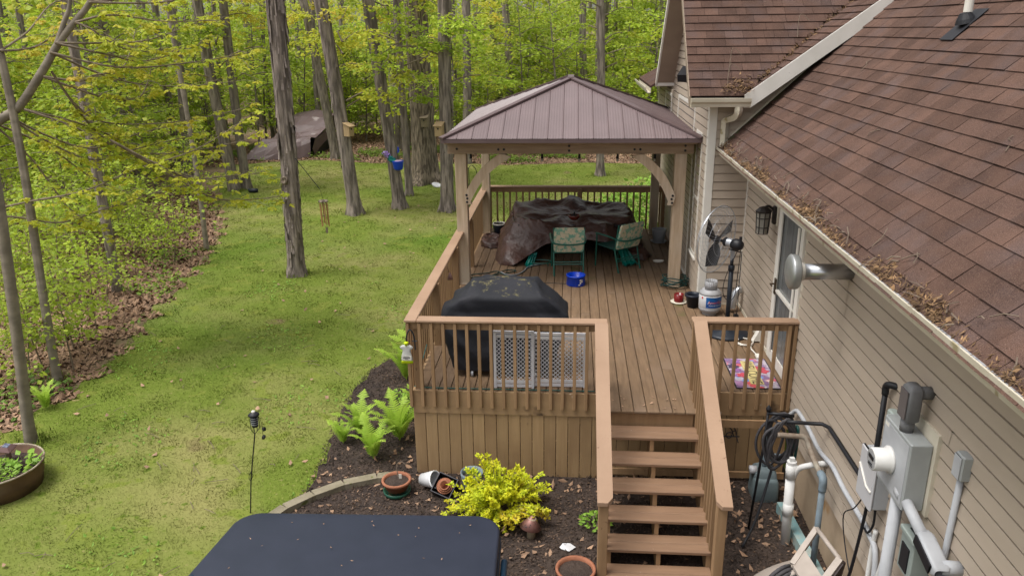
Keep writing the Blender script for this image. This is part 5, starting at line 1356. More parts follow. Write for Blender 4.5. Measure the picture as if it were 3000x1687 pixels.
part('solar_cap', MB().lathe(LC+Vector((0,0,.15)), [(.022,-.01),(.02,.012),(0,.018)], 12), m_white, bz, True)
part('side_pods', MB().lathe(LC+Vector((.095,0,-.06)), [(0,-.02),(.024,-.01),(.024,.015),(0,.02)], 10, (1,0,.3)).lathe(LC+Vector((.08,0,-.16)), [(0,-.02),(.026,-.01),(.026,.015),(0,.02)], 10, (1,0,-.2)).tube(smoothpts([LC+Vector((.03,0,.13)), LC+Vector((.07,0,.05)), LC+Vector((.08,0,-.05))],3), .003, 4).tube([LC+Vector((.08,0,-.06)), LC+Vector((.075,0,-.15))], .003, 4), m_bolt, bz)
# big rusty tub planter
tp_ = thing('tub_planter', 'large rusty brown metal tub planter at the left edge of the lawn', 'planter', (-6.95, 7.72, GZ))
m_rust = M('rusty_brown_metal', (.135,.075,.045), (.095,.052,.032), 6, rough=.75, bump=.2, c3=(.17,.12,.085))
pc = Vector((-6.95,7.72,GZ))
part('tub', MB().lathe(pc, [(.45,0),(.49,.18),(.505,.30),(.515,.32),(.505,.325),(.485,.31),(.47,.18),(0,.16)], 48), m_rust, tp_, True)
part('rim', MB().tube([pc+Vector((.51*math.cos(a),.51*math.sin(a),.324)) for a in np.linspace(0,2*math.pi,49)], .012, 6, False), M('worn_rim', (.42,.36,.28), (.2,.15,.1), 8, rough=.8), tp_, True)
part('soil', MB().lathe(pc+Vector((0,0,.22)), [(.475,0),(.2,.02),(0,.02)], 30), m_mulch, tp_)
sp = Vector((-6.98,7.98,GZ+.40))
slt = part('solar_lamp', MB().lathe(sp, [(.075,-.02),(.115,0),(.115,.01),(.06,.05),(0,.05)], 4, (.1,-.2,1)).tube([sp, sp+Vector((0,0,-.2))], .03, 8), M('rose_brown_plastic', (.15,.085,.08), rough=.5, bump=0), tp_)
part('solar_cell', MB().obox(sp+Vector((.006,-.010,.051)), (.035,0,-.003), (0,.035,.007), (0,-.0006,.003)), M('solar_cell', (.20,.23,.30), (.05,.06,.10), 40, rough=.2, bump=0), slt)

# ------------------------------------------------------------------ things in the yard and on the trunks
m_pine = M('raw_pine', (.40,.285,.16), (.33,.225,.12), 5, (6,6,1), .75, .15, rand=.06)
m_pineg = M('weathered_pine', (.22,.175,.115), (.17,.13,.085), 5, (6,6,1), .8, .15)
def birdhouse(label, c, s, rz, mat):
    t = thing('birdhouse', label, 'birdhouse', c, 'birdhouses on the tree trunks', rz)
    L = dict(local=True)
    part('box', MB().prism([(-.5*s,-.5*s,0),(.5*s,-.5*s,0),(.5*s,-.5*s,1.35*s),(-.5*s,-.5*s,1.35*s)], (0,.001,0)).prism([(-.5*s,-.5*s+.002,0),(.5*s,-.5*s+.002,0),(.5*s,.5*s,0),(-.5*s,.5*s,0)], (0,0,1.35*s)).prism([(-.5*s,-.498*s,1.35*s),(-.5*s,.5*s,1.35*s),(-.5*s,.5*s,1.7*s)], (s,0,0)), mat, t, **L)
    part('roof', MB().prism([(-.62*s,-.75*s,1.30*s),(-.62*s,.56*s,1.78*s),(-.62*s,.56*s,1.86*s),(-.62*s,-.75*s,1.38*s)], (1.24*s,0,0)), mat, t, **L)
    part('entrance', MB().lathe((0,-.505*s,.98*s), [(.13*s,0),(0,.003)], 14, (0,-1,0)), m_bolt, t, **L)
    return t
birdhouse('pale pine birdhouse on the leaning trunk left of centre, its hole facing right', (-6.50,22.33,1.22), .21, R(65), m_pine)
birdhouse('small weathered birdhouse high on the thick oak trunk', (-5.19,27.32,.90), .23, R(-8), m_pineg)
birdhouse('pine birdhouse on the straight trunk beside the gazebo roof', (-3.90,22.72,1.17), .22, R(-12), m_pine)
bpn = thing('hanging_planter', 'blue hanging pot with purple and teal flowers fixed to a leaning trunk', 'planter', (-5.27, 23.02, .14))
part('pot', MB().lathe((-5.25,22.98,.12), [(.11,0),(.145,.05),(.17,.25),(.175,.28),(.155,.28),(.14,.2),(0,.19)], 20), m_blue, bpn, True)
fl = MB(); rg = random.Random(6)
def puff(mb, c, r, n=30):
    for k in range(n):
        d = Vector((rg.gauss(0,1), rg.gauss(0,1), rg.gauss(0,1))).normalized()*r*rg.uniform(.5,1); p = Vector(c)+d
        a = Vector((rg.uniform(-1,1),rg.uniform(-1,1),rg.uniform(-1,1))).normalized()*r*.45; b = a.cross(d).normalized()*r*.35
        mb.add([p-a, p-b, p+a, p+b], [(0,1,2,3)])
puff(fl, (-5.62,22.98,.60), .10); puff(fl, (-5.54,22.98,.54), .08)
part('purple_flowers', fl, M('purple_petals', (.36,.22,.62), (.5,.38,.7), 9, rough=.8, bump=0), bpn)
fl = MB(); puff(fl, (-5.47,22.98,.45), .11); puff(fl, (-5.38,22.98,.40), .09)
part('teal_leaves', fl, M('teal_petals', (.02,.30,.25), (.02,.2,.2), 9, rough=.8, bump=0), bpn)
part('filling', MB().lathe((-5.25,22.98,.38), [(.15,0),(.08,.03),(0,.035)], 12), M('pink_fill', (.55,.38,.5), rough=.8), bpn)
part('strap', MB().tube(smoothpts([(-5.25,23.06,.62),(-5.24,23.05,.80),(-5.22,23.06,.66)], 3), .02, 5), m_blue, bpn)
wc_ = thing('wind_chime', 'bamboo wind chime hanging on a black rod from the shaggy trunk', 'wind chime', (-5.44, 16.3, 0))
WX, WY = -5.44, 16.3
part('rod', MB().tube([(-5.99,16.35,1.52),(-5.50,16.31,.86)], .008, 5).tube([(-5.50,16.31,.86),(WX,WY,.66)], .003, 4), m_bolt, wc_)
part('disc', MB().lathe((WX,WY,.57), [(.105,0),(.11,.015),(.10,.035),(0,.04)], 20), m_oak, wc_)
m_bam = M('bamboo', (.42,.235,.105), (.34,.18,.08), 8, rough=.5, bump=0)
for k in range(6):
    a = 2*math.pi*k/6; x, y = WX+.08*math.cos(a), WY+.08*math.sin(a)
    part('chime_tube', MB().tube([(x,y,.54),(x+.01,y,.02+.03*(k%3))], .013, 8), m_bam, wc_)
part('clapper', MB().lathe((WX,WY,.25), [(.035,0),(.035,.02),(0,.02)], 10).tube([(WX,WY,.57),(WX+.03,WY,-.02)], .003, 4).box((WX,WY-.005,-.13),(WX+.05,WY+.005,-.01)), m_oak, wc_)
solo('white_dish', MB().lathe((-4.80,26.9,GZ+.03), [(.14,0),(.19,.06),(.18,.06),(.13,.02),(0,.02)], 18, (.3,-.2,1)), m_tankw, 'white dish lying at the foot of the thick oak', 'dish', smooth=True)
tr_ = MB().lathe((-11.05,25.75,GZ+.02), [(.16,0),(.19,.12),(.17,.12),(.15,.02),(0,.02)], 20, ellipse=.5)
solo('water_trough', tr_, m_navy, 'small dark water trough at the foot of the twin trunks', 'trough', smooth=True)
# tarp covered pile at the wood edge
tw = thing('tarp_shelter', 'purple brown tarp draped over a pile at the edge of the woods', 'tarp', (-12.6, 34.5, GZ))
m_tarp2 = M('faded_brown_tarp', (.135,.092,.092), (.105,.07,.07), 1.2, rough=.5, bump=.35, bscale=3, spots=[(1.4,.62,(.30,.25,.25))])
P_ = [[(-14.3,32.5,GZ+.02),(-13.4,32.7,GZ+.02),(-12.4,33.0,GZ+.02),(-11.5,33.35,GZ+.03)],
      [(-14.05,32.9,-.82),(-13.4,33.0,-.70),(-12.4,33.2,-.60),(-11.52,33.5,-.55)],
      [(-13.8,33.4,-.42),(-13.3,33.5,-.36),(-12.4,33.7,-.34),(-11.55,33.8,-.32)],
      [(-13.6,34.4,-.42),(-13.2,34.5,-.36),(-12.5,34.6,-.34),(-11.45,34.7,-.30)],
      [(-13.4,35.2,-.12),(-13.0,35.2,.02),(-12.4,35.2,.06),(-11.3,35.3,-.02)],
      [(-13.2,36.5,.46),(-12.75,36.5,.55),(-12.1,36.5,.58),(-11.2,36.4,.50)],
      [(-13.2,37.6,-.3),(-12.7,37.6,-.3),(-12.0,37.6,-.3),(-11.0,37.5,-.3)]]
def resurf(P, k=5):
    rows = [smoothpts(r_, k) for r_ in P]; cols = list(zip(*rows)); cols = [smoothpts(c, k) for c in cols]
    return [list(r_) for r_ in zip(*cols)]
S_ = resurf(P_, 2)
for i, r_ in enumerate(S_):
    for j, p in enumerate(r_): p.z = max(GZ+.015, p.z + .04*math.sin(3*p.x+5*p.y) + .03*math.sin(9*p.x-4*p.y))
part('tarp', MB().grid(S_), m_tarp2, tw, False)
part('pile', MB().box((-13.3,34.4,GZ),(-11.5,37.0,-.5)), m_bolt, tw)
part('side_flap', MB().grid([[(-11.52,33.72,-.8),(-11.5,34.1,-.42),(-11.4,34.8,-.28),(-11.2,35.6,.0)],[(-11.48,33.9,GZ+.02),(-11.4,34.3,-.85),(-11.3,35.0,-.62),(-11.1,35.8,-.4)]]), m_tarp2, tw)

# ------------------------------------------------------------------ plants: helpers
def leafcloud(C, D, L, W, rs, droop=.25, jit=.5, fold=.25):
    """folded two-triangle leaves: base points C, rough outward directions D"""
    C = np.asarray(C, float); D = np.asarray(D, float); n = len(C)
    d = D + rs.normal(0, jit, (n,3)); d[:,2] -= droop
    d /= np.linalg.norm(d, axis=1, keepdims=True)+1e-9
    up = np.tile([0,0,1.0], (n,1)) + rs.normal(0, .35, (n,3))
    s = np.cross(d, up); s /= np.linalg.norm(s, axis=1, keepdims=True)+1e-9
    nn = np.cross(s, d)
    l = (L*rs.uniform(.65,1.25,(n,1))); w = W*rs.uniform(.7,1.2,(n,1))
    mid = C + d*l*.48
    V = np.stack([C, mid + s*w - nn*w*fold, C + d*l, mid - s*w - nn*w*fold], 1).reshape(-1,3)
    b = np.arange(n)[:,None]*4
    F = np.concatenate([b+[0,1,2], b+[0,2,3]], 0)
    return V, F
def treeobj(name, label, loc, group=None, rz=0.0, cat='tree'):
    return thing(name, label, cat, loc, group, rz)
def trunkmesh(top, r0, r1, flare=1.35, seed=1, n=14, step=.3, rough=.05, bend=.12):
    """trunk from the origin to top (local coordinates)"""
    rg = random.Random(seed); T = Vector(top); m = max(6, int(T.length/step))
    ph = [rg.uniform(0,6.28) for _ in range(6)]
    rid = [rg.gauss(0,1) for _ in range(n)]
    V = []
    for i in range(m+1):
        if i % 3 == 0: rid = [.75*q+.66*rg.gauss(0,1) for q in rid]
        t = i/m; p = T*t
        p = p + Vector((bend*math.sin(t*5+ph[0])*t*(1-t)*2, bend*math.sin(t*4+ph[1])*t*(1-t)*2, 0))
        r = r0 + (r1-r0)*t; r *= 1 + (flare-1)*math.exp(-p.z/(.9*r0+.06))
        if i == 0: p = p - Vector((0,0,.08))
        for k in range(n):
            a = 2*math.pi*k/n
            rr = r*(1 + rough*math.sin(a*3+ph[2]+t*3) + rough*.8*math.sin(a*5+ph[3]-t*7) + rid[k]*rough*.75)
            if p.z < .5: rr *= 1 + (flare-1)*.30*math.sin(a*4+ph[4])*math.exp(-p.z/.25)
            V.append((p.x+rr*math.cos(a), p.y+rr*math.sin(a), p.z))
    F = [(i*n+k, i*n+(k+1)%n, (i+1)*n+(k+1)%n, (i+1)*n+k) for i in range(m) for k in range(n)] + [tuple(range(m*n, m*n+n))]
    return V, F
def bark_plates(top, r0, r1, seed, count, zmax):
    """loose vertical bark strips curling off the trunk"""
    rg = random.Random(seed); mb = MB(); T = Vector(top)
    for k in range(count):
        z = rg.uniform(.3, zmax); t = z/T.z; c = T*t; r = (r0+(r1-r0)*t)*1.0
        a = rg.uniform(0, 6.28); L = rg.uniform(.18,.55); w = rg.uniform(.02,.055)/r
        lift = rg.uniform(.01,.05)
        rows = []
        for i in range(4):
            q = i/3; lf = r*1.01 + .012 + lift*abs(q-.35)**1.5*1.6
            rows.append([c + Vector((lf*math.cos(a+s*w/2), lf*math.sin(a+s*w/2), L*(.5-q))) for s in (-1,1)])
        mb.grid(rows)
    return mb
def upper_crown(seed, h0, h1, spread, nl, L=.13):
    """limbs and leaves of a tall tree, around the trunk axis"""
    rs = np.random.RandomState(seed); rg = random.Random(seed); mb = MB(); C, D = [], []
    for k in range(11):
        a = k*2.4+rg.uniform(-.4,.4); z = h0+(h1-h0)*k/11; ln = spread*rg.uniform(.6,1.05)*(1-.35*k/11)
        d = Vector((math.cos(a), math.sin(a), 0)); P = [Vector((0,0,z)), d*ln*.35+Vector((0,0,z+ln*.22)), d*ln*.7+Vector((0,0,z+ln*.5)), d*ln+Vector((0,0,z+ln*.62))]
        P = smoothpts(P, 3); mb.tube(P, list(np.linspace(.07,.012,len(P))), 5, False)
        for j in range(nl//11):
            q = P[rg.randrange(3, len(P))]; o = Vector((rg.gauss(0,.6), rg.gauss(0,.6), rg.gauss(0,.35))); C.append(q+o); D.append(o.normalized())
    V, F = leafcloud([tuple(c) for c in C], [tuple(d) for d in D], L, L*.42, rs)
    return mb, V, F
def sapling(seed, h, spread, nbr, ncl, nlf, L, r0=.035, low=.2, flat=.07):
    """understory tree: thin stem, layered branches with flat sprays of leaves"""
    rg = random.Random(seed); rs = np.random.RandomState(seed); mb = MB()
    lean = Vector((rg.uniform(-.12,.12), rg.uniform(-.12,.12), 1))*h
    stem = smoothpts([Vector((0,0,-.05)), lean*.35+Vector((rg.uniform(-.06,.06)*h*.3,0,0)), lean*.7+Vector((0,rg.uniform(-.06,.06)*h*.3,0)), lean], 4)
    mb.tube(stem, list(np.linspace(r0, r0*.2, len(stem))), 6, False)
    C, D = [], []
    for k in range(nbr):
        t = low + (1-low)*(k+.5)/nbr; base = lean*t
        a = k*2.399+rg.uniform(-.5,.5); ln = spread*(1.05-.75*abs(t-.45)-.3*max(0,t-.7))*rg.uniform(.65,1.15)
        d = Vector((math.cos(a), math.sin(a), 0)); rise = rg.uniform(.05,.3)
        P = smoothpts([base, base+d*ln*.4+Vector((0,0,ln*rise)), base+d*ln*.75+Vector((0,0,ln*rise*1.15)), base+d*ln+Vector((0,0,ln*rise*.9))], 3)
        mb.tube(P, list(np.linspace(r0*.4, .004, len(P))), 4, False)
        sd_ = Vector((-d.y, d.x, 0))
        for j in range(ncl):
            s = .3+.7*(j+rg.random())/ncl; q = P[min(len(P)-1, int(s*(len(P)-1)))]
            q = q + sd_*rg.gauss(0, .22*ln*(1.1-s*.5)) + Vector((0,0,rg.gauss(0,.05)))
            nn_ = max(3, int(nlf*rg.uniform(.6,1.3)))
            for i in range(nn_):
                o = Vector((rg.gauss(0,1), rg.gauss(0,1), 0))*.13*(L/.1); o.z = rg.gauss(0, flat) - .25*o.length
                C.append(tuple(q+o)); D.append(tuple((o*Vector((1,1,.2))).normalized() + d*.5))
    V, F = leafcloud(C, D, L, L*.40, rs, .28, .45)
    return mb, V, F
def mkmesh_np(name, V, F, mat, smooth=False):
    o = npmesh(name, V, F, mat, None, smooth=smooth); me = o.data; bpy.data.objects.remove(o); return me
def mkmesh(name, v, f, mat, smooth=True):
    me = bpy.data.meshes.new(name); me.from_pydata([tuple(p) for p in v], [], f); me.materials.append(mat)
    if smooth: me.polygons.foreach_set('use_smooth', [True]*len(me.polygons))
    me.update(); return me
def child(name, me, parent):
    o = bpy.data.objects.new(name, me); COL.objects.link(o); o.parent = parent; ORG[o.name] = Vector((0,0,0)); return o

# ------------------------------------------------------------------ the trees one can tell apart
crowns = []
for k in range(3):
    mb, V, F = upper_crown(100+k, 9.0, 13.5, 3.0, 150)
    crowns.append((mkmesh('crown_limbs', mb.v, mb.f, m_bark), mkmesh_np('crown', V, F, m_leafA)))
def bigtree(name, label, base, up, r0, r1, mat, seed, flare=1.35, plates=0, n=24, h=14.5, group='trees on the lawn and at its edge', crown=True, rough=.05, bend=.12):
    B = Vector((base[0], base[1], GZ)); U = Vector(up)-B
    T = U*(h/U.z); T = Vector((T.x*.85, T.y, T.z))
    t = treeobj(name, label, B, group)
    v, f = trunkmesh(T, r0, r1, flare, seed, n, .25, rough, bend)
    tr = child('trunk', mkmesh('trunk', v, f, mat), t)
    if plates:
        pm_ = bark_plates(T, r0, r1, seed, plates, 6.5); pl = mk('bark_strips', pm_.v, pm_.f, mat, tr, False, True); pl['kind'] = 'stuff'
    if crown:
        cr = child('crown', crowns[seed % 3][1], t); cr.location = T*.0 + Vector((T.x*.75, T.y*.75, 0)); cr.rotation_euler = (0,0,seed*1.3)
        lb_ = child('limbs', crowns[seed % 3][0], cr)
    return t, T
bigtree('maple_tree', 'smooth grey trunk rising from behind the rusty tub planter', (-7.33,8.80), (-7.10,8.82,1.46), .072, .05, m_smooth, 1, 1.25, crown=False, h=9)
bigtree('maple_tree', 'slim pale trunk second from the left edge, leaning left', (-8.20,10.70), (-8.33,11.0,3.33), .066, .045, m_smooth, 2, 1.2, crown=False, h=9)
bigtree('hardwood_tree', 'dark slender trunk rooted in the brown leaf litter', (-9.75,15.07), (-9.63,15.0,3.04), .10, .07, m_bark, 3, 1.2)
bigtree('hardwood_tree', 'thin pale trunk at the edge of the lawn', (-9.30,18.39), (-9.36,18.4,4.42), .06, .045, m_smooth, 4, 1.2, crown=False, h=10)
bigtree('hardwood_tree', 'left one of the twin dark trunks, leaning left above the trough', (-11.88,26.13), (-12.35,26.1,4.53), .19, .13, m_bark, 5)
bigtree('hardwood_tree', 'right one of the twin dark trunks above the trough', (-11.52,26.38), (-11.66,26.4,4.73), .155, .11, m_bark, 6)
sh_t, sh_T = bigtree('shagbark_tree', 'tall shaggy grey trunk in the middle of the lawn with peeling bark', (-6.26,16.44), (-6.04,16.4,4.74), .178, .155, m_shag, 7, 1.55, crown=False, plates=230, n=28, rough=.07)
bigtree('hardwood_tree', 'leaning trunk carrying the pale birdhouse left of centre', (-6.55,22.53), (-7.12,22.5,4.60), .195, .15, m_shag, 8, 1.5, plates=40)
bigtree('hardwood_tree', 'leaning trunk carrying the blue hanging pot', (-5.37,23.36), (-5.96,23.4,4.98), .185, .15, m_shag, 9, 1.5, plates=40)
bigtree('hardwood_tree', 'narrow grey trunk between the blue pot tree and the thick oak', (-5.46,25.35), (-5.48,25.3,5.03), .125, .105, m_shag, 10, 1.5)
bigtree('oak_tree', 'thick furrowed oak trunk with a flared root base', (-5.35,27.75), (-5.36,27.7,5.11), .42, .33, m_oak, 11, 1.75, n=40)
bigtree('hardwood_tree', 'straight shaggy trunk just left of the gazebo with a birdhouse', (-3.81,23.02), (-3.56,23.0,4.93), .185, .165, m_shag, 12, 1.55, plates=150, n=28)
bigtree('hardwood_tree', 'grey trunk behind the left corner of the gazebo roof', (-4.38,31.93), (-4.14,32.0,5.24), .165, .14, m_bark, 13)
bigtree('hardwood_tree', 'pale shaggy trunk standing behind the right half of the gazebo', (1.07,29.12), (.88,29.1,5.07), .145, .115, m_shag, 14, 1.5, plates=60)
bigtree('hardwood_tree', 'dark leaning trunk beside the tarp covered pile', (-10.3,33.2), (-11.1,33.3,3.4), .19, .14, m_bark, 15)
# hollow knot on the shaggy trunk
kn = mk('knot_hole', MB().lathe((.01,-.17,2.22), [(.085,-.02),(.10,.02),(.07,.05),(.045,.03),(0,.02)], 14, (-.25,-1,.1)).v, MB().lathe((.01,-.17,2.22), [(.085,-.02),(.10,.02),(.07,.05),(.045,.03),(0,.02)], 14, (-.25,-1,.1)).f, m_oak, sh_t, True, True)

# low leafy branches on the trunks, in view under the crowns
def lowlimbs(seed, n, z0, z1, ln, L, ncl, mat):
    rg = random.Random(seed); rs_ = np.random.RandomState(seed); mb = MB(); C, D = [], []
    for k in range(n):
        a = rg.uniform(0, 6.28); z = rg.uniform(z0, z1); q = ln*rg.uniform(.6,1.2); d = Vector((math.cos(a), math.sin(a), 0)); sd_ = Vector((-d.y,d.x,0))
        P = smoothpts([Vector((0,0,z)), d*q*.35+Vector((0,0,z+.25)), d*q*.7+sd_*rg.uniform(-.2,.2)+Vector((0,0,z+.25)), d*q+Vector((0,0,z+rg.uniform(-.2,.1)))], 4)
        mb.tube(P, list(np.linspace(.028,.006,len(P))), 5, False)
        for j in range(ncl):
            t = rg.uniform(.35,1); p = P[min(len(P)-1, int(t*(len(P)-1)))] + sd_*rg.gauss(0,.32) + Vector((0,0,rg.gauss(0,.08)))
            for i in range(12):
                o = Vector((rg.gauss(0,.13), rg.gauss(0,.13), 0)); o.z = rg.gauss(0,.03)-.3*o.length; C.append(tuple(p+o)); D.append((o.x*5+d.x*.4, o.y*5+d.y*.4, 0))
    V, F = leafcloud(C, D, L, L*.42, rs_, .3, .4); return mb, V, F
lows = []
for k in range(4):
    mb, V, F = lowlimbs(140+k, 9, 3.0, 7.0, 2.1, .125, 16, None)
    lows.append((mkmesh('low_branch', mb.v, mb.f, m_limb), mkmesh_np('spray', V, F, m_leafA if k % 2 else m_leafB)))
for k, o in enumerate([q for q in bpy.data.objects if q.parent is None and q.get('group') == 'trees on the lawn and at its edge']):
    if o.location.y < 20: continue
    lb_ = child('low_branches', lows[k % 4][0], o); lb_.rotation_euler = (0,0,k*1.9)
    child('leaf_spray', lows[k % 4][1], lb_)
# ---- maple reaching in from the left
mp = treeobj('maple_tree', 'maple reaching in from the left with long thin branches and yellow orange young leaves', (-9.6, 10.7, GZ), None)
rg = random.Random(77); rs = np.random.RandomState(77)
lim = MB()
main = smoothpts([(-9.6,10.7,GZ-.05),(-9.4,10.75,1.2),(-8.9,10.9,2.55),(-8.48,11.0,2.91),(-8.17,11.1,3.12),(-7.75,11.2,3.64),(-7.52,11.3,3.99),(-7.28,11.4,4.28),(-7.02,11.5,4.59),(-6.6,11.6,5.3),(-6.2,11.7,6.4)], 4)
lim.tube(main, list(np.linspace(.085,.03,len(main))), 10)
fork = smoothpts([(-7.55,11.28,3.95),(-7.40,11.36,4.3),(-7.28,11.4,4.59),(-7.2,11.5,5.4)], 4)
lim.tube(fork, list(np.linspace(.042,.02,len(fork))), 8)
part('trunk', lim, m_smooth, mp, True)
BR = [[(-7.64,11.0,3.54),(-7.31,11.32,3.46),(-7.29,11.64,3.52),(-7.05,11.96,3.58),(-7.01,12.28,3.83),(-7.04,12.6,4.17)],
 [(-8.04,11.0,3.08),(-7.73,11.4,2.9),(-7.55,11.8,2.71),(-7.39,12.2,2.47),(-7.14,12.6,2.15)],
 [(-7.5,11.0,3.61),(-7.46,11.32,3.14),(-7.34,11.64,2.85),(-6.98,11.96,2.75),(-6.26,12.28,2.77),(-5.38,12.6,2.93)],
 [(-7.5,11.2,4.0),(-6.96,11.53,3.83),(-6.65,12.07,3.71),(-6.02,12.6,3.93)],
 [(-7.6,11.2,3.87),(-6.79,11.53,3.64),(-6.02,12.07,3.67),(-5.22,12.6,3.8)],
 [(-7.0,11.4,4.55),(-6.16,11.8,4.55),(-5.81,12.6,4.71)],
 [(-8.9,10.6,1.6),(-8.09,10.82,1.75),(-7.42,11.14,1.85),(-6.81,11.46,2.1),(-5.9,11.78,2.38),(-5.18,12.1,2.81)],
 [(-6.8,11.0,2.63),(-6.37,11.4,2.21),(-6.04,11.8,1.91),(-5.68,12.2,1.88),(-5.26,12.6,1.86)],
 [(-7.2,11.3,4.28),(-6.76,11.53,4.38),(-6.27,12.07,4.29),(-5.64,12.6,4.3)],
 [(-8.4,11.0,3.04),(-8.01,11.4,2.53),(-7.6,11.8,2.21),(-7.0,12.2,2.36),(-6.36,12.6,2.48)],
 [(-8.22,11.0,3.9),(-8.07,11.53,3.94),(-7.83,12.07,4.17),(-7.45,12.6,4.01)],
 [(-8.6,11.0,2.9),(-8.3,11.3,2.3),(-8.0,11.5,1.5),(-7.7,11.7,1.15)]]
for b in list(BR):
    o_ = Vector((rg.uniform(-.9,.5), rg.uniform(-.6,1.3), rg.uniform(-.75,.6))); BR.append([tuple(Vector(p)+o_*min(1,i*.4)) for i, p in enumerate(b)])
tw_ = MB(); C, D = [], []
def maple_cluster(q, n=9, s=1.0):
    for i in range(n):
        a = rg.uniform(0,6.28); o = Vector((math.cos(a), math.sin(a), -.35))*rg.uniform(.0,.05)*s
        C.append(tuple(q+o)); D.append((math.cos(a), math.sin(a), -.35))
for b in BR:
    P = smoothpts(b, 5)
    tw_.tube(P, list(np.linspace(.019,.006,len(P))), 5, False)
    for j in range(3, len(P), 1):
        for s in (-1, 1):
            if rg.random() < .85:
                d = (P[min(j+1,len(P)-1)]-P[j-1]).normalized(); sd_ = Vector((-d.y,d.x,0)).normalized()*s
                e = P[j] + (sd_*rg.uniform(.5,1) + d*.7)*rg.uniform(.12,.42) + Vector((0,0,rg.uniform(-.12,.12)))
                tw_.tube([P[j], P[j].lerp(e,.5)+Vector((0,0,.03)), e], .0035, 4, False)
                for q in (e, P[j].lerp(e,.6)):
                    if rg.random() < .8: maple_cluster(q + Vector((0,0,rg.uniform(-.03,.03))), rg.randint(6,11))
V, F = leafcloud(C, D, .078, .031, rs, .35, .3)
V -= np.array([-9.6,10.7,GZ])
part('branches', tw_, m_limb, mp, True)
child('crown', mkmesh_np('crown', V, F, m_leafB), mp)

# ---- understory saplings, each its own object
sv = []
for k in range(4):     # small, low
    mb, V, F = sapling(200+k, 1.5+.25*k, .80, 9, 5, 8, .10, .016, .25)
    sv.append((mkmesh('stem', mb.v, mb.f, m_limb), mkmesh_np('crown', V, F, m_leafA)))
mv = []
for k in range(6):     # medium, layered
    mb, V, F = sapling(300+k, 4.2+.5*k, 1.75, 20, [9,8,7,10,6,8][k], 12, [.12,.15,.17,.11,.20,.14][k], .05, .10)
    mv.append((mkmesh('stem', mb.v, mb.f, m_bark), mkmesh_np('crown', V, F, m_leafA)))
def px_to_x(u, Y):
    """ground x seen at image column u for depth Y"""
    d = FWD*2259.4 + RGT*(u-1500) + DWN*(-300)
    return d.x/d.y*Y
def place(meshes, name, label, group, x, y, s, rz):
    t = treeobj(name, label, (x, y, GZ), group, rz, 'sapling')
    st = child('trunk', meshes[0], t); cr = child('crown', meshes[1], t)
    t.scale = (s, s, s*rng.uniform(.9,1.12)); return t
rng = random.Random(404)
cnt = 0
LG = [p for p in LAWN]
while cnt < 48:
    u = rng.uniform(-120, 720); Y = rng.uniform(9.5, 20.5); x = px_to_x(u, Y)
    if inside(LG, np.array([x+.35]), np.array([Y]))[0] or x < -17: continue
    place(sv[rng.randrange(4)], 'maple_sapling', 'low bright green sapling growing out of the brown leaf litter', 'low saplings in the leaf litter', x, Y, rng.uniform(.55,1.15), rng.uniform(0,6.28)); cnt += 1
spots = []
tries = 0
while len(spots) < 178 and tries < 20000:
    tries += 1
    r_ = rng.random()
    if r_ < .30: u = rng.uniform(-200, 760); Y = rng.uniform(18.5, 36)
    elif r_ < .62: u = rng.uniform(650, 2080); Y = rng.uniform(33.2, 48)
    else: u = rng.uniform(-200, 2080); Y = rng.uniform(36, 62)
    x = px_to_x(u, Y)
    if inside(LG, np.array([x+1.0]), np.array([Y-.6]))[0] or inside(LG, np.array([x]), np.array([Y-1.2]))[0]: continue
    if -14.8 < x < -10.0 and 32 < Y < 37.5: continue
    if Y < 22 and x > -12.5: continue
    if any((x-a)**2+(Y-b)**2 < (1.2 if Y < 40 else 1.7) for a, b, _ in spots): continue
    spots.append((x, Y, u))
for x, Y, u in spots:
    s = rng.uniform(.6,1.05) if Y < 24 else rng.uniform(.75,1.35)
    zone = 'in the left woods beyond the leaf litter' if u < 560 and Y < 40 else ('behind the tarp covered pile' if 560 <= u < 980 and Y < 46 else ('behind the lawn trees and thick oak' if 980 <= u < 1400 and Y < 48 else ('behind the gazebo at the far lawn edge' if u >= 1400 and Y < 48 else 'deep in the far woods')))
    place(mv[rng.randrange(6)], 'understory_tree', 'slim understory tree with layered green leaves ' + zone, 'understory trees ' + zone, x, Y, s, rng.uniform(0,6.28))
# ---- trunks deeper in the woods
tvar = []
for k in range(5):
    v, f = trunkmesh((rng.uniform(-.5,.5), rng.uniform(-.3,.3), 15.0), .20, .13, 1.3, 500+k, 9, .8, .05, .35)
    tvar.append(mkmesh('trunk', v, f, m_bark))
known = [(380,56.7,.9),(427,60,.9),(585,53.9,1.15),(725,53.7,1.0),(205,54,1.0),(962,43,.7),(1475,58,1.0),(1656,75,.8),(1712,62,.8),(1888,50,.9),(1925,70,.9),(1410,52,.6),(905,45,.9),(300,42,.8),(100,38,.8),(500,45,.9),(640,41,.8),(790,46,.9),(1110,48,.8),(1150,55,.7),(1560,50,.6)]
spots = []
for u, Y, s in known: spots.append((px_to_x(u, Y), Y, s))
while len(spots) < 140:
    u = rng.uniform(-150, 2100); Y = (27 if u < 700 else 35.5) + 55*rng.random()**1.7; x = px_to_x(u, Y)
    if inside(LG, np.array([x]), np.array([Y-1]))[0]: continue
    if any((x-a)**2+(Y-b)**2 < 4 for a, b, _ in spots): continue
    spots.append((x, Y, rng.uniform(.45,1.1)))
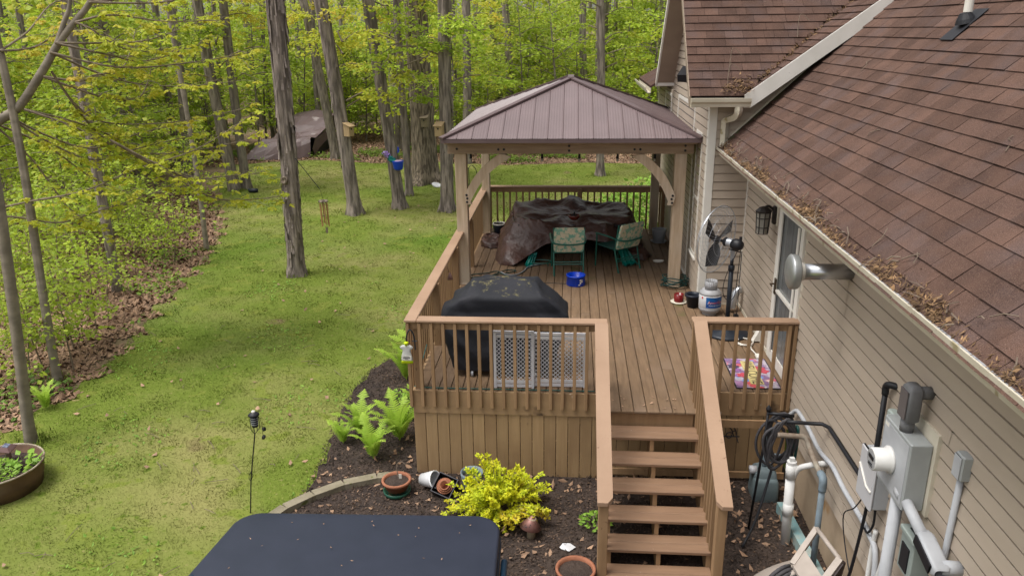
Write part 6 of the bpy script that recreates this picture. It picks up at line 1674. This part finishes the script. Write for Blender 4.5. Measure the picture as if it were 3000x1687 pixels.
for x, Y, s in spots:
    uu_ = toframe((x, Y, GZ))[0]; zone = 'left of the tarp covered pile' if uu_ < 740 else ('between the tarp pile and the thick oak' if uu_ < 1220 else ('above the left half of the gazebo roof' if uu_ < 1670 else 'above the right half of the gazebo roof'))
    t = treeobj('forest_tree', 'tall bare brown trunk deep in the woods ' + zone, (x, Y, GZ), 'tall trunks deep in the woods ' + zone, rng.uniform(0,6.28))
    tr = child('trunk', tvar[rng.randrange(5)], t); tr.scale = (s, s, 1)
    cr = child('crown', crowns[rng.randrange(3)][1], t); cr.rotation_euler = (0,0,rng.uniform(0,6))
# ---- far leaf mass of the woods
rs = np.random.RandomState(9)
NC = 3000
u = rs.uniform(-250, 2150, NC); Y = 50+70*rs.rand(NC)**1.3
base = np.array([px_to_x(a, b) for a, b in zip(u, Y)])
gz_ = GZ + .012*np.maximum(0, np.hypot(base, Y-10)-60)
zc = gz_ + .3 + rs.rand(NC)**1.0*11.5
cen = np.stack([base, Y, zc], 1)
K = 34
pts = np.repeat(cen, K, 0); off = rs.normal(0, 1, (NC*K,3))*np.array([.95,.95,.28]); 
V, F = leafcloud(pts+off, off, .27, .115, rs, .2, .6)
fw = npmesh('far_woodland', V, F, m_leafF); tag(fw, 'mass of bright green leaves filling the distant woods', 'foliage', kind='stuff')

# ------------------------------------------------------------------ ground stuff
def scatter(n, x0, x1, y0, y1, seed, test):
    r = np.random.RandomState(seed); X = r.uniform(x0, x1, n); Y_ = r.uniform(y0, y1, n)
    k = test(X, Y_); return X[k], Y_[k], r
onlawn = lambda X, Y_: inside(LAWN, X, Y_) & ~inside(BED, X, Y_) & ~((X > -2.0) & (X < 5.6) & (Y_ < 16.6))
# grass blades, thinning with distance
X1, Y1, r1 = scatter(1500000, -14.5, 6, 4.5, 33.5, 1, onlawn)
X2, Y2 = X1[:0], Y1[:0]
X = np.concatenate([X1, X2]); Yv = np.concatenate([Y1, Y2]); n = len(X)
keep = r1.rand(n) < np.clip((8.5/Yv)**1.6, .12, 1); X, Yv = X[keep], Yv[keep]; n = len(X)
far = Yv > 14
h = r1.uniform(.010,.030,n)*(.75+.5*(np.sin(X*5.1+Yv*3.3)*np.sin(X*2.3-Yv*4.7) > .1)); w = np.clip(.0055*(Yv/8.5)**.9, .004, .02)*r1.uniform(.7,1.3,n)
a = r1.uniform(0, 2*np.pi, n); lx, ly = .016*np.sin(X*3.7+2*np.sin(Yv*2.9))+r1.normal(0,.018,n), .016*np.cos(Yv*3.1+2*np.sin(X*3.3))+r1.normal(0,.018,n)
z0 = np.full(n, GZ+.010)
V = np.stack([np.stack([X-w*np.cos(a), Yv-w*np.sin(a), z0],1), np.stack([X+w*np.cos(a), Yv+w*np.sin(a), z0],1), np.stack([X+lx, Yv+ly, z0+h],1)],1).reshape(-1,3)
gr_ = npmesh('lawn_grass', V, np.arange(3*n).reshape(-1,3), m_grass); tag(gr_, 'short patchy green grass covering the yard', 'grass', kind='stuff')
def flatleaves(X, Yv, r, z, L, W, tilt=.35):
    n = len(X); a = r.uniform(0, 2*np.pi, n)
    C = np.stack([X, Yv, z + r.uniform(0,.02,n)], 1); D = np.stack([np.cos(a), np.sin(a), r.normal(.12,tilt,n)], 1)
    V, F = leafcloud(C, D, L, W, r, 0, .12, .5); return V, F
# leaf litter in the woods
def inlit(X, Y_): return ~inside(LAWN, X+.12, Y_) | (~inside(LAWN, X, Y_))
X, Yv, r = scatter(150000, -19, -6.6, 6.5, 26, 3, lambda X, Y_: ~inside(LAWN, X-.25*np.sin(Y_*7), Y_))
k = r.rand(len(X)) < np.clip(1.5-(Yv-8)/22, .25, 1); X, Yv = X[k], Yv[k]
Xb, Yb, _ = scatter(70000, -16, 16, 31, 42, 4, lambda X, Y_: ~inside(LAWN, X, Y_))
X = np.concatenate([X, Xb]); Yv = np.concatenate([Yv, Yb])
V, F = flatleaves(X, Yv, r, GZ+.005, .115, .042)
lt = npmesh('fallen_leaves', V, F, m_deadleaf, tint=np.repeat(r.rand(len(X)), 4)); tag(lt, 'brown dead leaves carpeting the woodland floor', 'leaves', kind='stuff')
# low green ground cover along the wood edge
X, Yv, r = scatter(60000, -17, -6.8, 6.5, 24, 5, lambda X, Y_: ~inside(LAWN, X, Y_))
dist_edge = inside(LAWN, X+1.3, Yv)
nse = np.sin(X*2.1+Yv*1.3)+np.sin(X*.9-Yv*2.3+1)
k = (dist_edge & (nse > .3) & (r.rand(len(X)) < .45)) | ((nse > 1.45) & (r.rand(len(X)) < .4)); X, Yv = X[k], Yv[k]
Xb, Yb, _ = scatter(60000, -16, 14, 31.4, 37, 6, lambda X, Y_: ~inside(LAWN, X, Y_-.4))
nse = np.sin(Xb*1.7+Yb*2.3)+np.sin(Xb*.8-Yb*1.1+2); k = (nse > .4); Xb, Yb = Xb[k][:16000], Yb[k][:16000]
X = np.concatenate([X, Xb]); Yv = np.concatenate([Yv, Yb]); n = len(X)
C = np.stack([X, Yv, GZ+.02+r.rand(n)**2*.22], 1); a = r.uniform(0,6.28,n); D = np.stack([np.cos(a), np.sin(a), np.full(n,.2)], 1)
V, F = leafcloud(C, D, .09, .034, r, .1, .35)
gc = npmesh('ground_cover', V, F, m_leafG); tag(gc, 'low leafy green weeds along the edge of the woods', 'weeds', kind='stuff')
# grass and weeds left long around the trunk feet
tb_ = [(-6.26,16.44,.24),(-6.55,22.53,.26),(-5.37,23.36,.25),(-5.46,25.35,.2),(-5.35,27.75,.7),(-3.81,23.02,.27),(1.07,29.12,.22),(-11.88,26.13,.26),(-11.52,26.38,.24),(-7.33,8.80,.14),(-8.20,10.70,.12),(-9.3,18.39,.1)]
r = np.random.RandomState(61); CX = []
for (x, y, q) in tb_:
    k = 90; a = r.uniform(0,6.28,k); rr = q + np.abs(r.normal(0,.09,k)); CX.append(np.stack([x+rr*np.cos(a), y+rr*np.sin(a), np.full(k, GZ+.01)], 1))
C = np.concatenate(CX); n = len(C); a = r.uniform(0,6.28,n)
V, F = leafcloud(C, np.stack([.4*np.cos(a), .4*np.sin(a), np.full(n,1.0)], 1), .11, .010, r, 0, .25)
tfo = npmesh('tall_grass_tufts', V, F, m_grass); tag(tfo, 'longer grass tufts around the feet of the trunks', 'grass', kind='stuff')
# weeds and loose leaves on the lawn
X, Yv, r = scatter(5200, -8, -2.3, 5, 16, 7, onlawn)
nse = np.sin(X*2.4+Yv*1.1)+np.sin(X*1.1-Yv*1.9); k = nse > .9; X, Yv = X[k], Yv[k]
V, F = flatleaves(X, Yv, r, GZ+.03, .06, .016, .5)
wd = npmesh('lawn_weeds', V, F, m_plant); tag(wd, 'small bright weeds dotted through the lawn', 'weeds', kind='stuff')
X, Yv, r = scatter(110, -8.5, -2.3, 5, 24, 8, onlawn)
V, F = flatleaves(X, Yv, r, GZ+.04, .09, .03, .3)
ll_ = npmesh('loose_leaves', V, F, m_deadleaf, tint=np.repeat(.45+.55*r.rand(len(X)), 4)); tag(ll_, 'single dry leaves lying on the lawn', 'leaves', kind='stuff')
tg = MB(); rg = random.Random(15)
for k in range(60):
    x, y = rg.uniform(-7.8,-3.3), rg.uniform(5.5,14)
    a = rg.uniform(0,6.28); L_ = rg.uniform(.08,.3)
    p = Vector((x,y,GZ+.035)); d = Vector((math.cos(a), math.sin(a), .03))*L_
    tg.tube([p, p+d*.5+Vector((rg.uniform(-.02,.02),rg.uniform(-.02,.02),.01)), p+d], .004, 4)
o = part('lawn_twigs', tg, m_twig); tag(o, 'thin fallen twigs scattered over the lawn', 'twigs', kind='stuff')
# mulch chips and leaves in the beds
inbed = lambda X, Y_: inside(BED, X+.05, Y_)
X, Yv, r = scatter(60000, -3.6, 2.65, 4.6, 14, 9, inbed)
k = ~((Yv > 8.5) & (X > -1.8)); X, Yv = X[k], Yv[k]
V, F = flatleaves(X, Yv, r, GZ+.024, .045, .009, .5)
mc = npmesh('mulch_chips', V, F, m_chip, tint=np.repeat(r.rand(len(X))**2, 4)); tag(mc, 'dark shredded mulch chips covering the flower bed', 'mulch', kind='stuff')
X, Yv, r = scatter(5200, -3.3, 2.6, 4.6, 9.2, 10, inbed)
nse = np.sin(X*3.1+Yv*2.2)+np.sin(X*1.7-Yv*3.3+1); pr_ = np.where(X > 1.5, .42, np.where((Yv > 7.9) & (X > -2.3), .34, .10)) + .10*(nse > .7)
k = r.rand(len(X)) < pr_; X, Yv = X[k], Yv[k]
V, F = flatleaves(X, Yv, r, GZ+.03, .08*r.uniform(.5,1.5,(len(X),1)), .028, .55)
bl2 = npmesh('bed_leaves', V, F, m_deadleaf, tint=np.repeat(.3+.7*r.rand(len(X)), 4)); tag(bl2, 'curled brown oak leaves lying on the mulch', 'leaves', kind='stuff')

# ------------------------------------------------------------------ garden plants
def frondmesh(seed, Lf=.62, W=.105):
    rg = random.Random(seed); mb = MB(); P = []
    N_ = 26
    for i in range(N_+1):
        t = i/N_; ang = R(78) - R(72)*t**1.6
        if i == 0: P.append(Vector((0,0,0)))
        else: P.append(P[-1] + Vector((math.cos(ang),0,math.sin(ang)))*Lf/N_)
    mb.tube(P, list(np.linspace(.005,.0015,len(P))), 4, False)
    for i in range(3, N_+1):
        t = i/N_; d = (P[i]-P[i-1]).normalized()
        wl = W*math.sin(min(1,t*1.25+.08)*math.pi*.93)**.7*(1 if t < .7 else 1)
        if t > .75: wl = W*(1-t)/.25*.85+.006
        for s in (-1, 1):
            sd_ = Vector((0,s,0)); tip = P[i] + sd_*wl + d*wl*.42 + Vector((0,0,-wl*.12+rg.uniform(-.004,.004)))
            hw = d*(Lf/N_)*.44
            mb.add([P[i]-hw, P[i]+hw, P[i].lerp(tip,.6)+hw*.75, tip, P[i].lerp(tip,.6)-hw*.75], [(0,1,2,3,4)] if s > 0 else [(4,3,2,1,0)])
    return mkmesh('frond', mb.v, mb.f, m_fern, False)
fronds = [frondmesh(600+k, .55+.06*k, .085+.012*k) for k in range(3)]
rg = random.Random(18)
for (x, y, s, lab) in ((-2.52,8.62,.95,'nearest ostrich fern in front of the deck corner'), (-2.28,9.10,1.20,'largest ostrich fern close beside the left deck skirt'), (-2.84,9.20,.95,'ostrich fern on the lawn side of the group in the bed'), (-3.02,8.98,.62,'smallest ostrich fern at the lawn edge of the bed'),
                       (-2.58,11.0,1.25,'ostrich fern left of the fly trap, the outer of two'), (-2.22,11.1,1.5,'ostrich fern behind the fly trap close to the deck'), (-2.25,10.1,.7,'low fern between the two fern groups along the skirt')):
    t = thing('fern', lab, 'fern', (x, y, GZ+.02), 'ferns along the left side of the deck')
    nf = 13
    for k in range(nf):
        f = child('frond', fronds[rg.randrange(3)], t)
        f.rotation_euler = (rg.uniform(-.1,.1), rg.uniform(-.28,.10), 2*math.pi*k/nf+rg.uniform(-.25,.25)); q = s*rg.uniform(.8,1.1); f.scale = (q,q,q)
# golden spirea
spx = thing('golden_shrub', 'golden yellow spirea shrub in the mulch behind the hot tub', 'shrub', (-.78, 7.52, GZ))
rs = np.random.RandomState(41); rg = random.Random(41); st = MB(); C, D = [], []
for k in range(185):
    a = rg.uniform(0,6.28); e = math.acos(rg.uniform(.02,1)); R0 = rg.uniform(.62,1.12)
    tip = Vector((.60*math.sin(e)*math.cos(a)*R0, .50*math.sin(e)*math.sin(a)*R0, .06+.58*math.cos(e)*R0*(1+.22*math.sin(3*a+1))))
    if tip.z > .5: tip.x = tip.x*.8 - .02
    b = Vector((tip.x*.15, tip.y*.15, 0)); m1 = b.lerp(tip, .5)+Vector((0,0,.08))
    P = smoothpts([b, m1, tip], 4); st.tube(P, .0035, 4, False)
    for j in range(4, len(P)):
        d = (P[j]-P[j-1]).normalized()
        for i in range(10 if j < len(P)-1 else 16):
            o = Vector((rg.gauss(0,1), rg.gauss(0,1), rg.gauss(0,.6))).normalized()
            q = P[j-1].lerp(P[j], rg.random()); C.append(tuple(q)); D.append(tuple(o + d*.6))
V, F = leafcloud(C, D, .048, .0145, rs, .02, .25)
part('stems', st, m_limb, spx, local=True)
child('foliage', mkmesh_np('foliage', V, F, m_spirea), spx)
# broad leaved plants behind the rear rail and in the tub planter
def bush(name, label, cat, loc, rx, ry, h, n, L, mat, seed, group=None):
    t = thing(name, label, cat, loc, group); rs = np.random.RandomState(seed)
    stm = MB(); rg = random.Random(seed)
    a = rs.uniform(0,6.28,n); r_ = np.sqrt(rs.rand(n)); z = rs.rand(n)**.7*h*(1-.55*r_**2)
    C = np.stack([rx*r_*np.cos(a), ry*r_*np.sin(a), z+.03], 1); D = np.stack([np.cos(a), np.sin(a), np.full(n,.35)], 1)
    V, F = leafcloud(C, D, L, L*.36, rs, .2, .5)
    for k in range(14):
        i = rg.randrange(n); stm.tube([(C[i][0]*.3,C[i][1]*.3,0),(C[i][0]*.7,C[i][1]*.7,C[i][2]*.6),tuple(C[i])], .006, 4, False)
    part('stems', stm, m_limb, t, local=True); child('foliage', mkmesh_np('foliage', V, F, mat), t); return t
bush('leafy_shrub', 'tall bright green weedy shrub behind the rear deck rail', 'shrub', (2.0,19.6,GZ), 1.5, 1.4, 1.7, 2600, .15, m_plant, 51)
bush('leafy_shrub', 'leafy green plants between the rear rail and the house wall', 'shrub', (1.3,17.6,GZ), .9, .6, .95, 1400, .13, m_plant, 52)
bush('leafy_shrub', 'low leafy clump at the far left foot of the rear rail', 'shrub', (-.2,18.2,GZ), .7, .5, .5, 500, .10, m_plant, 53)
gpz = bush('creeping_plant', 'low green creeping plant filling the rusty tub planter', 'plant', (-7.05,7.62,GZ+.22), .40, .32, .09, 800, .045, m_plant, 54)
bush('seedling', 'broad leaved seedling growing in the rusty tub planter', 'plant', (-6.66,7.86,GZ+.22), .12, .10, .20, 22, .13, m_plant, 55)
for i, (x, y, lab) in enumerate(((-2.3,9.75,'small feathery weed clump beside the deck skirt'), (-2.55,10.3,'low weed clump in the mulch between the ferns'), (.30,7.35,'tiny green weed beside the left newel post'))):
    bush('weed_clump', lab, 'weed', (x, y, GZ+.02), .16, .14, .12, 90, .06, m_plant, 60+i)
# fern and leafy clump at the foot of the left trunks
for (x, y, lab) in ((-7.75,9.75,'fern clump at the lawn edge by the second trunk from the left'),):
    t = thing('fern', lab, 'fern', (x, y, GZ), 'ferns')
    for k in range(9):
        f = child('frond', fronds[k%3], t); f.rotation_euler = (0, rg.uniform(-.2,.1), 2*math.pi*k/9); f.scale = (.75,.75,.75)

# ------------------------------------------------------------------ debris on the roofs
rs = np.random.RandomState(71); rg = random.Random(71)
n = 9000
Yv = rs.uniform(1.5, 11.5, n); prof = np.clip(.36+.30*np.sin(Yv*2.9)+.35*np.sin(Yv*7.1+1), .08, 1.2)
k = rs.rand(n) < prof; Yv = Yv[k]; n = len(Yv)
X = 2.135 + np.abs(rs.normal(0, .036, n))*np.clip(.7+.5*np.sin(Yv*2.9),.4,1.2)
Z = np.where(X < 2.16, 2.440, NZ0+NS*(X-NX0)+.012) + rs.rand(n)**2*.05
C = np.stack([X, Yv, Z], 1); a = rs.uniform(0,6.28,n); D = np.stack([np.cos(a), np.sin(a), np.cos(a)*.5], 1)
V, F = leafcloud(C, D, .055, .0045, rs, 0, .3, .4)
n2 = 260; i2 = rs.choice(n, n2); V2, F2 = leafcloud(C[i2]+[0,0,.02], D[i2], .05, .014, rs, 0, .4, .4)
n3 = 900; t3 = rs.rand(n3)**1.8; C3 = np.stack([2.40+t3*2.3/BS+rs.normal(0,.025,n3), AY0+t3*2.3/AS+rs.normal(0,.03,n3), BZ0+t3*2.3+.02+rs.rand(n3)*.03*(1+1.5*(t3<.1))], 1)
C3[t3 < .08] += np.stack([rs.uniform(-.38,.02,(t3<.08).sum()), rs.uniform(-.06,.10,(t3<.08).sum()), rs.uniform(0,.03,(t3<.08).sum())], 1)
a = rs.uniform(0,6.28,n3); V3, F3 = leafcloud(C3, np.stack([np.cos(a),np.sin(a),.3*np.ones(n3)],1), .07, .010, rs, 0, .4, .4)
Vv = np.concatenate([V, V2, V3]); Ff = np.concatenate([F, F2+len(V), F3+len(V)+len(V2)])
db_ = npmesh('gutter_debris', Vv, Ff, m_needle, tint=np.repeat(rs.rand(len(Vv)//4), 4)); tag(db_, 'brown rotting leaves and needles heaped in the gutter and roof valley', 'debris', kind='stuff')
tg = MB()
for k in range(75):
    y = rg.uniform(3, 11.3); x = 2.13+rg.random()*.14; z = NZ0+NS*(x-NX0)+.05; a = rg.uniform(0,6.28); L_ = rg.uniform(.06,.2)
    p = Vector((x,y,z)); d = Vector((math.cos(a)*.5, math.sin(a), rg.uniform(-.1,.4)+math.cos(a)*.4))*L_
    tg.tube([p, p+d*.5+Vector((rg.uniform(-.02,.02),rg.uniform(-.02,.02),.015)), p+d], rg.uniform(.003,.007), 4)
for (x, y, L_, a) in ((2.52,10.9,.18,1.9),(3.35,9.6,.16,.6),(2.9,7.6,.12,2.2),(3.0,5.6,.16,.9),(2.8,10.1,.14,2.0),(4.1,7.7,.2,1.2)):
    p = nroof(x,y,.02); d = Vector((math.cos(a), math.sin(a), math.cos(a)*NS))*L_
    tg.tube([p, p+d*.4+Vector((.03,.02,.02)), p+d*.7+Vector((-.01,.02,.01)), p+d], .004, 4)
for (x, y, z) in ((2.15,11.3,3.3),(2.2,11.5,3.5),(3.2,11.9,3.95)):
    p = Vector((x,y,z)); tg.tube(smoothpts([p, p+Vector((.02,.1,.18)), p+Vector((.06,.15,.32)), p+Vector((.18,.12,.22))],3), .005, 4)
o = part('roof_twigs', tg, m_twig); tag(o, 'dry twigs caught in the gutter and on the shingles', 'twigs', kind='stuff')
# moss along the wall joint of the near roof
mb = MB()
rows = []
for k in range(40):
    t = k/39; x = 2.25+2.3*t; w = .10+.07*math.sin(k*1.3)+.05*math.sin(k*3.1)
    rows.append([nroof(x, YB-.03, .016), nroof(x+.01*math.sin(k), YB-.03-max(.03,w), .016)])
part('moss', mb.grid(rows), m_moss, roof1)
# leaves on the hot tub cover, deck and stairs
rs = np.random.RandomState(88)
X = rs.uniform(-2.9,-.75,26); Yv = rs.uniform(4.9,6.0,26); V, F = flatleaves(X, Yv, rs, np.full(26,-.209), .026, .006, .1)
X2 = np.concatenate([rs.uniform(-1.8,2.4,60), rs.uniform(.45,1.4,14)]); Y2 = np.concatenate([rs.uniform(8.4,15.5,60), rs.uniform(7.9,8.3,14)])
V2, F2 = flatleaves(X2, Y2, rs, np.full(74,.003), .04, .012, .15)
o = npmesh('seed_litter', np.concatenate([V,V2]), np.concatenate([F,F2+len(V)]), m_deadleaf, tint=np.repeat(.5+.5*rs.rand(100), 4)); tag(o, 'tiny seeds and leaf bits on the hot tub cover and deck boards', 'litter', kind='stuff')
